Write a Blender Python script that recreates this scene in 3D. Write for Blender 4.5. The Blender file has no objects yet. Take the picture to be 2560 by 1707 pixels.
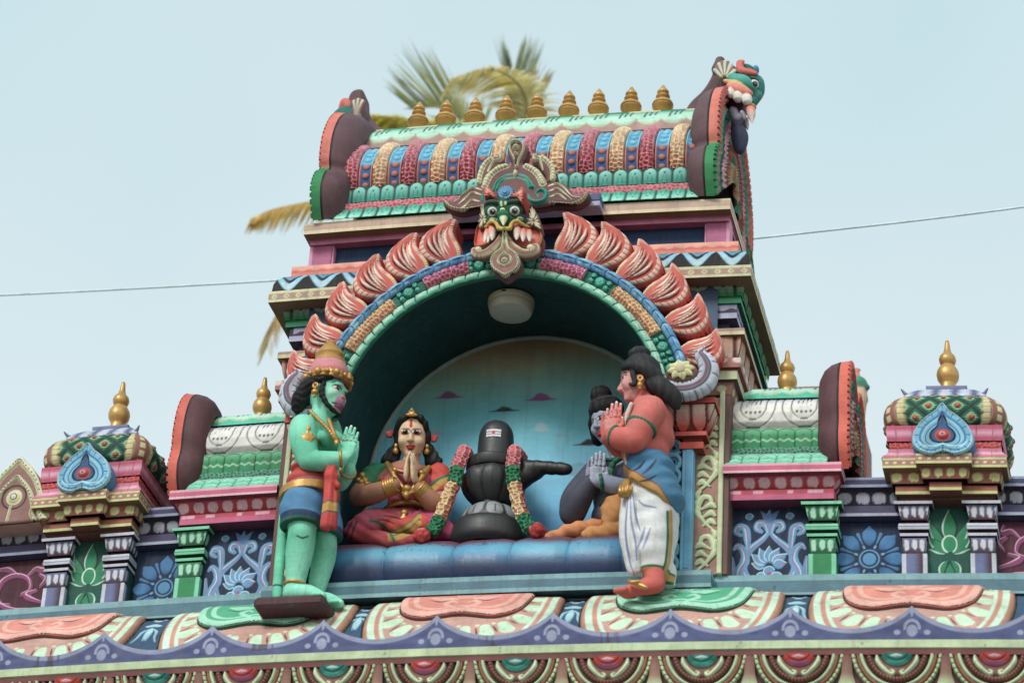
import bpy, math, random
import numpy as np
from mathutils import Matrix, Vector
# ---------------------------------------------------------------- camera, sky, sun, exposure
S = bpy.context.scene
COL = S.collection
FPX, PITCH, YAW, ROLL = 7560.46, 0.523869, -0.2523486, 0.0615113      # focal length in photo pixels and view angles, radians
BC, BX = 0.0152863, -0.7758915                                        # the parapet is very slightly curved in plan
GZ = -8.9                                                             # street level
cy_, sy_, cp_, sp_ = math.cos(YAW), math.sin(YAW), math.cos(PITCH), math.sin(PITCH)
FW = np.array([sy_*cp_, cy_*cp_, sp_]); RT = np.array([cy_, -sy_, 0.]); UP = np.cross(RT, FW)
cr_, sr_ = math.cos(ROLL), math.sin(ROLL)
RT, UP = cr_*RT + sr_*UP, -sr_*RT + cr_*UP
CAM = np.array([3.88659997, -14.51271636, -7.17926758])
cam = bpy.data.cameras.new('camera'); cam.sensor_width = 36; cam.lens = FPX/2560*36; cam.clip_end = 5000; cam.clip_start = .1
co = bpy.data.objects.new('camera', cam); COL.objects.link(co); S.camera = co
co.matrix_world = Matrix([[RT[0], UP[0], -FW[0], CAM[0]], [RT[1], UP[1], -FW[1], CAM[1]], [RT[2], UP[2], -FW[2], CAM[2]], [0, 0, 0, 1]])
cam.dof.use_dof = True; cam.dof.focus_distance = 17.5; cam.dof.aperture_fstop = 2.0
SUN_EL, SUN_AZ = math.radians(38), math.radians(-18)                  # azimuth from the facade normal, negative = from the left
w = bpy.data.worlds.new('World'); S.world = w; w.use_nodes = True
nt = w.node_tree; nt.nodes.clear()
sky = nt.nodes.new('ShaderNodeTexSky'); sky.sky_type = 'NISHITA'; sky.sun_disc = False
sky.sun_elevation = SUN_EL; sky.sun_rotation = math.radians(180) + SUN_AZ
sky.air_density = 1.2; sky.dust_density = 5; sky.ozone_density = 1.5
mx = nt.nodes.new('ShaderNodeMixRGB'); mx.inputs[0].default_value = .8
# thin veil of haze over the blue: paler towards the horizon, faintly uneven
wt = nt.nodes.new('ShaderNodeTexCoord'); wsx = nt.nodes.new('ShaderNodeSeparateXYZ'); nt.links.new(wt.outputs['Generated'], wsx.inputs[0])
wn = nt.nodes.new('ShaderNodeTexNoise'); wn.inputs['Scale'].default_value = 5; wn.inputs['Detail'].default_value = 3; nt.links.new(wt.outputs['Generated'], wn.inputs['Vector'])
wa = nt.nodes.new('ShaderNodeMath'); wa.operation = 'MULTIPLY_ADD'; wa.inputs[1].default_value = .22; nt.links.new(wn.outputs[0], wa.inputs[0]); nt.links.new(wsx.outputs['Z'], wa.inputs[2])
wr_ = nt.nodes.new('ShaderNodeMapRange'); wr_.inputs[1].default_value = .49; wr_.inputs[2].default_value = .76; nt.links.new(wa.outputs[0], wr_.inputs[0])
wv = nt.nodes.new('ShaderNodeMixRGB'); wv.inputs[1].default_value = (6.85, 7.4, 7.4, 1); wv.inputs[2].default_value = (4.75, 6.35, 6.7, 1); nt.links.new(wr_.outputs[0], wv.inputs[0]); nt.links.new(wv.outputs[0], mx.inputs[2])
bg = nt.nodes.new('ShaderNodeBackground'); bg.inputs[1].default_value = .1
ou = nt.nodes.new('ShaderNodeOutputWorld')
nt.links.new(sky.outputs[0], mx.inputs[1]); nt.links.new(mx.outputs[0], bg.inputs[0]); nt.links.new(bg.outputs[0], ou.inputs[0])
sl = bpy.data.lights.new('sun', 'SUN'); sl.energy = 1.5; sl.angle = math.radians(16); sl.color = (1, .95, .88)
so = bpy.data.objects.new('sun', sl); COL.objects.link(so)
sd = Vector((math.sin(SUN_AZ)*math.cos(SUN_EL), -math.cos(SUN_AZ)*math.cos(SUN_EL), math.sin(SUN_EL)))
so.rotation_euler = sd.to_track_quat('Z', 'Y').to_euler()
S.view_settings.view_transform = 'Standard'; S.view_settings.look = 'None'; S.view_settings.exposure = .46; S.view_settings.gamma = 1
S.cycles.max_bounces = 6; S.cycles.use_denoising = True
# ---------------------------------------------------------------- small helpers
PI = math.pi
rng = np.random.default_rng(7)
def bend(x): return BC*(np.asarray(x)-BX)**2
def P(px, py, Y, k=2560/2352):
    """Point of the plane Y seen at a spot of the photograph (2352-wide reading)."""
    d = FW + RT*(px*k-1280)/FPX - UP*(py*k-853.5)/FPX; x = 0.
    for _ in range(6):
        t = (Y+bend(x)-CAM[1])/d[1]; X = CAM+d*t; x = X[0]
    return np.array([X[0], Y, X[2]])
def lin(v):
    v = np.asarray(v, float)/255.; return np.where(v <= .04045, v/12.92, ((v+.055)/1.055)**2.4)
def c(r, g, b):
    v = lin((r, g, b)); y = v@np.array([.3, .6, .1]); return (v*.84+y*.16)*np.array([.95, .98, .98])+.006      # sun-faded, chalky paint
def lerp(a, b, t):
    t = np.clip(t, 0, 1); return a*(1-t[..., None])+b*t[..., None] if isinstance(t, np.ndarray) and t.ndim else a*(1-t)+b*t
def sst(a, b, x): t = np.clip((x-a)/(b-a), 0, 1); return t*t*(3-2*t)
def spline(pts, n=8, closed=False):
    p = np.array(pts, float)
    if len(p) < 3 and not closed: return np.array([p[0]+(p[-1]-p[0])*t for t in np.linspace(0, 1, n+1)])
    if closed: q = np.vstack([p[-1:], p, p[:2]])
    else: q = np.vstack([2*p[0]-p[1], p, 2*p[-1]-p[-2]])
    out = []
    for i in range(1, len(q)-2):
        a, b, cc, d = q[i-1], q[i], q[i+1], q[i+2]
        for t in np.linspace(0, 1, n, endpoint=False):
            out.append(.5*((2*b)+(-a+cc)*t+(2*a-5*b+4*cc-d)*t*t+(-a+3*b-3*cc+d)*t**3))
    if not closed: out.append(p[-1])
    return np.array(out)
def hash2(i, j, k=0):
    h = np.sin(i*127.1+j*311.7+k*74.7)*43758.5453; return h-np.floor(h)
def worley(u, v):
    iu, iv = np.floor(u), np.floor(v); f1 = np.full(u.shape, 9.); f2 = f1.copy()
    for a in (-1, 0, 1):
        for b in (-1, 0, 1):
            x, y = iu+a, iv+b; d = np.hypot(x+.15+.7*hash2(x, y)-u, y+.15+.7*hash2(x, y, 1)-v)
            n = d < f1; f2 = np.where(n, f1, np.minimum(f2, d)); f1 = np.where(n, d, f1)
    return f1, f2
def vnoise(u, v, k=0):
    iu, iv = np.floor(u), np.floor(v); a, b = u-iu, v-iv; a = a*a*(3-2*a); b = b*b*(3-2*b)
    return (hash2(iu, iv, k)*(1-a)+hash2(iu+1, iv, k)*a)*(1-b)+(hash2(iu, iv+1, k)*(1-a)+hash2(iu+1, iv+1, k)*a)*b
# ---------------------------------------------------------------- materials: every colour is a paint colour stored with the mesh
MATS = {}
def paint(name, rough=.62, bump=.45, metal=0., spec=.28, fine=55., vary=.2, grime=.42, coat=0.):
    if name in MATS: return MATS[name]
    m = bpy.data.materials.new(name); m.use_nodes = True; t = m.node_tree; n = t.nodes; b = n['Principled BSDF']; L = t.links.new
    at = n.new('ShaderNodeAttribute'); at.attribute_name = 'Col'
    tc = n.new('ShaderNodeNewGeometry')
    def noise(sc, det, ro=.6):
        x = n.new('ShaderNodeTexNoise'); x.inputs['Scale'].default_value = sc; x.inputs['Detail'].default_value = det; x.inputs['Roughness'].default_value = ro
        L(tc.outputs['Position'], x.inputs['Vector']); return x
    n1, n2, n3 = noise(7, 5), noise(fine, 4, .7), noise(23, 6, .75)
    # stretched noises: rain runs down the plaster and sideways brush marks
    def stretched(sx, sz, det):
        mp = n.new('ShaderNodeMapping'); mp.inputs['Scale'].default_value = (sx, sx, sz); L(tc.outputs['Position'], mp.inputs['Vector']); x = noise(1, det, .65); L(mp.outputs[0], x.inputs['Vector']); return x
    n4, n5 = stretched(34, 2.2, 5), stretched(12, 55, 5)
    mr = n.new('ShaderNodeMapRange'); mr.inputs[1].default_value = .3; mr.inputs[2].default_value = .7; mr.inputs[3].default_value = 1-vary; mr.inputs[4].default_value = 1+vary*.6
    L(n1.outputs[0], mr.inputs[0])
    mu = n.new('ShaderNodeMixRGB'); mu.blend_type = 'MULTIPLY'; mu.inputs[0].default_value = 1; L(at.outputs['Color'], mu.inputs[1]); L(mr.outputs[0], mu.inputs[2])
    # worn, dusty specks
    g = n.new('ShaderNodeMapRange'); g.inputs[1].default_value = .64; g.inputs[2].default_value = .74; g.inputs[3].default_value = 0; g.inputs[4].default_value = grime; L(n3.outputs[0], g.inputs[0])
    g4 = n.new('ShaderNodeMapRange'); g4.inputs[1].default_value = .52; g4.inputs[2].default_value = .72; g4.inputs[4].default_value = grime*.75; L(n4.outputs[0], g4.inputs[0])
    br = n.new('ShaderNodeMapRange'); br.inputs[1].default_value = .3; br.inputs[2].default_value = .7; br.inputs[3].default_value = 1-vary*.35; br.inputs[4].default_value = 1+vary*.3; L(n5.outputs[0], br.inputs[0])
    mb = n.new('ShaderNodeMixRGB'); mb.blend_type = 'MULTIPLY'; mb.inputs[0].default_value = 1; L(mu.outputs[0], mb.inputs[1]); L(br.outputs[0], mb.inputs[2])
    ms = n.new('ShaderNodeMixRGB'); L(g4.outputs[0], ms.inputs[0]); L(mb.outputs[0], ms.inputs[1]); ms.inputs[2].default_value = (.13, .12, .11, 1); mu = ms
    m2 = n.new('ShaderNodeMixRGB'); L(g.outputs[0], m2.inputs[0]); L(mu.outputs[0], m2.inputs[1]); m2.inputs[2].default_value = (.16, .13, .11, 1)
    L(m2.outputs[0], b.inputs['Base Color'])
    rr = n.new('ShaderNodeMapRange'); rr.inputs[3].default_value = rough-.1; rr.inputs[4].default_value = rough+.18; L(n2.outputs[0], rr.inputs[0]); L(rr.outputs[0], b.inputs['Roughness'])
    b.inputs['Metallic'].default_value = metal; b.inputs['Specular IOR Level'].default_value = spec
    if bump:
        bp = n.new('ShaderNodeBump'); bp.inputs['Strength'].default_value = bump; bp.inputs['Distance'].default_value = .004
        ad = n.new('ShaderNodeMath'); ad.operation = 'ADD'; L(n2.outputs[0], ad.inputs[0]); L(n3.outputs[0], ad.inputs[1]); L(ad.outputs[0], bp.inputs['Height']); L(bp.outputs[0], b.inputs['Normal'])
    MATS[name] = m; return m
PNT = paint('painted_plaster'); GLD = paint('gold_paint', .36, .2, .45, .5, 60, .2, .45); BLK = paint('black_stone_paint', .42, .3, 0, .5, 80, .25, .25)
DULL = paint('dull_paint', .8, .2, 0, .2); LAMP = paint('lamp_plastic', .35, 0, 0, .5, vary=.05, grime=.1)
# ---------------------------------------------------------------- mesh building
class M:
    def __init__(s): s.V = []; s.F = []; s.C = []; s.n = 0
    def add(s, V, F, C):
        V = np.asarray(V, float).reshape(-1, 3); C = np.asarray(C, float)
        if C.ndim == 1: C = np.tile(C, (len(V), 1))
        s.V.append(V); s.C.append(C.reshape(-1, 3)); s.F.append(np.asarray(F, int)+s.n); s.n += len(V); return s
    def grid(s, X, C, keep=None, wrapu=False):
        """X (ny,nx,3); C (ny,nx,3) or one colour."""
        ny, nx = X.shape[:2]; I = np.arange(ny*nx).reshape(ny, nx)
        if wrapu: I = np.hstack([I, I[:, :1]])
        F = np.stack([I[:-1, :-1], I[:-1, 1:], I[1:, 1:], I[1:, :-1]], -1)
        if keep is not None: F = F[keep[:-1, :-1] & keep[1:, 1:] & keep[1:, :-1] & keep[:-1, 1:]]
        C = np.asarray(C, float)
        return s.add(X.reshape(-1, 3), F.reshape(-1, 4), C if C.ndim == 1 else np.broadcast_to(C, X.shape).reshape(-1, 3))
    def box(s, x0, x1, y0, y1, z0, z1, col, bev=.004):
        b = min(bev, (x1-x0)/3, (y1-y0)/3, (z1-z0)/3); X = []
        for q in ((0, b, b), (b, 0, b), (b, b, 0)):
            for ix in (0, 1):
                for iy in (0, 1):
                    for iz in (0, 1):
                        X.append(((x0+q[0], x1-q[0])[ix], (y0+q[1], y1-q[1])[iy], (z0+q[2], z1-q[2])[iz]))
        i = lambda g, a, d, e: g*8+a*4+d*2+e
        F = []
        for a in (0, 1):
            F += [(i(0, a, 0, 0), i(0, a, 1, 0), i(0, a, 1, 1), i(0, a, 0, 1)), (i(1, 0, a, 0), i(1, 1, a, 0), i(1, 1, a, 1), i(1, 0, a, 1)), (i(2, 0, 0, a), i(2, 1, 0, a), i(2, 1, 1, a), i(2, 0, 1, a))]
            for d in (0, 1):
                F += [(i(0, a, d, 0), i(0, a, d, 1), i(1, a, d, 1), i(1, a, d, 0)), (i(0, a, 0, d), i(0, a, 1, d), i(2, a, 1, d), i(2, a, 0, d)), (i(1, 0, a, d), i(1, 1, a, d), i(2, 1, a, d), i(2, 0, a, d))]
                for e in (0, 1): F.append((i(0, a, d, e), i(1, a, d, e), i(2, a, d, e), i(2, a, d, e)))
        return s.add(X, F, col)
    def lathe(s, prof, ctr, cols, n=32, fn=None, ax=None, sub=0):
        """prof [(r,z)...] round a vertical axis through ctr; cols one colour or one per point; fn(theta,r,z)->(colour,dr)."""
        p = np.array(prof, float)
        if sub: p = spline(p, sub)
        th = np.linspace(0, 2*PI, n, endpoint=False); R = p[:, 0][:, None]; Z = p[:, 1][:, None]; T = th[None, :]
        C = np.asarray(cols, float)
        C = np.broadcast_to(C if C.ndim == 1 else C[:, None, :], (len(p), n, 3)); D = 0
        if fn is not None: C, D = fn(np.broadcast_to(T, (len(p), n)), np.broadcast_to(R, (len(p), n)), np.broadcast_to(Z, (len(p), n)), C)
        A = np.stack([(R+D)*np.cos(T), (R+D)*np.sin(T), np.broadcast_to(Z, (len(p), n))], -1)
        if ax is not None: A = A@np.array(Vector(ax).to_track_quat('Z', 'Y').to_matrix()).T
        return s.grid(A+np.array(ctr), C, wrapu=True)
    def ball(s, ctr, r, col, n=14, m=8):
        r = np.broadcast_to(np.array(r, float), 3); ph = np.linspace(-PI/2, PI/2, m); th = np.linspace(0, 2*PI, n, endpoint=False)
        X = np.stack([np.cos(ph)[:, None]*np.cos(th), np.cos(ph)[:, None]*np.sin(th), np.sin(ph)[:, None]+0*th], -1)*r+np.array(ctr)
        return s.grid(X, col, wrapu=True)
    def tube(s, pts, rad, col, n=10, sub=6, flat=1., fl_ax=None, caps=True, fn=None):
        p = spline(pts, sub) if sub else np.array(pts, float); k = len(p)
        rad = np.interp(np.linspace(0, 1, k), np.linspace(0, 1, len(np.atleast_1d(rad))), np.atleast_1d(rad)) if np.ndim(rad) else np.full(k, rad)
        t = np.gradient(p, axis=0); t /= np.linalg.norm(t, axis=1)[:, None]+1e-9
        a = np.array(fl_ax if fl_ax is not None else (0, 1, 0), float)
        if fl_ax is None and abs(t@a).max() > .95: a = np.array((.3, .2, 1.))
        b = a-(t@a)[:, None]*t; b /= np.linalg.norm(b, axis=1)[:, None]+1e-9; d = np.cross(t, b)
        th = np.linspace(0, 2*PI, n, endpoint=False)
        rr = rad[:, None]*np.ones(n); C = np.asarray(col, float)
        if C.ndim == 2 and len(C) != k: C = np.stack([np.interp(np.linspace(0, 1, k), np.linspace(0, 1, len(C)), C[:, q]) for q in range(3)], -1)
        C = np.broadcast_to(C if C.ndim == 1 else C[:, None, :], (k, n, 3))
        if fn is not None:
            L = np.concatenate([[0], np.cumsum(np.linalg.norm(np.diff(p, axis=0), axis=1))])
            C, dr = fn(np.broadcast_to(L[:, None], (k, n)), np.broadcast_to(th, (k, n)), rr, C); rr = rr+dr
        X = p[:, None]+rr[..., None]*(np.cos(th)[None, :, None]*b[:, None]*flat+np.sin(th)[None, :, None]*d[:, None])
        s.grid(X, C, wrapu=True)
        if caps:
            for e in (0, -1):
                ce = C[e].mean(0) if C.ndim == 3 else C
                s.add(np.vstack([X[e], p[e][None]+(t[e]*(-.5 if e == 0 else .5)*rad[e])[None]]), [(i, (i+1) % n, n, n) for i in range(n)], ce)
        return s
    def prism(s, out, y0, y1, col, side=None, frame=None, bev=0.):
        """Outline in (u,v) pulled from depth y0 (front) to y1; frame maps (u,v,d)->xyz, default x,z and y=d."""
        o = np.array(out, float); fr = frame or (lambda u, v, d: np.stack([u, d, v], -1)); n = len(o)
        side = col if side is None else side
        from mathutils.geometry import tessellate_polygon
        if bev:
            a = np.roll(o, 1, 0)-o; b = np.roll(o, -1, 0)-o; a /= np.linalg.norm(a, axis=1)[:, None]+1e-9; b /= np.linalg.norm(b, axis=1)[:, None]+1e-9
            nn = np.stack([b[:, 1]-a[:, 1], a[:, 0]-b[:, 0]], -1); nn /= np.linalg.norm(nn, axis=1)[:, None]+1e-9
            ar = np.sum(o[:, 0]*np.roll(o[:, 1], -1)-o[:, 1]*np.roll(o[:, 0], -1)); nn *= np.sign(ar)
            oi = o-nn*bev if np.linalg.norm((o-nn*bev)-o.mean(0), axis=1).mean() < np.linalg.norm(o-o.mean(0), axis=1).mean() else o+nn*bev
        else: oi = o
        T = [tuple(t) for t in tessellate_polygon([[Vector((q[0], q[1], 0)) for q in oi]])]
        T = [(t[0], t[1], t[2], t[2]) for t in T]
        dz = (y1-y0)*0+bev*np.sign(y1-y0)
        s.add(fr(oi[:, 0], oi[:, 1], np.full(n, y0)), T, col)
        if y1 != y0:
            R = [fr(oi[:, 0], oi[:, 1], np.full(n, y0)), fr(o[:, 0], o[:, 1], np.full(n, y0+dz)), fr(o[:, 0], o[:, 1], np.full(n, y1))]
            if not bev: R = R[1:]
            s.grid(np.stack(R), side, wrapu=True); s.add(fr(o[:, 0], o[:, 1], np.full(n, y1)), [tuple(t) for t in ([(a, b, d, d) for a, b, d, _ in T])], side)
        return s
WL = {}
def obj(name, m, mat=None, parent=None, org=None, sharp=38, label=None):
    """Link the collected geometry as one mesh object (coordinates are world, before the plan curve)."""
    V = np.vstack(m.V); C = np.vstack(m.C); V = V.copy(); V[:, 1] += bend(V[:, 0])
    o_ = WL[parent.name] if parent is not None and org is None else (np.array(org if org is not None else (0, 0, 0), float)+np.array([0, float(bend(org[0])) if org is not None else 0, 0]))
    Q = [f for f in m.F if len(f)]; F4 = np.vstack([f if f.shape[1] == 4 else np.hstack([f, f[:, 2:3]]) for f in Q])
    tri = F4[:, 3] == F4[:, 2]
    lt = np.where(tri, 3, 4); idx = F4[np.stack([np.ones_like(tri), np.ones_like(tri), np.ones_like(tri), ~tri], -1)]
    me = bpy.data.meshes.new(name); me.vertices.add(len(V)); me.vertices.foreach_set('co', (V-o_).astype(np.float32).ravel())
    me.loops.add(len(idx)); me.loops.foreach_set('vertex_index', idx.astype(np.int32)); me.polygons.add(len(lt))
    me.polygons.foreach_set('loop_start', np.concatenate([[0], np.cumsum(lt)[:-1]]).astype(np.int32)); me.polygons.foreach_set('loop_total', lt.astype(np.int32))
    me.update(calc_edges=True); me.validate()
    a = me.attributes.new('Col', 'FLOAT_COLOR', 'POINT'); a.data.foreach_set('color', np.hstack([np.clip(C, 0, 1), np.ones((len(C), 1))]).astype(np.float32).ravel())
    me.polygons.foreach_set('use_smooth', np.ones(len(me.polygons), bool)); me.set_sharp_from_angle(angle=math.radians(sharp))
    me.materials.append(mat or PNT)
    o = bpy.data.objects.new(name, me); COL.objects.link(o); WL[o.name] = o_
    if parent is not None: o.parent = parent; o.location = o_-WL[parent.name]
    else: o.location = o_
    if label: o['label'] = label
    return o
def tag(o, label, cat, group=None, kind=None):
    if label: o['label'] = label
    if cat: o['category'] = cat
    if group: o['group'] = group
    if kind: o['kind'] = kind
    return o
def thing(name, label, cat, org, group=None):
    o = bpy.data.objects.new(name, None); COL.objects.link(o); o.empty_display_size = .1
    q = np.array(org, float); q[1] += float(bend(q[0])); o.location = q; WL[o.name] = q; return tag(o, label, cat, group)
# ---------------------------------------------------------------- brush painting on a rectangle (kept as coloured, slightly raised vertices)
class Cv:
    def __init__(s, u0, u1, v0, v1, res, col):
        nx, ny = max(2, int(round((u1-u0)/res))+1), max(2, int(round((v1-v0)/res))+1)
        s.u, s.v = np.linspace(u0, u1, nx), np.linspace(v0, v1, ny); s.U, s.V = np.meshgrid(s.u, s.v); s.res = max((u1-u0)/(nx-1), (v1-v0)/(ny-1))
        s.H = np.zeros(s.U.shape); s.C = np.broadcast_to(np.asarray(col(s.U, s.V) if callable(col) else col, float), s.U.shape+(3,)).copy()
    def _sl(s, lo, hi, m):
        a, b = np.searchsorted(s.u, lo[0]-m), np.searchsorted(s.u, hi[0]+m); d, e = np.searchsorted(s.v, lo[1]-m), np.searchsorted(s.v, hi[1]+m)
        return (slice(d, e), slice(a, b)) if b > a and e > d else None
    def _put(s, sl, sd, col, h, prof, soft):
        a = np.clip(.5-sd/(s.res*soft), 0, 1); cc = col(s.U[sl], s.V[sl]) if callable(col) else np.asarray(col)
        s.C[sl] = s.C[sl]*(1-a[..., None])+cc*a[..., None]
        if h: s.H[sl] = np.maximum(s.H[sl], h*prof) if h > 0 else s.H[sl]+4*h*prof
    def stroke(s, pts, w, col, h=0, sm=6, soft=1.):
        p = spline(pts, sm) if sm else np.array(pts, float); k = len(p)
        W = np.interp(np.linspace(0, 1, k), np.linspace(0, 1, len(w)), w)/2 if np.ndim(w) else np.full(k, w/2.)
        sl = s._sl(p.min(0), p.max(0), W.max()+2*s.res*soft)
        if sl is None: return s
        U, V = s.U[sl], s.V[sl]; best = np.full(U.shape, 9.); rr = np.full(U.shape, 1e-4)
        for i in range(k-1):
            a, d = p[i], p[i+1]-p[i]; L = d@d+1e-12; t = np.clip(((U-a[0])*d[0]+(V-a[1])*d[1])/L, 0, 1)
            r = W[i]*(1-t)+W[i+1]*t; q = np.hypot(U-a[0]-t*d[0], V-a[1]-t*d[1])-r; n = q < best; best = np.where(n, q, best); rr = np.where(n, r, rr)
        x = np.clip((best+rr)/np.maximum(rr, 1e-4), 0, 1); s._put(sl, best, col, h, np.sqrt(1-x*x)*np.minimum(1, rr/W.max()), soft); return s
    def poly(s, pts, col, h=0, bev=.008, sm=0, soft=1.):
        p = spline(pts, sm, True) if sm else np.array(pts, float); sl = s._sl(p.min(0), p.max(0), 2*s.res*soft)
        if sl is None: return s
        U, V = s.U[sl], s.V[sl]; ins = np.zeros(U.shape, bool); best = np.full(U.shape, 9.)
        for i in range(len(p)):
            a, b = p[i], p[(i+1) % len(p)]; d = b-a; t = np.clip(((U-a[0])*d[0]+(V-a[1])*d[1])/(d@d+1e-12), 0, 1)
            best = np.minimum(best, np.hypot(U-a[0]-t*d[0], V-a[1]-t*d[1]))
            if a[1] != b[1]: ins ^= ((a[1] > V) != (b[1] > V)) & (U < (b[0]-a[0])*(V-a[1])/(b[1]-a[1])+a[0])
        sd = np.where(ins, -best, best); s._put(sl, sd, col, h, np.sqrt(np.clip(1-(1-np.clip(-sd/bev, 0, 1))**2, 0, 1)), soft); return s
    def disc(s, ct, r, col, h=0, ry=None, soft=1.):
        ry = ry or r; sl = s._sl((ct[0]-r, ct[1]-ry), (ct[0]+r, ct[1]+ry), 2*s.res*soft)
        if sl is None: return s
        q = np.hypot((s.U[sl]-ct[0])/r, (s.V[sl]-ct[1])/ry); s._put(sl, (q-1)*min(r, ry), col, h, np.sqrt(np.clip(1-q*q, 0, 1)), soft); return s
    def ring(s, ct, r, w, col, h=0, a0=0, a1=360, n=24, ry=None):
        a = np.radians(np.linspace(a0, a1, n)); return s.stroke(np.stack([ct[0]+r*np.cos(a), ct[1]+(ry or r)*np.sin(a)], -1), w, col, h, 0)
    def leaf(s, p, q, wd, col, h=0, bow=0., edge=None, ew=.004, rib=None):
        """Pointed leaf from p to q, widest a bit past the middle."""
        p, q = np.array(p, float), np.array(q, float); d = q-p; n = np.array([-d[1], d[0]])
        f = lambda k, sg: p+d*k+n*(bow*4*k*(1-k))+sg*n/np.linalg.norm(d)*wd/2*math.sin(PI*k**.8)
        o = [f(k, 1) for k in np.linspace(0, 1, 10)]+[f(k, -1) for k in np.linspace(1, 0, 10)[1:-1]]
        s.poly(o, col, h, wd*.4)
        if edge is not None: s.stroke(o[1:10], ew, edge, 0, 0)
        if rib is not None: s.stroke([f(k, 0) for k in np.linspace(.1, .8, 6)], ew, rib, 0, 0)
        return s
    def mesh(s, m, fn=None, keep=None):
        X = fn(s.U, s.V, s.H) if fn else np.stack([s.U, -s.H, s.V], -1); return m.grid(X, s.C, keep)
def wallf(Y): return lambda U, V, H: np.stack([U, Y-H, V], -1)
# ---------------------------------------------------------------- mouldings mitred round a plan path
def arc(o0, z0, o1, z1, bulge, n=8):
    """Bowed profile between two (out,z) points."""
    t = np.linspace(0, 1, n); d = np.array([o1-o0, z1-z0]); nn = np.array([d[1], -d[0]]); nn = nn if nn[0] > 0 or (nn[0] == 0) else -nn
    return [(o0+d[0]*k+nn[0]*bulge*4*k*(1-k), z0+d[1]*k+nn[1]*bulge*4*k*(1-k)) for k in t]
def cornice(m, path, bands, du=.006, cap=None):
    """bands: (profile points [(out,z)...], colour | (colour,colour) gradient, pattern fn(s,t,L)->(colour,height) or None)"""
    p = np.array(path, float); d = np.diff(p, axis=0); Ls = np.linalg.norm(d, axis=1); d /= Ls[:, None]; nr = np.stack([d[:, 1], -d[:, 0]], -1)
    mit = [nr[0]]+[(nr[i]+nr[i+1])/(1+nr[i]@nr[i+1]) for i in range(len(nr)-1)]+[nr[-1]]
    for pts, col, fn in bands:
        q = np.array(pts, float)
        if fn is not None:
            l = np.concatenate([[0], np.cumsum(np.linalg.norm(np.diff(q, axis=0), axis=1))]); nv = max(3, int(l[-1]/du)+1); tt = np.linspace(0, l[-1], nv)
            q = np.stack([np.interp(tt, l, q[:, 0]), np.interp(tt, l, q[:, 1])], -1)
        g = np.gradient(q, axis=0); nz = np.stack([g[:, 1], -g[:, 0]], -1); nz /= np.linalg.norm(nz, axis=1)[:, None]+1e-9
        T = np.linspace(0, 1, len(q))
        for i in range(len(d)):
            nu = max(2, int(Ls[i]/(du if fn is not None else .25))+1); k = np.linspace(0, 1, nu)
            B = p[i]+(p[i+1]-p[i])*k[:, None]; N = mit[i]*(1-k[:, None])+mit[i+1]*k[:, None]
            if isinstance(col, tuple): C = lerp(col[0], col[1], T)[:, None]*np.ones((1, nu, 1))
            else: C = np.broadcast_to(np.asarray(col, float), (len(q), nu, 3))
            H = np.zeros((len(q), nu))
            if fn is not None: C, H = fn(k[None, :]*Ls[i]+q[:, 0][:, None]*(N@d[i])[None, :], np.broadcast_to(T[:, None], (len(q), nu)), Ls[i], C)
            O = q[:, 0][:, None]+H*nz[:, 0][:, None]; Z = q[:, 1][:, None]+H*nz[:, 1][:, None]
            X = np.stack([B[None, :, 0]+O*N[None, :, 0], B[None, :, 1]+O*N[None, :, 1], Z], -1); m.grid(X, C)
    return m
def upath(xc, hw, yf, yb):  return [(xc-hw, yb), (xc-hw, yf), (xc+hw, yf), (xc+hw, yb)]
# pattern helpers for cornice bands: s runs along, t across (0 bottom of the list, 1 end)
def fit(L, per): return L/max(1, round(L/per))
def p_dots(per, col, rx=.3, ry=.3, t0=.5, h=0.):
    def f(s, t, L, C):
        p = fit(L, per); q = np.hypot(((s/p) % 1-.5)/rx, (t-t0)/ry); a = np.clip((1-q)*4, 0, 1); return lerp(C, col, a), h*np.sqrt(np.clip(1-q*q, 0, 1))
    return f
def p_petal(per, light, mid, dark, h=.012, up=True, eye=True, brush=.0):
    """Row of round-ended lotus petals; rounded ends at t=1 when up else at t=0."""
    def f(s, t, L, C):
        p = fit(L, per); x = (s/p) % 1-.5; y = t if up else 1-t
        lim = np.where(y > .62, .46*np.sqrt(np.clip(1-((y-.62)/.36)**2, 0, 1)), .46); e = (lim-abs(x))
        a = np.clip(e/.07, 0, 1); C2 = lerp(lerp(mid, light, np.clip(y*1.5-.25, 0, 1)), C*0+dark, 1-a)
        if eye:
            q = np.hypot(x/.07, (y-.62)/.07); C2 = lerp(C2, dark, np.clip((1.2-q)*3, 0, 1)*.9)
            b = (abs(x) < .2) & (abs(x) > .05) & (y < .42)
            C2 = lerp(C2, dark, np.clip(1-abs(abs(x)-.13-.25*np.clip(.3-y, 0, 1))/.05, 0, 1)*(y < .5)*.8)
        if brush: C2 = lerp(C2, light, np.clip(1-abs(y-.35-.05*np.sin(x*9))/.07, 0, 1)*brush)
        return C2, h*np.sqrt(np.clip(e/.46, 0, 1))
    return f
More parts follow.
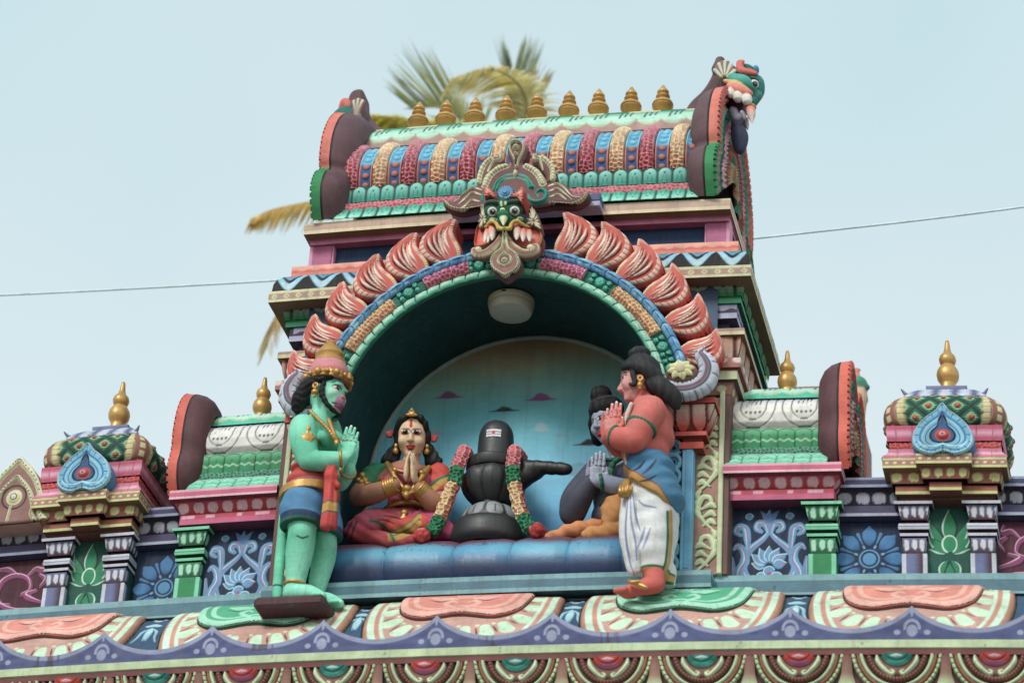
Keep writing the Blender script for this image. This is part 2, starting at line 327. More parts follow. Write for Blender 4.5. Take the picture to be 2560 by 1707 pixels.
def p_scale(per, light, dark, white):
    def f(s, t, L, C):
        p = fit(L, per); x = (s/p) % 1-.5; o = lerp(C, light+0*C, np.clip((t-.55)*1.8, 0, .8)); o = lerp(o, white+0*C, np.clip(1-abs(t-.36-.05*np.sin(x*4*PI))/.06, 0, 1)*.9)
        sc = .80+.16*np.sqrt(np.clip(1-4*x*x, 0, 1)); o = lerp(o, dark+0*C, np.maximum(np.clip(1-abs(t-sc)/.05, 0, 1), np.maximum(np.clip((abs(x)-.45)/.03, 0, 1)*(t < .85), np.clip(1.4-np.hypot(x/.06, (t-.62)/.05), 0, 1)))*.9); return o, .008*np.sqrt(np.clip(1-4*x*x, 0, 1))
    return f
def p_braid(cell, light, dark, h=.012, sl=.6):
    def f(s, t, L, C):
        k = s/cell; f1, f2 = worley(k+sl*t, t*2.2+.3*np.sin(k)); a = np.exp(-(f2-f1)/.18); return lerp(dark, light, a), h*(a*.6+.5*np.sqrt(np.clip(1-(2*t-1)**2, 0, 1)))
    return f
def p_blobs(per, col, rx=.36, ry=.36, t0=.55, drip=.2):
    def f(s, t, L, C):
        p = fit(L, per); i = np.floor(s/p); x = (s/p) % 1-.5+.06*(hash2(i, 1)-.5); j = drip*(vnoise(s*130, i*3.)-.5)
        y = t-t0; sq = (abs(x)/rx)**3+(abs(y+j*(y < 0))/ry)**3; return lerp(C, col*(.9+.15*vnoise(s*120, t*3))[..., None], np.clip((1-sq)*5, 0, 1)*.95), 0*t
    return f
# ---------------------------------------------------------------- clay: soft-joined solids turned into one skin
def nrm(v): v = np.asarray(v, float); return v/(np.linalg.norm(v)+1e-12)
class Clay:
    def __init__(s, res=.0045): s.ops = []; s.paints = []; s.res = res
    def add(s, fn, lo, hi, col, k=.015, sub=False): s.ops.append((fn, np.array(lo, float), np.array(hi, float), None if col is None else np.asarray(col, float), k, sub)); return s
    def cap(s, a, b, ra, rb, col, k=.015, sub=False):
        a, b = np.asarray(a, float), np.asarray(b, float); d = b-a; L2 = d@d+1e-12; r = max(ra, rb)
        def f(X):
            t = np.clip(((X-a)@d)/L2, 0, 1); return np.linalg.norm(X-a-t[..., None]*d, axis=-1)-(ra+(rb-ra)*t)
        return s.add(f, np.minimum(a, b)-r, np.maximum(a, b)+r, col, k, sub)
    def chain(s, pts, rad, col, k=.015, sub=6):
        p = spline(pts, sub); r = np.interp(np.linspace(0, 1, len(p)), np.linspace(0, 1, len(rad)), rad) if np.ndim(rad) else np.full(len(p), rad)
        for i in range(len(p)-1): s.cap(p[i], p[i+1], r[i], r[i+1], col, k if i == 0 else min(k, r[i]*.4))
        return s
    def ell(s, ct, r, col, k=.015, ax=None, sub=False):
        """Ellipsoid; ax = 3 rows of local axes."""
        ct = np.asarray(ct, float); r = np.broadcast_to(np.array(r, float), 3); A = np.eye(3) if ax is None else np.array([nrm(v) for v in ax])
        def f(X):
            q = (X-ct)@A.T; k0 = np.linalg.norm(q/r, axis=-1); k1 = np.linalg.norm(q/(r*r), axis=-1); return k0*(k0-1)/(k1+1e-9)
        return s.add(f, ct-r.max(), ct+r.max(), col, k, sub)
    def rbox(s, ct, hs, rd, col, k=.01, ax=None, sub=False):
        ct = np.asarray(ct, float); hs = np.array(hs, float); A = np.eye(3) if ax is None else np.array([nrm(v) for v in ax])
        def f(X):
            q = abs((X-ct)@A.T)-(hs-rd); return np.linalg.norm(np.maximum(q, 0), axis=-1)+np.minimum(q.max(-1), 0)-rd
        R = np.linalg.norm(hs); return s.add(f, ct-R, ct+R, col, k, sub)
    def torus(s, ct, R, r, n, col, k=.004, el=1.):
        """Ring about axis n; el squashes it along the second in-plane axis."""
        ct = np.asarray(ct, float); n = nrm(n); a = nrm(np.cross(n, (0, 0, 1) if abs(n[2]) < .9 else (1, 0, 0))); b = np.cross(n, a)
        def f(X):
            q = X-ct; x, y, z = q@a, q@b/el, q@n; return np.hypot(np.hypot(x, y)-R, z)-r
        return s.add(f, ct-R-r, ct+R+r, col, k)
    def dot(s, ct, r, col, ax=None): # paint only
        ct = np.asarray(ct, float); r = np.broadcast_to(np.array(r, float), 3); A = np.eye(3) if ax is None else np.array([nrm(v) for v in ax])
        s.paints.append((lambda X: (np.linalg.norm(((X-ct)@A.T)/r, axis=-1)-1)*r.min(), np.asarray(col, float))); return s
    def line(s, pts, w, col, sub=5, dp=0.):
        p = spline(pts, sub); ry = nrm(p.mean(0)-CAM); W = np.interp(np.linspace(0, 1, len(p)), np.linspace(0, 1, len(w)), w) if np.ndim(w) else np.full(len(p), w)
        def f(X):
            o = np.full(X.shape[:-1], 9.)
            for i in range(len(p)-1):
                d = p[i+1]-p[i]; e = X-p[i]
                if dp: d = d-(d@ry)*ry; e = e-np.clip(e@ry, -dp, dp)[..., None]*ry
                t = np.clip((e@d)/(d@d+1e-12), 0, 1); e = e-t[..., None]*d
                o = np.minimum(o, np.linalg.norm(e, axis=-1)-W[i])
            return o
        s.paints.append((f, np.asarray(col, float))); return s
    def paint(s, fn, col): s.paints.append((fn, col)); return s
    def mesh(s, m, disp=None):
        r = s.res; pad = 3*r+.012; lo = np.min([o[1] for o in s.ops if not o[5]], 0)-pad; hi = np.max([o[2] for o in s.ops if not o[5]], 0)+pad
        n = np.ceil((hi-lo)/r).astype(int)+1; D = np.full(n, .05, np.float32); ax = [lo[i]+r*np.arange(n[i]) for i in range(3)]
        for fn, a, b, col, k, sub in s.ops:
            i0 = np.clip(np.floor((a-k-pad-lo)/r).astype(int), 0, n); i1 = np.clip(np.ceil((b+k+pad-lo)/r).astype(int)+1, 0, n)
            if (i1 <= i0).any(): continue
            sl = tuple(slice(i0[q], i1[q]) for q in range(3)); X = np.stack(np.meshgrid(*[ax[q][sl[q]] for q in range(3)], indexing='ij'), -1)
            d = fn(X); e = D[sl]
            if sub: h = np.clip(.5-.5*(e+d)/k, 0, 1); D[sl] = e*(1-h)-d*h+k*h*(1-h)
            else: h = np.clip(.5+.5*(e-d)/k, 0, 1); D[sl] = e*(1-h)+d*h-k*h*(1-h)
        if disp is not None:
            nb = np.argwhere(abs(D) < .03); X = lo+nb*r; D[tuple(nb.T)] += disp(X).astype(np.float32)
        ins = D < 0; cs = sum(ins[i:n[0]-1+i, j:n[1]-1+j, k:n[2]-1+k].astype(np.int8) for i in (0, 1) for j in (0, 1) for k in (0, 1))
        act = (cs > 0) & (cs < 8); idx = np.argwhere(act); acc = np.zeros((len(idx), 3)); cnt = np.zeros(len(idx)); I = tuple(idx.T)
        co = [(i, j, k) for i in (0, 1) for j in (0, 1) for k in (0, 1)]
        for u in co:
            for v in co:
                if sum(abs(u[q]-v[q]) for q in range(3)) == 1 and u < v:
                    a = D[I[0]+u[0], I[1]+u[1], I[2]+u[2]]; b = D[I[0]+v[0], I[1]+v[1], I[2]+v[2]]; x = (a < 0) != (b < 0); t = np.where(x, a/(a-b+1e-12), 0)
                    for q in range(3): acc[:, q] += np.where(x, u[q]+(v[q]-u[q])*t, 0)
                    cnt += x
        V = lo+(idx+acc/cnt[:, None])*r; num = np.full(act.shape, -1); num[I] = np.arange(len(idx)); F = []
        for q in range(3):
            a, b = [(1, 2), (2, 0), (0, 1)][q]; nx = [slice(None)]*3; nx[q] = slice(1, None); pv = [slice(None)]*3; pv[q] = slice(None, -1)
            x = np.argwhere(ins[tuple(pv)] != ins[tuple(nx)]); x = x[(x[:, a] > 0) & (x[:, b] > 0) & (x[:, a] < n[a]-1) & (x[:, b] < n[b]-1)]
            ea = np.zeros(3, int); ea[a] = 1; eb = np.zeros(3, int); eb[b] = 1
            f = np.stack([num[tuple(y.T)] for y in (x-ea-eb, x-eb, x, x-ea)], -1); fl = ins[tuple(x.T)]; f[~fl] = f[~fl][:, ::-1]; F.append(f)
        F = np.vstack(F); F = F[(F >= 0).all(1)]
        for _ in range(1):   # one smoothing pass
            a2 = np.zeros_like(V); c2 = np.zeros(len(V))
            for i in range(4): np.add.at(a2, F[:, i], V[F[:, (i+1) % 4]]+V[F[:, i-1]]); np.add.at(c2, F[:, i], 2)
            V = V*.5+.5*a2/np.maximum(c2, 1)[:, None]
        C = np.zeros((len(V), 3)); dm = np.full(len(V), 9.)
        for fn, a, b, col, k, sub in s.ops:
            if col is None or sub: continue
            g = np.all((V > a-.03) & (V < b+.03), 1)
            if not g.any(): continue
            d = fn(V[g]); h = np.clip(.5+(dm[g]-d)/(r*.9), 0, 1); C[g] = C[g]*(1-h[:, None])+col*h[:, None]; dm[g] = np.minimum(dm[g], d)
        for fn, col in s.paints:
            a = np.clip(.5-fn(V)/(r*.8), 0, 1); cc = col(V) if callable(col) else col; C = C*(1-a[:, None])+cc*a[:, None]
        return m.add(V, F, C)
def clay_obj(cl, name, mat=None, parent=None, org=None, disp=None, label=None, sharp=180):
    m = M(); cl.mesh(m, disp); return obj(name, m, mat, parent, org, sharp, label)
# ---------------------------------------------------------------- paints
MINT, TEAL, TEAL2, DGRN, GRN = c(160, 232, 208), c(38, 165, 140), c(20, 125, 105), c(10, 74, 62), c(22, 140, 84)
NAVY, DBLU, BLU, LBLU, PBLU = c(24, 58, 92), c(32, 82, 128), c(62, 140, 190), c(112, 192, 226), c(170, 214, 232)
SALM, LSAL, RED, DRED, PINK, LPNK = c(222, 98, 82), c(240, 166, 148), c(200, 52, 44), c(122, 34, 36), c(204, 112, 150), c(234, 178, 186)
CREM, MAUV, OLIV, PLUM, DPLM, SLAB = c(232, 212, 172), c(176, 138, 128), c(208, 206, 158), c(78, 44, 56), c(48, 26, 36), c(104, 72, 80)
PBM, PBM2, PUR, DPUR, LAV, WHT = c(186, 102, 146), c(222, 150, 186), c(92, 96, 142), c(54, 52, 88), c(176, 182, 214), c(226, 226, 228)
BRN, TAN, CRL, BK, GOLD = c(142, 88, 74), c(190, 134, 108), c(205, 118, 96), c(18, 19, 22), c(206, 154, 66)
MCRM, YEL, LEDG, LEDG2 = c(196, 220, 180), c(216, 190, 90), c(82, 124, 142), c(126, 172, 182)
GR1, GR2 = c(205, 235, 215), c(30, 150, 110)
XT = .128                                              # axis of the tower
# ---------------------------------------------------------------- setting: street
m = M(); U, V = np.meshgrid(np.linspace(-1500, 1500, 40), np.linspace(-1500, 1500, 40)); m.grid(np.stack([U, V, U*0+GZ], -1), c(116, 110, 100)); g = obj('ground', m, DULL); tag(g, 'dusty pale street ground below the temple gateway', 'ground', kind='structure')
# ---------------------------------------------------------------- the gateway block below and behind the parapet
lower = thing('temple_gateway', 'plain plastered gateway wall carrying the painted parapet and tower', 'building', (0, 0, GZ))
m = M(); xs = np.linspace(-3.6, 3.6, 40)
for y0, y1, z0, z1 in ((-.3, 1.3, GZ, -.40),):
    for y in (y0, y1): m.grid(np.stack([np.stack([xs, xs*0+y, xs*0+z], -1) for z in (z0, z1)]), c(206, 196, 172))
    m.grid(np.stack([np.stack([xs, xs*0+y, xs*0+z1], -1) for y in (y0, y1)]), c(206, 196, 172))
    for x in (-3.6, 3.6): m.grid(np.array([[(x, y0, z0), (x, y1, z0)], [(x, y0, z1), (x, y1, z1)]]), c(206, 196, 172))
obj('wall', m, PNT, lower)
m = M(); m.grid(np.stack([np.stack([xs, xs*0+y, xs*0-.25], -1) for y in (-.2, 1.3)]), c(150, 150, 140)); obj('roof_slab', m, PNT, lower)
# ---------------------------------------------------------------- tower body and cornices
tower = thing('temple_tower', 'tall painted barrel roofed temple shrine tower above the statues', 'tower', (XT, .3, -.1))
YB = .95
def stripe3(a, b, d): return [(a, b)]
def lobes(s, t, L, C):
    """Black band with blue flame-tipped lotus drops hanging from its top edge."""
    p = fit(L, .205); i = np.floor(s/p); x = ((s/p) % 1-.5)*2; y = 1-t
    out = C.copy()
    for sc, col in ((1., c(150, 204, 226)), (.93, LBLU), (.70, BK), (.54, c(70, 160, 205)), (.36, BK)):
        yy = y/(.95*sc); k_ = np.clip((yy-.2)/.8, 0, 1); wd = (1-k_)**.55*sc*.98; a = np.clip((wd-abs(x))*12, 0, 1)*(yy < 1)
        cc = lerp(WHT, col, np.clip(1.35-yy*1.0, 0, 1)) if col is LBLU else np.broadcast_to(col, out.shape)
        out = out*(1-a[..., None])+cc*a[..., None]
    q = np.hypot(x/.3, y/.34); e = np.where((i % 2 == 0)[..., None], c(200, 70, 60), c(30, 130, 90)); a = np.clip((1-q)*6, 0, 1)[..., None]; out = out*(1-a)+e*a
    q = np.hypot(x/.16, (y-.02)/.17); a = np.clip((1-q)*6, 0, 1)[..., None]; return out*(1-a)+c(235, 200, 190)*a, 0*t
# z-levels measured bottom to top
def part(name, path, bands, sharp=38, parent=tower):
    mm = M(); z0 = min(q_[1] for b in bands for q_ in b[0])
    if z0 < 1.75:      # lower courses stop either side of the arched niche
        cut = math.sqrt(max(.5, 1.03**2-max(0, z0-.82)**2)); cornice(mm, [path[0], path[1], (.155-cut, path[1][1])], bands); obj(name, mm, PNT, parent, sharp=sharp); mm = M(); cornice(mm, [(.155+cut, path[2][1]), path[2], path[3]], bands)
    else: cornice(mm, path, bands)
    return obj(name, mm, PNT, parent, sharp=sharp)
part('body_wall', upath(XT, 1.26, .02, YB), [([(0, -.1), (0, 1.55)], c(120, 150, 166), None)])
# lotus bracket course
def lotus_br(s, t, L, C):
    p = fit(L, .17); x = (s/p) % 1-.5; w_ = .46*np.sqrt(np.clip(1-((.62-t)/.62)**2*(t < .62), 0, 1)); e = w_-abs(x); a = np.clip(e/.06, 0, 1)
    d = np.clip(1-abs(abs(x)-.16-.2*(t-.3))/.035, 0, 1)*(t < .45)
    return lerp(c(92, 42, 40)+C*0, lerp(c(235, 215, 200), TAN, t), a*(1-d)), .014*np.sqrt(np.clip(e/.46, 0, 1))
part('lotus_course', upath(XT, 1.3, -.02, YB), [(arc(-.02, 1.22, .03, 1.425, .055, 12), TAN, lotus_br), ([(.03, 1.425), (.06, 1.425)], BRN, None), ([(.06, 1.425), (.06, 1.447)], OLIV, None), ([(.06, 1.447), (.058, 1.468)], MAUV, None), ([(.058, 1.468), (-.05, 1.475)], MAUV, None)])
def wsw(s, t, L, C): return lerp(C, LAV, np.clip((.3-abs(t-.55-.1*np.sin(s*60)))*14, 0, 1)*(np.sin(s*21) > -.55)), 0*t
part('recess_course', upath(XT, 1.26, 0, YB), [([(0, 1.46), (0, 1.55)], DPUR, None), ([(.0, 1.55), (.05, 1.55)], DPUR, None), ([(.05, 1.55), (.05, 1.585)], LAV, None), ([(.05, 1.585), (.05, 1.66)], c(74, 58, 84), wsw), ([(.05, 1.66), (0, 1.66)], DPUR, None)])
part('green_course', upath(XT, 1.3, -.03, YB), [([(-.04, 1.64), (.035, 1.64)], DGRN, None), ([(.035, 1.64), (.035, 1.668)], c(70, 185, 140), None), ([(.035, 1.668), (.03, 1.69)], GRN, None), ([(.03, 1.69), (0, 1.69)], DGRN, None),
    (arc(.035, 1.685, .05, 1.78, .03, 12), (GRN, TEAL2), p_petal(.135, GR1, GRN, c(8, 70, 55), .008)), ([(.05, 1.78), (0, 1.78)], DGRN, None)])
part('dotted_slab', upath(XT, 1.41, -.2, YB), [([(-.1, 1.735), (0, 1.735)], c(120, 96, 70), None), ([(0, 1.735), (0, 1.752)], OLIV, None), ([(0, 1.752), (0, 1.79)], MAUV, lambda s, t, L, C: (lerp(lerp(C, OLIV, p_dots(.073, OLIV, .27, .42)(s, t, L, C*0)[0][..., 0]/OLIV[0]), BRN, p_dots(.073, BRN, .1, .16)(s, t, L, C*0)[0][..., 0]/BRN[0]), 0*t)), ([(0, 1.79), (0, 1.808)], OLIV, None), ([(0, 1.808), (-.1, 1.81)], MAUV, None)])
part('lotus_band', upath(XT, 1.4, -.18, YB), [([(0, 1.808), (0, 1.83), (-.004, 1.87), (-.018, 1.91), (-.05, 1.945), (-.075, 1.955)], BK, lobes), ([(-.075, 1.955), (-.2, 1.958)], BK, None)])
part('salmon_strip', upath(XT, 1.32, -.1, YB), [([(-.05, 1.955), (0, 1.955)], SALM, None), ([(0, 1.955), (0, 1.985)], c(226, 130, 116), None), ([(0, 1.985), (0, 2.03)], LSAL, lambda s, t, L, C: (lerp(C, SALM, np.clip(.5+3*(.35+.12*np.sin(s*75)-t), 0, 1)), 0*t)), ([(0, 2.03), (-.12, 2.032)], LSAL, None)])
part('blue_panel', upath(XT, 1.2, .05, YB), [([(0, 2.02), (0, 2.3)], c(28, 66, 108), None)])
for sx in (-1, 1):
    m = M()
    m.box(XT+sx*1.18-.065, XT+sx*1.18+.065, .0, .1, 2.02, 2.26, PBM, .006)
    m.box(XT+sx*1.118-.012, XT+sx*1.118+.012, .008, .09, 2.02, 2.255, PBM2, .004); m.box(XT+sx*1.243-.012, XT+sx*1.243+.012, -.003, .09, 2.02, 2.255, PBM2, .004)
    obj('corner_post', m, PNT, tower)
part('pink_beam', upath(XT, 1.25, -.02, YB), [([(-.06, 2.222), (0, 2.222)], c(140, 70, 105), None), ([(0, 2.222), (0, 2.245)], PBM2, None), ([(0, 2.245), (.012, 2.246), (.012, 2.30)], PBM, None)])
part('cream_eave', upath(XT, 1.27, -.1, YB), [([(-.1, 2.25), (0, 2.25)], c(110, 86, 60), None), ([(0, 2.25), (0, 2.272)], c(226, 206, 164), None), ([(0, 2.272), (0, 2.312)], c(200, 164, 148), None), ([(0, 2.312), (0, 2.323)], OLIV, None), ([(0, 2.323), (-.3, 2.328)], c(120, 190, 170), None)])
# lavender slab under the crest
m = M(); m.box(-.22, .66, -.2, .1, 2.25, 2.285, LAV, .004); m.box(-.22, .66, -.2, .1, 2.288, 2.335, PUR, .004); obj('crest_slab', m, PNT, tower)
# ---------------------------------------------------------------- barrel roof
YR = .55; X0, X1 = -1.06, 1.22
roofM = M()
def roofpt(k):
    """Half section of the vault: k 0 springing .. 1 ridge -> (Y,z)."""
    pts = np.array([(.0, 2.60), (-.02, 2.68), (-.01, 2.77), (.03, 2.85), (.09, 2.925), (.16, 2.985), (.24, 3.03)]); s_ = spline(pts, 6); q = np.linspace(0, 1, len(s_)); return np.stack([np.interp(k, q, s_[:, 0]), np.interp(k, q, s_[:, 1])], -1)
k = np.linspace(0, 1, 30); Q = roofpt(k); Q2 = np.vstack([Q+np.array([.04, 0]), [[YR, 3.3]], (Q*np.array([-1, 1])+np.array([2*YR-.04, 0]))[::-1]])
roofM.grid(np.stack([np.stack([np.full(len(Q2), x), Q2[:, 0], Q2[:, 1]], -1) for x in (X0, X1)]), c(90, 60, 60))
roof = obj('barrel_roof', roofM, PNT, tower)
NR = 25; wr = (X1-.02-X0-.02)/NR
for i in range(NR):
    xa = X0+.02+i*wr; bead = i % 2 == 0; nu, nv = 17, 110
    u = np.linspace(0, 1, nu); kk = np.linspace(.0, 1, nv); Uu, Kk = np.meshgrid(u, kk); base = roofpt(kk); g_ = np.gradient(base, axis=0); nz = np.stack([-g_[:, 1], g_[:, 0]], -1); nz /= np.linalg.norm(nz, axis=1)[:, None]
    arcl = kk*.68; e = np.minimum(Uu, 1-Uu)
    if bead:
        low = np.clip((.36-Kk)/.06, 0, 1); C = lerp(lerp(c(86, 176, 216), c(28, 88, 150), low), lerp(c(120, 200, 230), c(196, 120, 100), low), np.clip((.2-e)/.05, 0, 1)); H = .012*np.clip((.2-e)/.05, 0, 1)-.03*np.clip((.04-e)/.03, 0, 1)
        C = lerp(C, BK+0*C, np.clip((.05-e)/.04, 0, 1)*.8)
        t8 = Kk*8.2+.1; q = np.hypot((Uu-.5)/.24, ((t8 % 1)-.5)/.33); a = np.clip((1-q)*5, 0, 1); j = np.floor(t8); cc = lerp(c(112, 196, 228), c(190, 112, 92), np.clip((2.5-j)*9, 0, 1)+((j > 6.9)*1.)); C = lerp(C, cc, a*(j < 8)); C = lerp(C, NAVY+0*C, np.clip(1-abs(q-1.02)/.12, 0, 1)*.5); H = H+.014*np.sqrt(np.clip(1-q*q, 0, 1))*(j < 8)
        nm = 'bead_rib'
    else:
        f1, f2 = worley(Uu*3.1+i*7, Kk*21.+i*3); r_ = np.exp(-((f2-f1)/.26)**2); red = (i % 4 == 1)
        lo_, hi_ = (c(190, 54, 70), c(238, 172, 190)) if red else (c(230, 172, 126), c(250, 234, 196)); low = np.clip((.22-Kk)/.25, 0, 1)
        C = lerp(lerp(lo_, hi_, r_*.9), lerp(c(190, 36, 36) if red else c(214, 104, 80), hi_, r_*.45), low*.8); H = .030*np.sqrt(np.clip(1-(2*Uu-1)**2, 0, 1))+.015*r_-.03*np.clip((.05-e)/.04, 0, 1); nm = 'garland_rib'
    X = np.stack([xa+Uu*wr, base[:, 0][:, None]+nz[:, 0][:, None]*H, base[:, 1][:, None]+nz[:, 1][:, None]*H], -1); mm = M(); mm.grid(X, C)
    Xb = X[::4].copy(); Xb[..., 1] = 2*YR-Xb[..., 1]; mm.grid(np.stack([X[-1], Xb[-1]]), C[-1]); mm.grid(Xb, C[::4]); obj(nm, mm, PNT, roof)
def ypath(yf): return [(X0, yf), (X1, yf)]
def roofband(name, bands):
    mm = M(); cornice(mm, ypath(0), bands); V0 = [v.copy() for v in mm.V]
    cornice(mm, [(X1, 2*YR), (X0, 2*YR)], [(b[0], b[1], None) for b in bands]); return obj(name, mm, PNT, roof)
roofband('lower_petal_course', [([(.12, 2.328), (.105, 2.335), (.06, 2.40), (.05, 2.425)], TEAL, p_petal(.088, c(150, 226, 204), c(44, 176, 148), c(8, 84, 70), .012, False))])
roofband('braid_course', [(arc(.045, 2.42, .045, 2.478, .02, 8), c(190, 80, 100), p_braid(.026, c(236, 170, 186), c(186, 52, 60), .012))])
roofband('upper_petal_course', [([(.03, 2.478), (.03, 2.49)], DGRN, None), (arc(.035, 2.487, .03, 2.60, .028, 10), TEAL, p_petal(.088, c(130, 208, 196), c(24, 150, 132), c(6, 70, 60), .010)), ([(.03, 2.6), (-.02, 2.615)], DGRN, None)])
def scall(s, t, L, C):
    p = fit(L, .155); x = (s/p) % 1; edge = .32-.2*np.sqrt(np.clip(1-(2*x-1)**2, 0, 1)); a = np.clip((t-edge)*18, 0, 1); out = lerp(C, lerp(c(176, 226, 204), c(24, 140, 104), np.clip((t-.4)*2.2, 0, 1)), a)
    rim = np.clip(1-abs(t-edge-.03)/.045, 0, 1); out = lerp(out, c(202, 226, 190), rim*.9)
    for k_ in range(3):                                   # comma strokes
        xx = x-.3-.2*k_-.35*(t-.55)**2*np.sign(k_-1.); d = np.clip(1.3-abs(xx)/.05, 0, 1)*(t > .36+.04*k_)*(t < .92); out = lerp(out, c(6, 66, 58), d*.95)
    return out, .008*a
roofband('ridge_scallop', [([(-.26, 3.0), (-.205, 3.04)], MAUV, None), ([(-.205, 3.04), (-.225, 3.11), (-.28, 3.19), (-.35, 3.255), (-.42, 3.30)], MAUV, scall), ([(-.425, 3.30), (-.43, 3.33)], GRN, lambda s, t, L, C: (lerp(C, OLIV, np.clip(9*np.sin(s*18)+2, 0, 1)), 0*t)), ([(-.43, 3.33), (-.55, 3.335)], OLIV, None)])
# ---------------------------------------------------------------- gilt finials (each its own thing)
def finial_mesh(s, three):
    p = [(.0, -.02), (.045, -.02), (.046, .0), (.03, .012), (.026, .02), (.05, .04), (.064, .066), (.06, .072), (.058, .078), (.064, .083), (.058, .1), (.036, .118), (.03, .124), (.042, .134), (.043, .142), (.03, .152), (.026, .158), (.036, .168), (.036, .176), (.022, .196), (.008, .222), (0, .226)] if three else \
        [(0, -.02), (.043, -.02), (.044, 0), (.037, .02), (.031, .045), (.033, .055), (.044, .073), (.0475, .094), (.044, .115), (.032, .136), (.027, .142), (.033, .153), (.0365, .169), (.032, .186), (.018, .203), (.013, .222), (.010, .25), (.0075, .263), (0, .268)]
    q = [(r*s, z*s) for r, z in p]; mm = M(); mm.lathe(q, (0, 0, 0), GOLD, 36, sub=0); return mm
def put_finials(name, spots, s, three, labels, group):
    first = None
    for (x, y, z), lb in zip(spots, labels):
        if first is None:
            mm = finial_mesh(s, three); mm.V = [v+np.array([x, y, z]) for v in mm.V]; first = obj(name, mm, GLD, None, (x, y, z), 50); o = first
            # undo the slight plan curve inside one finial so copies share it
        else:
            o = first.copy(); COL.objects.link(o); o.location = (x, y+float(bend(x)), z)
        tag(o, lb, 'finial', group)
words = ['first', 'second', 'third', 'fourth', 'fifth', 'sixth', 'seventh', 'eighth', 'ninth']
fx = [P(px, py, .52) for px, py in ((960, 290), (1023, 285), (1090, 281), (1161, 276), (1232, 271), (1306, 265), (1374, 259), (1449, 253), (1522, 247))]
put_finials('finial', [(p_[0], .52, 3.345) for p_ in fx], 1.03, True, ['gilt pot finial on the tower ridge, '+('beside the purple left gable' if i == 0 else 'last before the dragon gable' if i == 8 else words[i]+' counted from the left gable') for i in range(9)], 'gilt finials along the tower ridge')
# ---------------------------------------------------------------- gable ends of the barrel roof
def gable(parent, sc, X, sgn, zb, yc, hw, th, colF, colR1, colR2, big):
    """Horseshoe end slab in the plane x=X, thick towards the roof (sgn +1 = outer face looks right)."""
    half = np.array([(.99, 0), (1.08, .08), (1.11, .17), (1.03, .27), (.925, .325), (.955, .39), (.935, .52), (.83, .65), (.68, .75), (.5, .82), (.3, .87), (.12, .89)]) if big else np.array([(.85, 0), (1.0, .12), (1.05, .24), (1., .34), (.98, .42), (1.0, .55), (.96, .72), (.86, .87), (.70, .97), (.52, 1.02), (.34, 1.01), (.18, .95), (.03, .86)])
    hs = spline(half, 6); out = np.vstack([np.stack([yc-hs[:, 0]*hw, zb+hs[:, 1]*sc], -1), np.stack([yc+hs[::-1, 0]*hw, zb+hs[::-1, 1]*sc], -1)])
    n = len(out); cen = np.array([yc, zb+.45*sc]); mm = M()
    # rounded slab: rings from the inner side to the outer rim
    rows, cols = [], []
    for dx, sh, col in ((-th, .70, colF), (-th, .80, colF), (-th*.8, .90, colF), (-th*.5, .965, colF), (-th*.18, .995, colF), (-th*.12, 1., BK), (-th*.06, 1.0, BK)):
        q = cen+(out-cen)*sh; rows.append(np.stack([np.full(n, X+sgn*dx), q[:, 0], q[:, 1]], -1)); cols.append(np.tile(col, (n, 1)))
    mm.grid(np.stack(rows), np.stack(cols))
    slab = obj('gable_slab', mm, PNT, parent)
    # toothed painted rim standing on the outer face
    mm = M(); rows, cols = [], []; l = np.concatenate([[0], np.cumsum(np.linalg.norm(np.diff(out, axis=0), axis=1))])
    O2 = []; zz = []
    seg = np.arange(0, l[-1], .004); o2 = np.stack([np.interp(seg, l, out[:, 0]), np.interp(seg, l, out[:, 1])], -1); up = np.clip((o2[:, 1]-zb-(.325 if big else .41)*sc)/.02, 0, 1)
    tooth = .5+.5*np.sign(((seg/.042) % 1)-.25)
    cc = lerp(colR2, colR1, up); dk = lerp(cc*.5, cc, tooth)
    for dx, sh, tt in ((-th*.06, 1.0, 0), (th*.30, 1.012, 0), (th*.34, 1.02, 1), (th*.40, 1.0, 1), (th*.40, .93, 0), (th*.28, .90, 0), (th*.1, .86, 0)):
        q = cen+(o2-cen)*(sh-(tt*.02*(1-tooth))[:, None] if tt else sh); rows.append(np.stack([np.full(len(seg), X+sgn*dx)-sgn*(.012*(1-tooth) if tt else 0), q[:, 0], q[:, 1]], -1)); cols.append(dk if tt else cc)
    mm.grid(np.stack(rows), np.stack(cols)); obj('gable_rim', mm, PNT, parent)
    # carved outer face: nested bands and a rosette
    mm = M(); th2 = np.linspace(0, 1, 14); rows, cols = [], []
    pal = [c(196, 96, 90), c(222, 150, 140), c(40, 150, 120), c(20, 100, 84), c(190, 92, 120), c(226, 160, 176), c(60, 160, 120), c(150, 70, 66), c(206, 120, 100), c(40, 140, 120), c(226, 190, 150), c(190, 80, 70), c(220, 200, 160), c(200, 70, 60)]
    for i, f_ in enumerate(np.linspace(.9, .0, 26)):
        q = cen+(o2-cen)*f_; bmp = .12*th*(1+math.sin(i*1.9))+.05*th*np.sin(seg*90)*(i % 2); rows.append(np.stack([X+sgn*(th*.12+bmp), q[:, 0], q[:, 1]], -1)); cols.append(np.tile(pal[(i//2) % 14], (len(seg), 1)))
    mm.grid(np.stack(rows), np.stack(cols)); obj('gable_carving', mm, PNT, parent)
    return slab
def fin(parent, X, sgn, pts, yc, hwid, col):
    m_ = M(); P3 = np.array(pts)
    o = spline(P3, 6); m_.prism(np.stack([X-sgn*o[:, 0], o[:, 1]], -1), yc-hwid, yc+hwid, col, bev=.02); return obj('gable_crest', m_, PNT, parent)
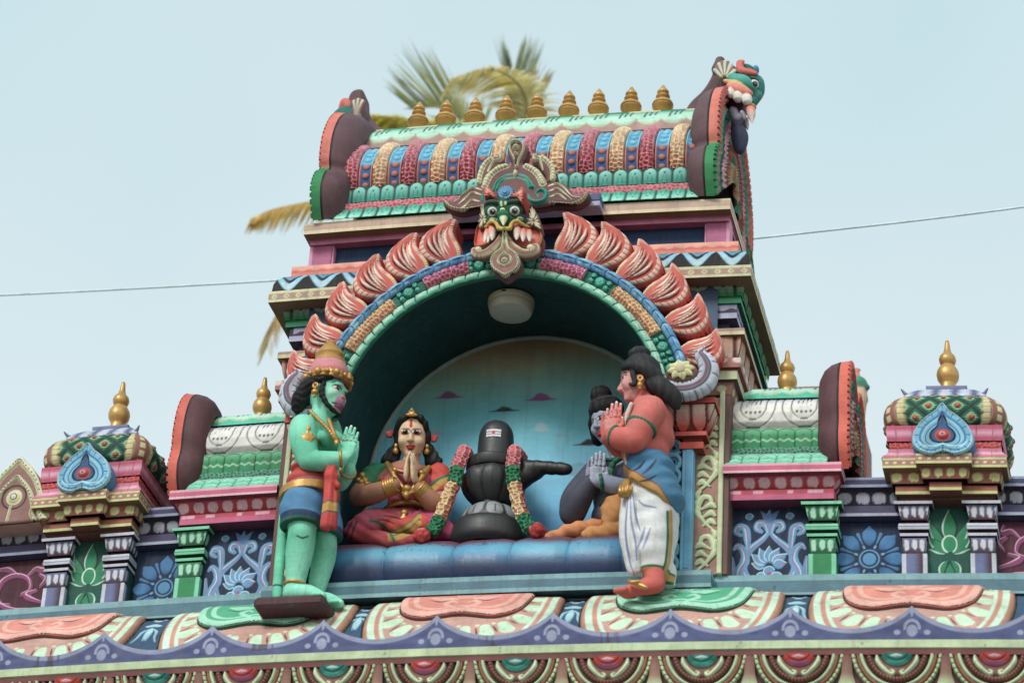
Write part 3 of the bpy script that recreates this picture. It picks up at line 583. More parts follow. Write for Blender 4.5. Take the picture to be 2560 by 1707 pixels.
for X, sg in ((-1.04, -1), (1.27, 1)):
    gt = gable(tower, 1.2, X, sg, 2.33, YR, .68, .14, SLAB, c(222, 112, 96), c(30, 140, 80), True)
    fin(tower, X, sg, [(.19, 3.34), (.13, 3.375), (.07, 3.45), (.02, 3.55), (.0, 3.66), (-.05, 3.68), (-.09, 3.64), (-.1, 3.5), (-.08, 3.3), (.1, 3.26)] if sg < 0 else [(.26, 3.34), (.22, 3.41), (.15, 3.49), (.1, 3.59), (.08, 3.70), (.05, 3.72), (.0, 3.65), (-.04, 3.5), (-.04, 3.3), (.1, 3.26)], .52, .07, SLAB)
# ---------------------------------------------------------------- niche and arch
AX, AZ, AR, YA = .155, .82, .925, -.30
niche = thing('niche', 'deep dark teal arched niche behind the seated statues', 'niche', (AX, .05, -.1))
m = M(); a = np.concatenate([[-1], np.linspace(0, PI, 61), [-1]]); pts = [(AX+AR, -.14)]+[(AX+AR*math.cos(t), AZ+AR*math.sin(t)) for t in np.linspace(0, PI, 61)]+[(AX-AR, -.14)]
pts = np.array(pts); m.grid(np.stack([np.stack([pts[:, 0], pts[:, 0]*0+y, pts[:, 1]], -1) for y in np.linspace(YA+.01, .4, 8)]), c(12, 66, 66)); obj('vault', m, PNT, niche)
m = M(); m.box(AX-AR, AX+AR, YA+.05, .4, -.18, -.13, c(40, 90, 100)); obj('floor_slab', m, PNT, niche)
# painted back wall
rr = .004
def mcol(U, V):
    n = vnoise(U*6, V*26, 3)*.35+vnoise(U*2, V*6, 5)*.65; t = np.clip((V+.1)/1.85+.06*(n-.5), 0, 1)
    st = [(0, c(20, 92, 178)), (.2, c(40, 134, 212)), (.36, c(86, 186, 238)), (.5, c(116, 208, 246)), (.62, c(104, 202, 228)), (.72, c(80, 176, 190)), (.85, c(120, 164, 148)), (.94, c(156, 134, 98)), (1, c(136, 104, 72))]
    return np.stack([np.interp(t, [q[0] for q in st], [q[1][i] for q in st]) for i in range(3)], -1)*(.9+.2*n[..., None])
cv = Cv(AX-AR-.01, AX+AR+.01, -.16, AZ+AR+.01, .005, mcol)
def cloud(px, py, w_, h_, col, wisp=True):
    p_ = P(px, py, .38); x, z = p_[0], p_[2]; w_ *= .0030; h_ *= .0040
    if wisp: cv.stroke([(x-w_, z-.004), (x, z), (x+w_, z-.006)], (.003, h_*.5, .003), col, 0, soft=2)
    for a_, b_, r_ in ((-.32, .12, .30), (-.08, .34, .42), (.18, .22, .36), (.36, .08, .22)): cv.disc((x+w_*a_, z+h_*b_), h_*r_*1.1, col, 0, h_*r_*.8, soft=2.5)
VIO, GRYC = c(122, 70, 124), c(120, 170, 186)
for q in ((1030, 910, 30, 14, VIO), (1243, 915, 32, 15, VIO), (1480, 905, 30, 6, VIO), (1155, 886, 22, 14, c(112, 160, 168)), (1243, 985, 18, 16, c(150, 196, 212)), (1158, 941, 30, 10, c(24, 30, 36)), (1354, 1018, 32, 12, c(22, 28, 34)), (1000, 995, 22, 12, c(140, 170, 190)), (1330, 1085, 26, 26, c(110, 176, 204)), (1290, 1000, 16, 8, c(120, 180, 205))): cloud(*q)
ang = np.linspace(PI*.0, PI, 50); cv.stroke([(AX+AR-.012, -.16)]+[(AX+(AR-.012)*math.cos(t), AZ+(AR-.012)*math.sin(t)) for t in ang]+[(AX-AR+.012, -.16)], .026, c(150, 170, 168), .01, 0)
m = M(); cv.mesh(m, wallf(.385), (np.hypot(cv.U-AX, np.maximum(cv.V-AZ, 0)) < AR+.004)); obj('mural', m, paint('mural_paint', .5, .15, fine=90, vary=.12), niche)
# front wall round the opening
wallfront = thing('spandrel_wall', 'blue grey wall round the big arch, mostly behind the salmon flames', 'wall', (AX, -.1, -.1))
m = M(); T = np.linspace(0, PI, 61); inn = np.array([(AX+(AR+.03)*math.cos(t), AZ+(AR+.03)*math.sin(t)) for t in T])
def rect(t, hw=1.2, top=1.0):
    x, z = math.cos(t), math.sin(t); k = min(hw/abs(x) if abs(x) > 1e-6 else 9, top/abs(z) if abs(z) > 1e-6 else 9); return (AX-.02+x*k, AZ+z*k)
oth = np.array([rect(t) for t in T])
for y in (-.08,): m.grid(np.stack([np.stack([q[:, 0], q[:, 0]*0+y, q[:, 1]], -1) for q in (inn, oth)]), c(70, 100, 130))
obj('spandrel', m, PNT, wallfront)
# ---------------------------------------------------------------- the ornamental arch
arch = thing('ornamental_arch', 'round arch of salmon flames over blue and garlanded bands', 'arch', (AX, YA, AZ))
def ringband(name, r0, r1, prof, a0, a1, fn, res=.0045, yb=-.07, parent=arch):
    """Relief strip along the arch; prof(t) height towards the street; fn(s,t)->(colour,height), s metres from the crown, + to the right."""
    rm = (r0+r1)/2; nu = int((a1-a0)*rm/res)+2; nv = max(4, int((r1-r0)/res)+2); A, T_ = np.meshgrid(np.linspace(a0, a1, nu), np.linspace(0, 1, nv))
    C, H = fn(A*rm, T_); R_ = r0+(r1-r0)*T_; H = H+prof(T_); mm = M(); X = np.stack([AX+R_*np.sin(A), YA-H, AZ+R_*np.cos(A)], -1); mm.grid(X, C)
    for e, y in ((0, YA+.02), (-1, yb)):
        q = X[e].copy(); q2 = q.copy(); q2[:, 1] = y; mm.grid(np.stack([q, q2]), C[e]*.8+0*C[e])
    for e in (0, -1):
        q = X[:, e].copy(); q2 = q.copy(); q2[:, 1] = y; mm.grid(np.stack([q, q2]), C[:, e])
    return obj(name, mm, PNT, parent)
DEG = PI/180
def f_green(s, t):
    p = .078; x = (s/p) % 1; C = lerp(c(160, 228, 206)+0*s[..., None], c(40, 156, 120), np.clip(1-t*1.6, 0, 1)); n = np.clip(1-abs(x-.04-.2*(t-.5))/.07, 0, 1); C = lerp(C, c(196, 232, 200), np.clip(1-abs(x-.5)/.3, 0, 1)*(t > .45)*.7); C = lerp(C, c(14, 96, 80), n); st = np.clip(1-abs(t-.5-.25*np.sin(x*PI))/.06, 0, 1); C = lerp(C, c(18, 120, 96), st*.8); return C, -.012*n+.006*np.sin(x*PI)
ringband('green_rim', AR-.005, AR+.042, lambda t: .008+.010*np.sin(t*PI)**.7, -88*DEG, 88*DEG, f_green)
def f_garl(light, dark, rim, lo_):
    def f(s, t):
        f1, f2 = worley(s/.024+40, t*3.1+3); r_ = np.exp(-((f2-f1)/.26)**2); C = lerp(lerp(dark+0*s[..., None], light, np.clip(t*1.3+.1, 0, 1)), rim+0*s[..., None], r_*.85); C = lerp(C, lo_+0*s[..., None], np.clip(.3-t, 0, 1)*2.2*(1-r_*.5)); return C, .014*r_
    return f
bul = lambda h: (lambda t: .008+h*np.sqrt(np.clip(1-(2*t-1)**2, 0, 1)))
G0, G1 = AR+.042, AR+.116
red_g = f_garl(c(210, 100, 150), c(196, 60, 80), c(238, 176, 200), c(206, 48, 44)); crm_g = f_garl(c(236, 176, 110), c(226, 128, 90), c(248, 228, 190), c(216, 88, 66))
def f_ros(s, t):
    """Green section: one many-rayed flower with little roses around it."""
    C = np.broadcast_to(c(14, 104, 88), s.shape+(3,)).copy(); H = 0*s
    def fl(cs, ct, r, rays):
        nonlocal C, H
        dx, dy = s-cs, (t-ct)*(G1-G0); q = np.hypot(dx, dy)/r; an = np.arctan2(dy, dx); w_ = 1-.16*(.5+.5*np.cos(an*rays)); a = np.clip((w_-q)*9, 0, 1); v = .5+.5*np.cos(an*rays) if rays > 7 else .5+.5*np.sin(q*16+an*2)
        cc = lerp(c(20, 120, 104)+0*s[..., None], c(70, 196, 170), v*.8+.2); cc = lerp(cc, c(120, 215, 195), np.clip(1-abs(q-.42)/.1, 0, 1)); C = C*(1-a[..., None])+cc*a[..., None]; H = np.maximum(H, a*(.02*np.sqrt(np.clip(1-q*q*.8, 0, 1))+.005*v))
    for cs in f_ros.cs: fl(cs, .5, .036, 16); [fl(cs+dx, dt, .019, 5) for dx in (-.052, .052) for dt in (.25, .75)]
    return C, H
rmid = (G0+G1)/2
for a0, a1, kind in ((-11.8, 11.8, 'g0'), (11.8, 27.5, 'r'), (27.5, 39.5, 'g'), (39.5, 61, 'c'), (61, 82, 'g2')):
    for sg in ((1,) if kind == 'g0' else (1, -1)):
        b0, b1 = (a0, a1) if sg == 1 else (-a1, -a0)
        if kind[0] == 'g':
            f_ros.cs = {'g0': [-.15, 0, .15], 'g': [(b0+b1)/2*DEG*rmid], 'g2': [sg*66.5*DEG*rmid, sg*75*DEG*rmid]}[kind]
            ringband('rosette_section', G0, G1, bul(.006), b0*DEG, b1*DEG, f_ros)
        else: ringband('garland_section', G0, G1, bul(.026), b0*DEG, b1*DEG, red_g if kind == 'r' else crm_g)
def f_blue(s, t):
    p = .098; sh = s/p+.18*np.sign(s)*np.sin(t*PI); x = (sh % 1); n = np.clip(1-abs(x-.5)/.055, 0, 1); C = lerp(lerp(c(76, 150, 204)+0*s[..., None], c(150, 206, 232), np.clip(vnoise(s*40, t*3)*1.7-.7, 0, 1)), c(112, 180, 220), np.clip(1-abs(t-.62)/.25, 0, 1)*.6); n2 = np.clip(1-abs(x-.02)/.04, 0, 1)*(t < .55)+np.clip(1-abs(t-.5)/.035, 0, 1)*.7; C = lerp(C, c(20, 60, 104), np.clip(n*(t > .1)+n2, 0, 1)*.9); C = lerp(C, BK, np.clip((.09-t)/.05, 0, 1)); return C, -.008*n+.012*np.sin((x-.5) % 1*PI)*(t > .5)
ringband('blue_band', G1, G1+.056, bul(.03), -86*DEG, 86*DEG, f_blue)
# flames
def flame_mesh(mm, ang, sg, ln):
    ns, nv = 64, 46; s_, v_ = np.meshgrid(np.linspace(0, 1, ns), np.linspace(0, 1, nv), indexing='ij')
    ks = [0, .12, .25, .4, .55, .7, .82, .91, .97, 1.]; xl = np.interp(s_, ks, [-.24, -.29, -.32, -.31, -.28, -.27, -.31, -.37, -.40, -.40]); xr = np.interp(s_, ks, [.14, .30, .45, .55, .57, .52, .43, .28, .10, -.12])
    X_ = (xl+(xr-xl)*v_); ed = np.minimum(v_, 1-v_); B = np.clip(ed/.045, 0, 1)
    H = .03*np.sqrt(1-(1-B)**2)+.028*np.sin(v_*PI)+.02*np.sin(s_*PI*.8); wd = np.clip((xr-xl)*4, .0, 1)
    C = np.broadcast_to(c(214, 92, 78), s_.shape+(3,)).copy(); C = lerp(C, c(186, 58, 50), np.clip(.35-s_, 0, 1)*1.2)
    # curved stripes
    vv = v_+.10*(s_-.5)
    for k_, (v0, e0, e1) in enumerate(((.22, .25, .88), (.33, .08, .86), (.45, .10, .86), (.57, .05, .82), (.68, .1, .74))):
        ctr = v0+.05*np.sin(s_*4+k_); wv = .046*np.sin(np.clip((s_-e0)/(e1-e0), 0, 1)*PI)**.6*(s_ > e0)*(s_ < e1); a_ = np.clip((wv-abs(vv-ctr))*40, 0, 1); wh = c(250, 224, 210) if k_ % 2 == 0 else c(242, 196, 180); C = lerp(C, wh+0*C, a_*np.clip(1.35-abs(s_-(e0+e1)/2)*1.3, 0, 1)); H = H+.006*a_
        b_ = np.clip((.028*np.sin(np.clip((s_-e0)/(e1-e0), 0, 1)*PI)**.5*(s_ > e0)*(s_ < e1)-abs(vv-ctr-.062))*50, 0, 1); C = lerp(C, c(62, 18, 24)+0*C, b_*.9); H = H-.010*b_
    ob = np.clip((v_-.80)*30, 0, 1)*np.clip((.955-v_)*40, 0, 1)*(s_ > .06); seg = ((s_*9) % 1); C = lerp(C, lerp(c(244, 196, 178), c(236, 214, 160), np.clip(.3-s_, 0, 1)*4), ob); tk = np.clip(1.3-abs(seg-.5)/.10, 0, 1)*ob; C = lerp(C, c(90, 24, 26)+0*C, np.clip(tk, 0, 1)*.9); H = H+.008*ob*(1-.6*tk)
    ib = np.clip((.15-v_)*30, 0, 1)*np.clip((v_-.03)*60, 0, 1)*(s_ > .04); C = lerp(C, lerp(c(240, 186, 168), c(236, 214, 150), np.clip(.45-s_, 0, 1)*3), ib); sr = np.clip(1-abs(((s_*22) % 1)-.5)/.12, 0, 1)*ib; C = lerp(C, c(110, 40, 36)+0*C, sr*.6); H = H+.005*ib*(1-sr)
    C = lerp(C, c(244, 190, 172)+0*C, np.clip((s_-.93)*14, 0, 1))
    X_ = X_+np.where(v_ > .99, .012*np.sin(s_*9*2*PI), 0)*(s_ > .05)
    rr_ = (G1+.045)+s_*ln; tx = sg*X_*ln; ca, sa = math.cos(ang), math.sin(ang)
    x = AX+rr_*sa+tx*ca; z = AZ+rr_*ca-tx*sa; y = YA+.055-H*ln/.25
    Xf = np.stack([x, y, z], -1); mm.grid(Xf, C)
    bd = np.concatenate([np.stack([Xf[:, 0], C[:, 0]], 1), np.stack([Xf[-1], C[-1]], 1)[1:], np.stack([Xf[::-1, -1], C[::-1, -1]], 1)[1:]]); q = bd[:, 0]; q2 = q.copy(); q2[:, 1] += .028; ctr_ = q.mean(0); q3 = ctr_+(q-ctr_)*.93; q3[:, 1] = YA+.20
    cs = np.tile(c(196, 60, 50), (len(q), 1)); mm.grid(np.stack([q, q2, q3]), np.stack([cs, cs, cs]))
for sg in (1, -1):
    for i, an in enumerate((14.6, 24.6, 35.1, 45.9, 56.6, 67.3)):
        mm = M(); flame_mesh(mm, sg*(an+3.2)*DEG, sg, (.275, .275, .27, .262, .25, .235)[i]); obj('flame_leaf', mm, PNT, arch)
# ---------------------------------------------------------------- scrolls where the arch lands on its capitals
for sg in (1, -1):
    fx_ = lambda x: AX+sg*(x-AX)
    pts = [(fx_(x), YA-.07, z) for x, z in ((1.105, 1.005), (1.085, .975), (1.10, .935), (1.17, .905), (1.26, .91), (1.325, .955), (1.345, 1.03), (1.325, 1.09), (1.30, 1.13), (1.315, 1.165))]
    def fsc(L, th, rr, C):
        fr = np.cos(th); C = np.broadcast_to(c(66, 70, 108), L.shape+(3,)).copy(); up_ = np.sin(th)*sg
        C = lerp(C, c(206, 212, 230)+0*C, np.clip((-fr+.55)*6, 0, 1)); C = lerp(C, c(112, 82, 100)+0*C, np.clip((.3-abs(up_-.05))*9, 0, 1)*(fr < 0)); C = lerp(C, DPUR+0*C, np.clip(1.4-abs(abs(up_-.05)-.34)/.06, 0, 1)*(fr < 0)); tk = np.clip(1-abs(((L/.03) % 1)-.5)/.1, 0, 1)*(abs(up_) > .5); C = lerp(C, c(40, 44, 80)+0*C, tk); return C, -.006*tk
    mm = M(); mm.tube(pts, [.022, .04, .05, .056, .058, .058, .056, .048, .036, .014], LAV, 40, 12, .9, (0, 1, 0), True, fsc); obj('arch_scroll', mm, PNT, arch)
    mm = M(); fc = (fx_(1.20), YA-.13, 1.01)
    mm.ball((fc[0], fc[1]+.05, fc[2]), (.09, .06, .07), c(150, 106, 92))
    for k_ in range(8):
        a_ = k_*PI/4+.2; d_ = np.array([math.cos(a_), 0, math.sin(a_)*.8]); e_ = np.array([-math.sin(a_), 0, math.cos(a_)*.8]); pl = [(0, .014), (.35, .5), (.7, .46), (1, 0)]; 
        ss, tt = np.meshgrid(np.linspace(0, 1, 9), np.linspace(-1, 1, 7), indexing='ij'); wd = .022*np.sin(np.clip(ss*.93+.07, 0, 1)*PI)**.8; X = np.array(fc)+(.018+.062*ss)[..., None]*d_+(tt*wd)[..., None]*e_+((.012-.02*ss**2+.008*(1-tt**2))*-1)[..., None]*np.array([0, 1., 0]); mm.grid(X, lerp(c(226, 220, 160)+0*X, c(180, 190, 120), np.clip(1-abs(tt)/.25, 0, 1)*(ss < .7)))
    mm.lathe([(0, .03), (.012, .03), (.026, .022), (.03, .006)], fc, c(200, 180, 150), 18, ax=(0, -1, 0)); obj('scroll_flower', mm, PNT, arch)
# ---------------------------------------------------------------- jambs
for sg in (1, -1):
    jn = 'right' if sg > 0 else 'left'; fx_ = lambda x: AX+sg*(x-AX)
    J = thing('jamb_pier', 'blue pier with red lotus capital '+('behind the white robed statue' if sg > 0 else 'behind the green skinned statue'), 'pier', (fx_(1.21), -.2, -.1))
    bx = lambda mm, x0, x1, *r: mm.box(min(fx_(x0), fx_(x1)), max(fx_(x0), fx_(x1)), *r)
    mm = M(); bx(mm, 1.185, 1.245, -.23, -.05, -.11, .66, c(112, 184, 218)); bx(mm, 1.205, 1.238, -.234, -.2, -.1, .65, c(92, 164, 206), .002); obj('shaft', mm, PNT, J)
    mm = M(); bx(mm, 1.075, 1.187, -.19, -.05, -.11, .66, c(34, 76, 122)); obj('shaft_side', mm, PNT, J)
    for k_ in range(9):
        z = -.06+k_*.088; mm = M(); q = [(fx_(1.13+.042*math.cos(t)), -.205, z+.042*math.sin(t)) for t in np.linspace(-2.6, 2.6, 16)]
        mm.tube(q, .0135, c(120, 196, 226), 8, 2); q = [(fx_(1.13+.02*math.cos(t)), -.2, z+.02*math.sin(t)) for t in np.linspace(-2.6, 2.6, 12)]; mm.tube(q, .008, c(80, 156, 200), 6, 2); obj('chain_ring', mm, PNT, J)
    def cap_l(s, t, L, C):
        p = fit(L, .085); x = (s/p) % 1-.5; e = .44*np.sqrt(np.clip(1-((.5-t)/.5)**2*(t < .5), 0, 1))-abs(x); a_ = np.clip(e/.06, 0, 1); return lerp(c(110, 30, 30)+0*C, lerp(c(200, 60, 48)+0*C, c(236, 200, 186)+0*C, np.clip(t*1.5-.3, 0, 1)), a_), .01*a_
    mm = M(); hw = .085
    cornice(mm, upath(fx_(1.235), hw, -.26, .0), [([(-.06, .62), (-.02, .62)], DRED, None), ([(-.02, .62), (-.02, .66)], c(206, 74, 60), None), ([(-.02, .66), (-.04, .665)], LSAL, None), ([(-.04, .665), (-.03, .69)], DRED, None), ([(-.03, .69), (.0, .69)], DRED, None), ([(.0, .69), (.0, .715)], c(206, 80, 66), None), (arc(-.02, .72, .035, .86, .03, 10), c(200, 60, 50), cap_l), ([(.035, .86), (.055, .862)], DRED, None), ([(.055, .862), (.055, .895)], c(210, 78, 66), None), ([(.055, .895), (-.1, .9)], LSAL, None)])
    obj('capital', mm, PNT, J)
# painted scroll panels outside the piers
def scroll_panel(sg):
    fx_ = lambda x: AX+sg*(x-AX); x0, x1 = sorted((fx_(1.247), fx_(1.372))); cv = Cv(x0, x1, -.1, .98, .003, c(168, 120, 104) if sg > 0 else c(116, 72, 78))
    xc = (x0+x1)/2; w_ = x1-x0; LV, LD = c(190, 204, 150), c(74, 48, 50); st = []
    for k_ in range(4):
        z0 = -.08+k_*.24; d = 1 if k_ % 2 else -1; d *= sg
        st.append([(xc+d*.35*w_, z0), (xc-d*.1*w_, z0+.06), (xc-d*.38*w_, z0+.13), (xc-d*.2*w_, z0+.2), (xc+d*.15*w_, z0+.2), (xc+d*.25*w_, z0+.15)])
        for q in (.03, .08, .13): st.append([(xc-d*(.1+q)*w_, z0+q), (xc+d*.2*w_, z0+q+.03), (xc+d*.38*w_, z0+q+.015)]); st.append([(xc-d*.3*w_, z0+q+.05), (xc-d*.42*w_, z0+q+.09), (xc-d*.3*w_, z0+q+.11)])
    for q in st: cv.stroke(np.array(q)+(.006, -.007), (.008, .042, .022), LD)
    for q in st: cv.stroke(q, (.008, .036, .020), LV, .006)
    for q in st: cv.stroke(np.array(q)+(-.002, .006), (.002, .007, .003), c(226, 232, 196))
    t = thing('painted_pilaster', 'tall brown pilaster painted with pale leaf scrolls '+('beside the blue pier on the right' if sg > 0 else 'behind the green skinned statue'), 'pilaster', (xc, -.15, -.1))
    mm = M(); cv.mesh(mm, wallf(-.152)); obj('scroll_panel', mm, PNT, t)
    mm = M(); mm.box(x0, x1, -.15, .0, -.1, .98, c(168, 120, 104) if sg > 0 else c(116, 72, 78), .001); e0, e1 = sorted((fx_(1.372), fx_(1.40))); mm.box(e0, e1, -.165, .0, -.1, 1.02, c(200, 206, 166), .004); obj('edge_strip', mm, PNT, t)
    mm = M(); e0, e1 = sorted((fx_(1.40), fx_(1.43))); mm.box(e0, e1, -.15, .0, -.1, 1.0, c(110, 76, 70), .004); obj('outer_strip', mm, PNT, t)
    mm = M(); xq = fx_(1.33); cornice(mm, upath(xq, .10, -.15, .3), [([(-.05, 1.0), (0, 1.0)], BRN, None), (arc(0, 1.0, .015, 1.07, .02, 6), c(150, 100, 84), p_dots(.09, c(196, 204, 150), .3, .3)), ([(.015, 1.07), (.04, 1.075)], c(90, 60, 60), None), ([(.04, 1.075), (.04, 1.13)], c(196, 200, 160), None), ([(.04, 1.13), (.06, 1.14)], DRED, None), ([(.06, 1.14), (.06, 1.2)], c(168, 112, 100), p_dots(.1, c(230, 205, 195), .4, .4, .8)), ([(.06, 1.2), (-.1, 1.22)], BRN, None)]); obj('bracket', mm, PNT, t)
scroll_panel(1); scroll_panel(-1)
# round lamp on the vault
lp = thing('ceiling_lamp', 'round white plastic lamp fixed under the niche vault', 'lamp', (.135, -.05, 1.735))
mm = M(); mm.lathe([(0, .0), (.128, .0), (.134, -.006), (.134, -.034), (.13, -.04)], (.135, -.05, 1.735), c(206, 190, 160), 48); mm.box(.11, .135, -.186, -.18, 1.715, 1.725, c(40, 30, 25), .001); obj('lamp_base', mm, LAMP, lp)
mm = M(); mm.lathe([(.129, -.04), (.131, -.055), (.118, -.09), (.08, -.102), (.0, -.106)], (.135, -.05, 1.735), c(196, 186, 164), 48); obj('diffuser', mm, LAMP, lp)
mm = M(); mm.lathe([(0, 0), (.05, 0), (.05, .05), (0, .05)], (.135, -.05, 1.735), c(150, 150, 140), 16); obj('mount', mm, LAMP, lp)
# ---------------------------------------------------------------- lion mask and crest at the crown of the arch
def Q6(x, y, Y=-.5): return P(1090+x/4.2375, 340+y/4.2375, Y, 1)
CR1, CR2 = c(218, 214, 172), c(120, 76, 78)
crest = thing('arch_crest', 'carved mauve and cream crest spread behind the lion face', 'crest', tuple(Q6(860, 780, -.26)))
YC = -.27
q2 = lambda pts: [tuple(Q6(x, y, YC)[[0, 2]]) for x, y in pts]
lo, hi = Q6(60, 840, YC), Q6(1680, 60, YC)
cv = Cv(lo[0], hi[0], lo[2]-.02, hi[2]+.02, .0028, CR2); keepm = np.zeros(cv.U.shape, bool)
BODY = [[(480, 790), (500, 520), (560, 400), (700, 330), (800, 330), (780, 240), (760, 150), (800, 90), (870, 70), (940, 95), (985, 160), (960, 260), (940, 320), (1080, 350), (1170, 470), (1210, 560), (1240, 740), (960, 780)],
 [(560, 560), (420, 540), (330, 590), (240, 680), (140, 700), (85, 675), (85, 740), (160, 800), (270, 825), (400, 800), (520, 760)],
 [(1170, 540), (1290, 500), (1390, 540), (1460, 620), (1540, 640), (1600, 590), (1635, 640), (1580, 710), (1470, 755), (1330, 750), (1200, 730)],
 [(440, 540), (445, 440), (490, 340), (570, 260), (670, 230), (740, 290), (700, 360), (600, 400), (540, 540)],
 [(1270, 500), (1280, 400), (1230, 300), (1130, 215), (1050, 235), (1025, 300), (1080, 340), (1160, 440), (1180, 520)]]
for b in BODY: cv.poly(q2(b), CR2, .03, .03, 4)
keepm = cv.H > 0
S6 = lambda pts, w_, col, h, **k: cv.stroke(q2(pts), np.array(w_)*.00053 if np.ndim(w_) else w_*.00053, col, h, **k)
def toothed(pts, w_, n, col=CR1, dk=c(80, 46, 50)):
    S6(pts, w_, col, .044); p_ = spline(np.array(q2(pts)), 8)
    for i in np.linspace(1, len(p_)-2, n).astype(int):
        d = nrm(p_[i+1]-p_[i-1]); n_ = np.array([-d[1], d[0]])*w_*.00053*.5; cv.stroke([p_[i]-n_, p_[i]+n_], .0035, dk, 0, 0)
toothed([(530, 550), (580, 450), (660, 380), (750, 345)], 84, 9); toothed([(970, 345), (1050, 390), (1110, 460), (1140, 530)], 84, 9)
toothed([(460, 520), (480, 420), (530, 320), (590, 270)], 66, 8); toothed([(1250, 480), (1250, 390), (1210, 310), (1140, 250)], 66, 8)
S6([(560, 400), (620, 310), (690, 290), (700, 250), (650, 240)], (20, 34, 40, 40, 16), CR1, .055); S6([(1140, 380), (1110, 290), (1050, 290), (1060, 240), (1110, 245)], (20, 34, 40, 40, 16), CR1, .055)
for o_ in (0, 38): S6([(620+o_, 610-o_*.3), (660+o_*.9, 520), (760, 445+o_), (860, 430+o_)], (34, 32, 26, 18), c(40, 165, 140), .042); S6([(870, 430+o_), (960, 460+o_), (1020-o_*.8, 540), (1040-o_, 580)], (18, 26, 32, 34), c(40, 165, 140), .042)
cv.disc(q2([(1030, 575)])[0], .017, c(30, 150, 128), .05); S6([(990, 650), (1010, 710), (1080, 735), (1160, 710), (1180, 640), (1130, 600), (1085, 625), (1090, 665)], (16, 54, 60, 60, 58, 54, 46, 24), c(30, 150, 132), .052)
S6([(505, 720), (510, 660), (540, 620)], 36, c(30, 150, 132), .04)
cv.leaf(q2([(855, 385)])[0], q2([(855, 475)])[0], .03, CR1, .05, edge=c(70, 40, 40)); S6([(860, 370), (850, 300), (800, 190), (800, 120), (865, 85), (930, 120), (935, 190), (885, 300), (875, 360)], 26, CR1, .05)
S6([(860, 345), (858, 250)], 20, c(90, 44, 50), .02); cv.disc(q2([(858, 150)])[0], .02, c(206, 204, 166), .058); cv.disc(q2([(856, 222)])[0], .013, c(206, 204, 166), .055); cv.disc(q2([(872, 88)])[0], .015, CR1, .055)
for p_ in ([(500, 600), (400, 580), (300, 640), (200, 720)], [(490, 650), (400, 630), (320, 690), (250, 750)], [(470, 720), (390, 710), (330, 760), (280, 790)]): S6(p_, (10, 26, 22, 6), CR1, .042); S6(np.array(p_)+(0, 20), (2, 7, 7, 2), c(66, 34, 42), 0)
toothed([(520, 770), (400, 795), (270, 805), (160, 775), (100, 710)], 30, 14); toothed([(1220, 735), (1340, 745), (1470, 745), (1570, 690), (1610, 620)], 30, 14)
for p_ in ([(1200, 560), (1290, 535), (1370, 580), (1450, 660), (1540, 670)], [(1210, 610), (1300, 590), (1380, 640), (1450, 700)], [(1220, 670), (1310, 650), (1390, 700)]): S6(p_, (10, 26, 22, 10, 6)[:len(p_)+1], CR1, .042); S6(np.array(p_)+(0, 20), (2, 7, 7, 2), c(66, 34, 42), 0)
mm = M(); cv.mesh(mm, wallf(YC), keepm)
for b in BODY: mm.prism(spline(np.array(q2(b)), 4, True), YC+.004, YC+.045, CR2, c(108, 70, 72))
obj('relief', mm, PNT, crest)
mask = thing('lion_mask', 'green faced fanged lion mask on the arch crown', 'mask', tuple(Q6(720, 1100, -.4)))
FG, FG2, YL = c(16, 92, 66), c(24, 124, 84), c(214, 176, 70)
k = Clay(.004); q = lambda x, y, Y: Q6(x, y, Y)
k.ell(q(720, 860, -.43), (.095, .09, .10), FG, .02); k.ell(q(722, 740, -.5), (.04, .05, .075), FG, .02)
for x, y in ((598, 800), (835, 792)): k.ell(q(x, y, -.5), (.047, .05, .05), FG, .015); k.ell(q(x, y-60, -.52), (.05, .045, .02), c(30, 50, 46), .008); k.ell(q(x, y-88, -.53), (.045, .03, .014), FG2, .006)
k.ell(q(716, 845, -.56), (.035, .045, .032), FG2, .01); k.cap(q(715, 880, -.575), q(714, 945, -.60), .022, .005, c(214, 220, 170), .008); k.ell(q(705, 785, -.57), (.016, .014, .014), c(222, 222, 170), .004)
k.chain([q(690, 960, -.5), q(610, 890, -.5), q(550, 940, -.46), q(470, 955, -.42)], [.026, .03, .024, .014], FG, .02); k.chain([q(750, 960, -.5), q(840, 885, -.5), q(930, 930, -.46), q(1080, 970, -.42)], [.026, .03, .024, .014], FG, .02)
k.cap(q(670, 985, -.53), q(785, 985, -.53), .022, .022, c(12, 60, 44), .01)
for p_ in ([(665, 985, -.55), (640, 930, -.55), (600, 905, -.55), (560, 925, -.52), (540, 960, -.5), (500, 965, -.47), (460, 985, -.45)], [(785, 985, -.55), (800, 930, -.55), (850, 900, -.55), (900, 925, -.53), (960, 960, -.5), (1040, 960, -.47), (1115, 1030, -.44)], [(672, 970, -.565), (700, 985, -.57), (725, 975, -.575), (755, 985, -.57), (788, 968, -.565)]): k.chain([q(*v) for v in p_], .0095, YL, .004)
for x in (690, 735): k.line([q(x, 700, -.545), q(x, 740, -.552)], .007, c(206, 216, 170))
k.ell(q(600, 888, -.54), (.02, .02, .008), c(180, 200, 160), .004); k.ell(q(890, 880, -.54), (.02, .02, .008), c(180, 200, 160), .004)
clay_obj(k, 'face', PNT, mask)
for x, y in ((598, 805), (833, 797)):
    k = Clay(.003); ce = q(x, y, -.545); k.ell(ce, .029, c(214, 206, 196), .004); f = ce+np.array([.006, -.029, -.012]); k.dot(f, (.0185, .03, .0185), BK); k.dot(f, (.014, .03, .014), c(96, 100, 100)); k.dot(f, (.0115, .03, .0115), BK); k.dot(f+np.array([.004, 0, .004]), (.004, .03, .004), WHT); clay_obj(k, 'eye', paint('glossy_paint', .22, .05, 0, .6), mask)
mm = M()
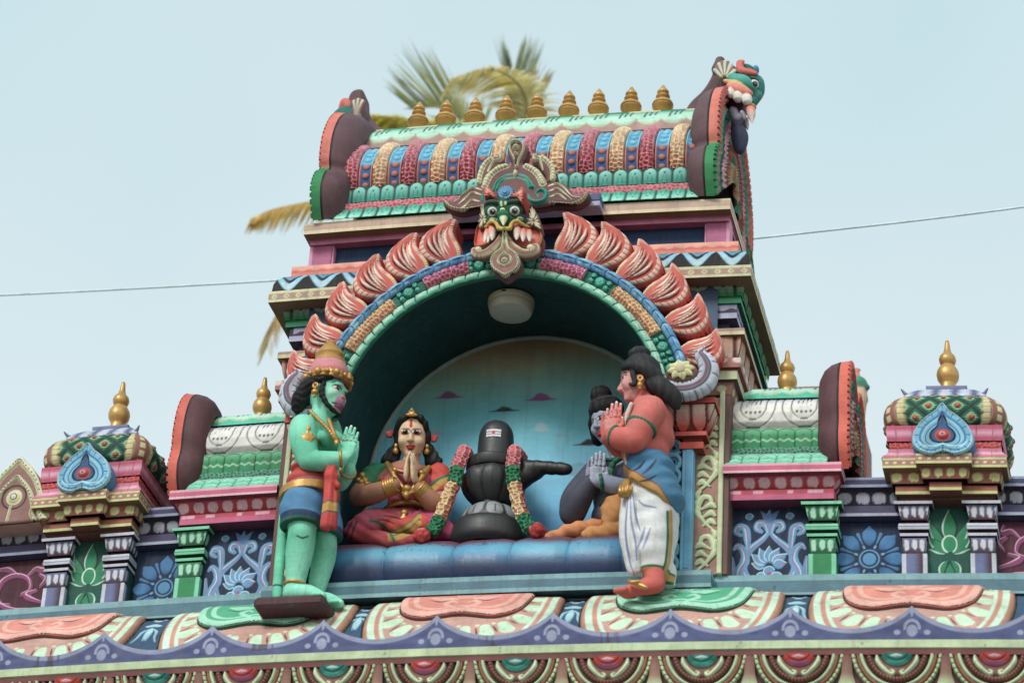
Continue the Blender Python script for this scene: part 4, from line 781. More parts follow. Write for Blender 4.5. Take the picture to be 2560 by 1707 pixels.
for b, cc in (([(470, 985), (560, 960), (665, 950), (690, 1040), (640, 1130), (560, 1190), (440, 1215), (432, 1130)], c(232, 70, 58)), ([(780, 960), (900, 950), (1020, 970), (1115, 1030), (1130, 1110), (1090, 1200), (1000, 1240), (880, 1190), (800, 1080)], c(222, 84, 76))):
    o_ = spline(np.array([tuple(Q6(x, y, -.43)[[0, 2]]) for x, y in b]), 4, True); ce = o_.mean(0); R_ = []
    for sh, dy in ((1.03, .0), (1.0, -.035), (.96, -.03), (.86, -.015), (.4, -.01), (0, -.01)): z_ = ce+(o_-ce)*sh; R_.append(np.stack([z_[:, 0], np.full(len(z_), -.45+dy), z_[:, 1]], -1))
    mm = M(); mm.grid(np.stack(R_), np.stack([np.tile(v, (len(o_), 1)) for v in (c(206, 150, 120), YL, cc, cc, c(244, 150, 138), c(246, 170, 156))]), wrapu=True); mm.prism(o_, -.425, -.36, c(150, 60, 50)); obj('mouth', mm, PNT, mask)
for a_, b_, r_ in (((600, 960), (594, 1105), .03), ((545, 1000), (512, 1125), .02), ((565, 1030), (549, 1128), .014), ((860, 955), (852, 1100), .031), ((925, 1000), (922, 1118), .024), ((985, 1010), (990, 1116), .022)):
    A, B = q(*a_, -.5), q(*b_, -.53); mm = M(); mm.tube([A, A*.6+B*.4, A*.25+B*.75, B], [r_*.75, r_*.8, r_*.5, .003], np.array([c(226, 92, 80), c(236, 170, 156), c(236, 226, 214), c(240, 234, 226)]), 14, 4); obj('tooth', mm, PNT, mask)
def fjaw(L, th, rr, C):
    C = np.broadcast_to(c(150, 100, 92), L.shape+(3,)).copy(); fr = np.cos(th); C = lerp(C, CR1+0*C, np.clip(1-abs(np.sin(th)-.55)/.4, 0, 1)*(fr < .2)); C = lerp(C, CR1+0*C, np.clip(1-abs(np.sin(th)+.7)/.25, 0, 1)); tk = np.clip(1-abs(((L/.02) % 1)-.5)/.16, 0, 1)*(np.sin(th) > .2); return lerp(C, c(90, 52, 50)+0*C, tk*.7), -.003*tk
for p_ in ([(705, 1040), (680, 1120), (600, 1220), (510, 1270), (430, 1265), (412, 1225), (440, 1205)], [(745, 1040), (775, 1130), (850, 1220), (950, 1262), (1050, 1240), (1060, 1185), (1010, 1180)]):
    mm = M(); mm.tube([q(x, y, -.49) for x, y in p_], [.018, .026, .033, .033, .028, .024, .016], CR1, 20, 8, 1.2, (0, 1, 0), True, fjaw); mm.ball(q(p_[-1][0]+(8 if p_[0][0] < 720 else -8), p_[-1][1]+6, -.5), .022, CR1); obj('jaw_scroll', mm, PNT, mask)
# pendant tongue
lo, hi = Q6(540, 1520, -.52), Q6(920, 1010, -.52); cv = Cv(lo[0], hi[0], lo[2], hi[2], .0026, CR2); q3_ = lambda pts: [tuple(Q6(x, y, -.52)[[0, 2]]) for x, y in pts]
OUT = [(705, 1020), (760, 1020), (768, 1120), (790, 1190), (860, 1240), (898, 1330), (870, 1420), (800, 1465), (735, 1505), (665, 1465), (595, 1410), (568, 1320), (600, 1250), (670, 1195), (695, 1120)]
cv.poly(q3_(OUT), c(150, 100, 98), .03, .03, 5); km = cv.H > 0
def st3(pts, w_, col, h): cv.stroke(q3_(pts), w_*.00053, col, h)
st3([(735, 1485), (655, 1440), (598, 1390), (588, 1320), (620, 1262), (690, 1205), (712, 1120), (716, 1030)], 34, CR1, .042); st3([(735, 1485), (815, 1440), (862, 1395), (878, 1330), (845, 1255), (775, 1205), (752, 1120), (748, 1030)], 34, CR1, .042)
p_ = spline(np.array(q3_([(610, 1250), (575, 1320), (600, 1405), (670, 1460), (735, 1497), (805, 1460), (868, 1410), (890, 1330), (850, 1245)])), 10)
for i in range(3, len(p_)-2, 3): d = nrm(p_[i+1]-p_[i-1]); n_ = np.array([-d[1], d[0]])*.009; cv.stroke([p_[i]-n_, p_[i]+n_], .0035, c(86, 50, 50), -.002, 0)
cv.ring(q3_([(730, 1325)])[0], .037, .014, CR1, .044, 100, 260); cv.ring(q3_([(730, 1325)])[0], .037, .014, CR1, .044, -80, 80); cv.disc(q3_([(728, 1322)])[0], .024, c(56, 34, 40), .012); cv.disc(q3_([(728, 1322)])[0], .0185, c(212, 204, 170), .052); cv.disc(q3_([(726, 1248)])[0], .012, c(206, 214, 176), .05); st3([(728, 1150), (727, 1220)], 16, c(180, 130, 126), .036)
mm = M(); cv.mesh(mm, wallf(-.50), km); mm.prism(spline(np.array(q3_(OUT)), 5, True), -.498, -.45, CR2); obj('pendant', mm, PNT, mask)
# ears and crests
for o_, col, nm in (([(460, 980), (455, 880), (480, 770), (500, 735), (530, 790), (545, 880), (530, 940)], CR1, 'ear'), ([(960, 945), (980, 860), (1000, 780), (1030, 765), (1085, 850), (1110, 930), (1115, 1000), (1040, 960)], CR1, 'ear'), ([(535, 705), (535, 620), (560, 592), (610, 625), (655, 680), (650, 720), (600, 690)], SALM, 'brow_crest'), ([(790, 690), (850, 665), (905, 640), (940, 605), (962, 640), (955, 720), (930, 770), (890, 720), (830, 690)], SALM, 'brow_crest')):
    pp = [tuple(Q6(x, y, -.5)[[0, 2]]) for x, y in o_]; lo, hi = np.min(pp, 0), np.max(pp, 0); cv = Cv(lo[0]-.01, hi[0]+.01, lo[1]-.01, hi[1]+.01, .0028, col); cv.poly(pp, CR2 if nm == 'ear' else c(200, 72, 60), .02, .02, 4); km = cv.H > 0; ce = np.mean(pp, 0)
    for i, v in enumerate(spline(np.array(pp), 3, True)[::2]): cv.stroke([ce*.75+v*.25+(0, -.01), v*.93+ce*.07], (.004, .011), CR1 if nm == 'ear' else LSAL, .028, 2)
    mm = M(); cv.mesh(mm, wallf(-.49 if nm == 'ear' else -.55), km); mm.prism(spline(np.array(pp), 4, True), -.488 if nm == 'ear' else -.548, -.43, CR2 if nm == 'ear' else c(190, 64, 54)); obj(nm, mm, PNT, mask)
mm = M(); ce = q(740, 612, -.53)
def fro(T, R_, Z, C): v = .5+.5*np.cos(T*18); return lerp(np.broadcast_to(c(46, 120, 180), C.shape), c(120, 184, 220), v), .006*v*(R_ > .03)
mm.lathe([(0, .03), (.012, .03), (.016, .022), (.022, .022), (.026, .014), (.038, .016), (.045, .008), (.046, -.02)], ce, BLU, 72, fro, ax=(0, -1, 0)); obj('rosette', mm, PNT, mask)
# ---------------------------------------------------------------- low parapet wings: walls, corner shrines, side shrines
def blob_row(per, col): return p_blobs(per, col, .34, .4, .5, .25)
def drips(per, col=c(206, 210, 226)): return p_blobs(per, col, .36, .38, .58, .35)
def wing_wall(x0, x1, name, label, paintfn, base, Yp=.06):
    t = thing(name, label, 'wall', ((x0+x1)/2, .1, -.1)); cv = Cv(x0, x1, -.1, .325, .003, base); paintfn(cv, x0, x1); mm = M(); cv.mesh(mm, wallf(Yp)); obj('painted_panel', mm, PNT, t)
    mm = M(); cornice(mm, [(x0, 0), (x1, 0)], [([(-.05, .30), (0, .31)], DPUR, None), ([(0, .31), (0, .328)], c(170, 174, 200), None), ([(0, .328), (0, .372)], c(74, 70, 108), None), ([(0, .372), (-.03, .38)], DPUR, None), (arc(-.03, .38, 0, .468, .022, 9), c(46, 34, 56), p_blobs(.085, c(176, 180, 200), .4, .33, .5, .12)), ([(0, .468), (.03, .47)], DPUR, None), ([(.03, .47), (.03, .487)], c(150, 156, 186), None), ([(.03, .487), (.03, .515)], c(62, 66, 108), None), ([(.03, .515), (.03, .53)], c(150, 158, 190), None), ([(.03, .53), (-.4, .54)], c(110, 116, 140), None)]); obj('cornice', mm, PNT, t)
    mm = M(); mm.grid(np.array([[(x0, .45, -.1), (x1, .45, -.1)], [(x0, .42, .54), (x1, .42, .54)]]), c(120, 110, 110)); obj('back', mm, PNT, t); return t
FB, FBL = c(58, 120, 176), c(96, 158, 206)
def flower(cx_, cz_):
    def f(cv, x0, x1):
        rr_ = random.Random(5)
        for i in range(8):
            a = i*PI/4+PI/2; d = np.array([math.cos(a), math.sin(a)]); n = np.array([-d[1], d[0]]); C0 = np.array([cx_, cz_])
            col = lambda U, V, d=d: lerp(c(28, 66, 110)+0*U[..., None], c(62, 128, 186), np.clip(((U-cx_)*d[0]+(V-cz_)*d[1]-.06)/.06, 0, 1))
            cv.poly([C0+d*.075, C0+d*.11+n*.03, C0+d*.155+n*.038, C0+d*.178+n*.02, C0+d*.186+n*.012, C0+d*.198+n*.005, C0+d*.198-n*.005, C0+d*.186-n*.012, C0+d*.178-n*.02, C0+d*.155-n*.038, C0+d*.11-n*.03], col, .003, .01, 2)
            a2 = a+PI/8; d2 = np.array([math.cos(a2), math.sin(a2)]); cv.stroke([C0+d2*.09, C0+d2*.16], (.003, .02), c(70, 134, 190), .002); cv.stroke([C0+d2*.072, C0+d2*.082], .012, c(110, 170, 214))
        cv.disc((cx_, cz_), .066, c(22, 48, 84)); cv.ring((cx_, cz_), .052, .009, FBL, .003); cv.disc((cx_, cz_), .036, c(80, 148, 200), .003)
    return f
def magenta(cv, x0, x1):
    """Curling pink foliage on a wine-red ground."""
    PK, PL, DK = c(150, 62, 116), c(226, 186, 206), c(50, 16, 32)
    cx_ = (x0+x1)/2 if x1-x0 < .4 else (x0+.2 if x0 > 0 else x1-.2); sg = 1 if x0 > 0 else -1
    W = lambda pts: [(cx_+sg*x, z) for x, z in pts]
    L = [W([(-.16, -.06), (-.1, -.02), (0, -.01), (.09, .03), (.13, .1), (.10, .18), (.02, .21), (-.06, .18), (-.08, .11), (-.03, .08)]), W([(.03, .02), (.10, .03), (.15, .08), (.16, .16)]), W([(-.05, .19), (-.10, .24), (-.15, .23), (-.14, .27)]), W([(0, .2), (.07, .25), (.13, .25)]), W([(-.17, .02), (-.1, .05), (-.06, .08), (-.12, .1)]), W([(-.17, -.03), (-.06, -.07), (.06, -.05), (.14, -.0)]), W([(-.14, .12), (-.17, .17), (-.13, .2)])]
    for p_ in L: cv.stroke(np.array(p_)+(.006, -.008), (.012, .045, .02), DK)
    for p_ in L: cv.stroke(p_, (.01, .042, .018), PK, .003)
    for p_ in L: cv.stroke(np.array(p_)+(-.004, .012), (.002, .008, .003), PL)
    for i in range(5): cv.disc((cx_-sg*(.12-.03*i), -.075), .014, PK); cv.ring((cx_-sg*(.12-.03*i), -.075), .014, .004, PL)
wing_wall(1.99, 2.36, 'parapet_wall', 'low navy parapet wall with blue flower right of the right green pillar', flower(2.16, .08), c(20, 42, 76))
wing_wall(-2.0, -1.66, 'parapet_wall', 'low navy parapet wall with blue flower left of the left green pillar', flower(-1.815, .063), c(20, 42, 76))
wing_wall(2.82, 3.6, 'parapet_wall', 'wine red parapet wall painted with pink scrolls at the right edge', magenta, c(88, 30, 56))
wing_wall(-3.6, -2.52, 'parapet_wall', 'wine red parapet wall painted with pink scrolls at the left edge', magenta, c(80, 30, 48))
def pillar(parent, xc, hw, pal, Yf=-.05, dz=0., nm='pilaster', stripes=True):
    """Stepped pilaster: shaft, pot, plate, upper pot and flared capital."""
    base, dark, light, drip = pal; mm = M(); u = lambda w_, y: upath(xc, w_, y, .12); D = dz
    gr = (lambda U: lerp(light, base, sst(.3, .36, U)))
    cv = Cv(xc-hw, xc+hw, -.1, .056+D, .004, lambda U, V: lerp(lerp(base+0*U[..., None], dark, sst(xc-.2*hw, xc+.75*hw, U)*(1-sst(xc+.72*hw, xc+.78*hw, U))*stripes), light, np.clip((abs(U-xc)-hw*.66)*400, 0, 1))); cv.mesh(mm, wallf(Yf-.001))
    mm.box(xc-hw, xc+hw, Yf, .12, -.1, .056+D, base, .004); mm.box(xc-hw-.0015, xc-hw+.012, Yf, Yf+.03, -.1, .054+D, light, .001); mm.box(xc+hw-.012, xc+hw+.0015, Yf, Yf+.03, -.1, .054+D, light, .001)
    o = obj(nm, mm, PNT, parent); mm = M()
    cornice(mm, u(hw*.94, Yf), [(arc(-.006, .056+D, .002, .148+D, .014, 8), (dark, base), p_blobs(hw*2*.33, drip, .34, .32, .6, .3)), ([(0, .148+D), (-.02, .152+D)], dark, None), ([(-.02, .155+D), (.012, .156+D)], dark, None), ([(.012, .156+D), (.014, .172+D)], light, None), ([(.014, .172+D), (-.02, .185+D)], base, None), ([(-.02, .185+D), (.018, .19+D)], dark, None), ([(.018, .193+D), (.022, .207+D)], light, None), ([(.022, .207+D), (.02, .213+D)], base, None), ([(.02, .213+D), (.018, .228+D)], light, None), ([(.018, .228+D), (-.01, .24+D)], dark, None)])
    cornice(mm, u(hw*.94, Yf), [([(-.02, .235+D), (-.01, .255+D)], dark, None), (arc(.004, .255+D, .02, .335+D, .012, 8), (dark, base), p_blobs(hw*2*.34, drip, .33, .36, .58, .3)), ([(.028, .335+D), (.04, .336+D)], dark, None), ([(.04, .336+D), (.042, .353+D)], light, None), ([(.042, .353+D), (.0, .36+D)], base, None), ([(0, .36+D), (0, .385+D)], base, None)])
    obj('capital', mm, PNT, o); return o
PALP = (c(108, 116, 162), c(70, 30, 44), c(196, 198, 214), c(214, 214, 226)); PALG = (c(26, 138, 82), c(8, 82, 52), c(120, 210, 170), c(170, 226, 200))
def lotus(cv, x, z0):
    G_, GL, GD = c(18, 134, 92), c(196, 232, 214), c(6, 44, 40)
    def pt(p_, q_, wd, bow=0, side=1, hl=True):
        p_, q_ = np.array(p_)+(x, z0), np.array(q_)+(x, z0); d = q_-p_; n = np.array([-d[1], d[0]]); cv.leaf(p_+(.004, -.004), q_+(.006, -.002), wd*1.15, GD, 0, bow); cv.leaf(p_, q_, wd, G_, .003, bow)
        if hl: cv.stroke([p_+d*k_+n*(bow*4*k_*(1-k_))+side*n/np.linalg.norm(d)*wd/2*math.sin(PI*k_**.8)*.92 for k_ in np.linspace(.12, 1, 9)], (.003, .010, .003), GL)
    for s_ in (-1, 1):
        pt((s_*.01, .12), (s_*.105, .30), .05, -s_*.06, -s_ if s_ > 0 else 1, True); pt((s_*.02, .12), (s_*.11, .2), .05, -s_*.08, -s_); pt((s_*.015, .1), (s_*.108, .125), .04, s_*.1, -s_ if s_ < 0 else -1); pt((s_*.01, .06), (s_*.04, -.05), .035, s_*.14, s_)
    pt((0, .17), (0, .36), .075, 0, 1); cv.disc((x+.004, z0+.155), .042, GD, 0, .052); cv.disc((x, z0+.155), .037, c(16, 140, 96), .004, .048); cv.ring((x, z0+.155), .037, .010, GL, .004, 70, 250, 20, .05); cv.ring((x, z0+.155), .04, .008, GL, .004, -60, 70, 20, .052)
    cv.leaf((x, z0-.07), (x, z0+.045), .06, GD); cv.leaf((x, z0-.07), (x, z0+.04), .05, G_, .003)
def diamonds(U, V, per):
    a, b = (U+V)/per, (U-V)/per; fa, fb = a-np.floor(a), b-np.floor(b); e = np.minimum(np.minimum(fa, 1-fa), np.minimum(fb, 1-fb)); return fa, fb, e
def corner_shrine(xc, side, hw=.33):
    t = thing('corner_shrine', 'small square domed shrine with a blue drop shaped medallion near the '+side+' edge', 'shrine', (xc, .13, -.1)); YF, YK = -.2, .46
    for sx in (-1, 1): pillar(t, xc+sx*.181, .066, PALP)
    cv = Cv(xc-.13, xc+.13, -.1, .4, .003, c(10, 84, 72)); lotus(cv, xc, -.02); mm = M(); cv.mesh(mm, wallf(.0)); mm.box(xc-.25, xc+.25, .003, .4, -.1, .4, c(12, 70, 66), .001); obj('lotus_panel', mm, PNT, t)
    def stepped(y0, w0, ym, wm): return [(xc-w0, YK), (xc-w0, y0), (xc-wm, y0), (xc-wm, ym), (xc+wm, ym), (xc+wm, y0), (xc+w0, y0), (xc+w0, YK)]
    RB, OL = c(164, 92, 74), c(206, 204, 132)
    mm = M(); cornice(mm, stepped(-.12, .27, -.165, .085), [([(-.08, .378), (0, .378)], c(110, 64, 52), None), ([(0, .378), (0, .396)], OL, None), ([(0, .396), (0, .426)], RB, None), ([(0, .426), (-.02, .43)], c(90, 50, 42), None)]); obj('lower_course', mm, PNT, t)
    mm = M(); cornice(mm, stepped(-.15, .3, -.205, .13), [(arc(-.012, .432, .002, .5, .02, 9), (c(126, 68, 54), RB), p_blobs(.07, OL, .34, .34, .5, .18)), ([(.012, .5), (-.03, .503)], c(90, 50, 42), None)]); obj('bead_course', mm, PNT, t)
    mm = M(); cornice(mm, stepped(-.2, .33, -.25, .148), [([(-.06, .497), (0, .497)], c(120, 90, 60), None), ([(0, .497), (0, .512)], OL, None), ([(0, .512), (0, .544)], c(178, 124, 112), p_dots(.047, c(226, 222, 170), .22, .3)), ([(0, .544), (0, .557)], OL, None), ([(0, .557), (-.3, .56)], OL, None)]); obj('dotted_slab', mm, PNT, t)
    sq = lambda w_, y: upath(xc, w_, y, YK-.0)
    def tiles(per, a_, b_): return lambda s, t_, L, C: (lerp(lerp(a_+0*C, b_+0*C, np.clip(1-abs(t_-.5)/.3, 0, 1)), c(110, 30, 60)+0*C, np.clip(1-abs((s/fit(L, per)) % 1-.5)/.04, 0, 1)*.8), .006*np.sqrt(abs(np.sin((s/fit(L, per)+.5)*PI)))*(1-t_))
    mm = M(); cornice(mm, sq(.30, -.165), [([(.03, .557), (.028, .566), (.004, .60), (.0, .63)], c(216, 120, 150), tiles(.1, c(206, 110, 140), c(236, 176, 194))), (arc(-.01, .63, -.01, .675, .018, 8), RED, p_braid(.026, c(236, 120, 110), c(176, 24, 28), .01)), (arc(.0, .675, .01, .768, .024, 9), c(190, 80, 130), tiles(.09, c(196, 76, 112), c(226, 160, 186))), ([(.01, .768), (-.03, .775)], c(150, 60, 90), None)]); obj('pink_roof', mm, PNT, t)
    mm = M(); mm.box(xc-.255, xc+.255, -.09, YK-.01, .36, .78, c(96, 54, 48), .002); obj('core', mm, PNT, t)
    # the dome: a rounded square bulb
    yc = .13; mm = M(); prof = spline(np.array([(.29, .765), (.325, .80), (.335, .86), (.315, .92), (.26, .975), (.20, 1.0)]), 14); n = 400
    ph = np.linspace(0, 2*PI, n, endpoint=False); ex = 3.6; sx_, sz_ = np.cos(ph), np.sin(ph); rad = 1/(abs(sx_)**ex+abs(sz_)**ex)**(1/ex)
    X = np.stack([xc+prof[:, :1]*rad*sx_, yc+prof[:, :1]*rad*sz_, prof[:, 1:]+0*rad], -1)
    al = np.zeros(len(prof)); al[1:] = np.cumsum(np.linalg.norm(np.diff(prof, axis=0), axis=1)); fd = (np.floor((ph+PI/4)/(PI/2))); loc = ph-fd*PI/2; U = np.tan(np.clip(loc, -.82, .82))*.32; U = np.broadcast_to(U, X.shape[:2]); Vv = np.broadcast_to(al[:, None], X.shape[:2]); per = .145
    fa, fb, e = diamonds(U+.0, Vv+.02, per); C = lerp(c(10, 84, 64)+0*X, c(96, 190, 144), sst(.14, .3, e)*(.5+.5*np.sign(np.sin((fa-fb)*34)+.6))*np.where(np.maximum(fa, fb) < .9, 1, .6)); C = lerp(C, c(8, 40, 36)+0*X, np.clip((.06-e)*40, 0, 1)); H = .007*sst(.05, .3, e); q = np.hypot(fa-.5, fb-.5); C = lerp(C, c(214, 190, 110)+0*X, np.clip(1-abs(q-.24)/.05, 0, 1)*.7); st = np.clip((.17-q)*20, 0, 1); C = lerp(C, c(200, 38, 34)+0*X, st); H = H+.013*np.sqrt(np.clip(1-(q/.17)**2, 0, 1)); C = lerp(C, c(240, 200, 180)+0*X, np.clip((.05-q)*30, 0, 1)*.8)
    # corner leaves
    cl = abs(abs(loc)-PI/4)[None, :]*.33*rad[None, :]; top = np.clip((prof[:, 1]-.77)/.2, 0, 1)[:, None]; wl = .085*np.sqrt(np.clip(1-(top-.35)**2/.55, 0, 1)); x_ = cl/wl; inl = np.clip((1-x_)*14, 0, 1); CL = lerp(c(212, 196, 140)+0*X, c(150, 92, 84), np.clip((.56-x_)*12, 0, 1)); CL = lerp(CL, BK+0*X, np.clip(1-abs(x_-.55)/.05, 0, 1)); CL = lerp(CL, c(120, 70, 60)+0*X, np.clip(1-abs(((Vv/.034) % 1)-.5)/.1, 0, 1)*(x_ > .6)); CL = lerp(CL, c(214, 206, 150)+0*X, np.clip((.2-x_)*20, 0, 1)*(np.sin(Vv*120) > -.3)); C = lerp(C, CL, inl); H = np.where(inl > .5, .016+.02*(1-x_**2), H)
    nx = np.stack([sx_*rad, sz_*rad, 0*rad], -1); nx /= np.linalg.norm(nx, axis=1)[:, None]; X = X+H[..., None]*nx; mm.grid(X, C, wrapu=True); dome = obj('dome', mm, PNT, t)
    # petal cap and its slab
    def pet(s, t_, L, C):
        x = (((s-L/2)/.105+.5) % 1-.5)*2; w_ = np.sqrt(np.clip(1-t_*.4, 0, 1)); e_ = 1-abs(x); o_ = lerp(lerp(c(92, 98, 146)+0*C, c(196, 200, 220), np.clip((.8-abs(x))*3, 0, 1)), c(100, 106, 150)+0*C, np.clip(1-abs(abs(x)-.5)/.08, 0, 1)+np.clip(1-abs(abs(x)-.22)/.06, 0, 1)*(t_ < .7)); return o_, 0*t_
    mm = M(); cornice(mm, [(xc-.1, yc+.1), (xc-.1, yc-.1), (xc+.1, yc-.1), (xc+.1, yc+.1), (xc-.1, yc+.1)], [([(.10, 1.0), (.125, .992), (.118, 1.012), (.085, 1.045), (.045, 1.078), (.01, 1.10)], PUR, pet), ([(.01, 1.10), (.012, 1.103), (.012, 1.122), (-.1, 1.124)], c(120, 128, 166), None)])
    for sx in (-1, 1):
        for sy in (-1, 1): mm.tube([(xc+sx*.16, yc+sy*.16, 1.02), (xc+sx*.205, yc+sy*.205, 1.01), (xc+sx*.235, yc+sy*.235, 1.035)], [.02, .014, .004], c(130, 138, 176), 8, 4)
    obj('petal_cap', mm, PNT, t)
    # blue medallion
    BF = lambda s: np.array([(0, .32), (.035, .275), (.085, .235), (.135, .18), (.165, .11), (.16, .05), (.12, .01), (.06, -.005), (0, .012)])*s
    h_ = BF(1.); o_ = np.vstack([h_, h_[::-1][1:-1]*(-1, 1)])+(xc, .545); cv = Cv(xc-.19, xc+.19, .53, .88, .003, c(70, 150, 200)); cv.poly(o_, c(108, 184, 220), .03, .03, 4); km = cv.H > 0; ce = np.array([xc, .66])
    sp = spline(o_, 5, True)
    for v in sp[::4]: cv.stroke([ce+(v-ce)*.74, ce+(v-ce)*.95], (.0025, .006), c(30, 90, 140), -.001, 0)
    cv.stroke(np.vstack([sp, sp[:1]])*.93+ce*.07, .014, c(176, 222, 238), .034, 0)
    for f_, w_, col in ((.72, .010, c(50, 120, 176)), (.62, .014, c(150, 210, 232)), (.55, .007, c(40, 106, 166))):
        i_ = np.vstack([h_*(f_, f_*.95), h_[::-1][1:-1]*(-f_, f_*.95)])+(xc, .568+.05*(1-f_)); cv.stroke(spline(i_, 5, True), w_, col, .034 if w_ > .012 else 0, 0)
    inn = np.array([(0, .235), (.022, .19), (.03, .15), (.062, .115), (.072, .08), (.055, .05), (.02, .04)]); i_ = np.vstack([inn, inn[::-1]*(-1, 1)])+(xc, .565); cv.poly(i_, BK, 0, .01, 4); i2 = (i_-(xc, .66))*.82+(xc, .66); cv.poly(i2, c(42, 92, 146), .02, .02, 4); cv.stroke([(xc, .78), (xc, .73)], .012, c(40, 80, 130)); cv.disc((xc, .655), .042, c(196, 66, 56), .05, .036); cv.disc((xc, .655), .018, c(220, 140, 160), .054, .014); cv.disc((xc, .655), .005, BK)
    cv.stroke([(xc, .545), (xc, .60)], .005, c(30, 84, 136)); 
    for s_ in (-1, 1): cv.stroke([(xc, .602), (xc+s_*.05, .585), (xc+s_*.1, .59), (xc+s_*.13, .62)], (.012, .016, .008), c(170, 220, 238), .036); cv.stroke([(xc, .585), (xc+s_*.06, .565), (xc+s_*.11, .575)], (.003, .006, .003), c(40, 106, 160))
    mm = M(); cv.mesh(mm, wallf(-.245), km); mm.prism(spline(o_, 5, True), -.243, -.1, c(60, 140, 190), c(70, 140, 190)); obj('medallion', mm, PNT, t)
    return t
corner_shrine(2.592, 'right'); corner_shrine(-2.26, 'left')
put_finials('finial', [(2.592, .13, 1.125), (-2.26, .13, 1.125)], 1.32, False, ['gilt finial on the domed corner shrine near the right edge', 'gilt finial on the domed corner shrine near the left edge'], 'gilt finials on the corner shrines')
# ---------------------------------------------------------------- side shrines with their own small barrel roofs
def arabesque(cv, x, z0):
    B, BL, MG, ND = c(98, 160, 208), c(196, 222, 236), c(196, 90, 140), c(16, 36, 66)
    def two(pts, w_, hl=True):
        for s_ in (-1, 1):
            q_ = [(x+s_*a, z0+b) for a, b in pts]; cv.stroke(q_, np.array(w_)*1.7, B, .003)
            if hl: cv.stroke(np.array(q_)+(s_*.006, .003), np.array(w_)*.22, BL); cv.stroke(np.array(q_)-(s_*.005, .002), np.array(w_)*.2, MG)
    two([(.0, .255), (.035, .21), (.11, .14), (.14, .06), (.12, -.01), (.06, -.06)], (.01, .018, .026, .026, .02, .012))
    two([(.005, .245), (.02, .295), (.055, .305), (.068, .275), (.045, .255)], (.014, .026, .026, .022, .014)); two([(.115, .15), (.12, .21), (.13, .27), (.165, .285), (.18, .255), (.155, .235)], (.012, .024, .026, .026, .02, .012))
    two([(.17, -.06), (.16, .02), (.13, .08), (.14, .14), (.17, .17), (.19, .15)], (.016, .03, .03, .024, .02, .01)); two([(.20, .1), (.195, .04), (.20, -.04)], (.008, .016, .01))
    for i, a in enumerate((-78, -52, -26, 0, 26, 52, 78)): 
        r_ = math.radians(a); d = np.array([math.sin(r_), math.cos(r_)]); p_ = np.array([x, z0+.045]); cv.leaf(p_+d*.02, p_+d*(.12 if abs(a) < 60 else .095), .055, B, .004, edge=BL, ew=.006); cv.stroke([p_+d*.04+(.006, 0), p_+d*.09+(.006, 0)], .006, MG)
    for s_ in (-1, 0, 1): cv.disc((x+s_*.04, z0-.02+(.035 if s_ == 0 else 0)), .03, B, .004); cv.ring((x+s_*.04, z0-.02+(.035 if s_ == 0 else 0)), .03, .006, BL, 0, 20, 240)
    cv.disc((x, z0+.0), .012, MG); cv.leaf((x, z0+.30), (x, z0+.385), .034, c(80, 140, 200), .003, edge=BL); 
    for s_ in (-1, 1): cv.leaf((x+s_*.01, z0+.30), (x+s_*.05, z0+.38), .03, c(80, 140, 200), .003, s_*.1, edge=MG); cv.disc((x+s_*.11, z0+.345), .02, B, .003); cv.ring((x+s_*.11, z0+.345), .02, .005, BL, 0, 0, 200)
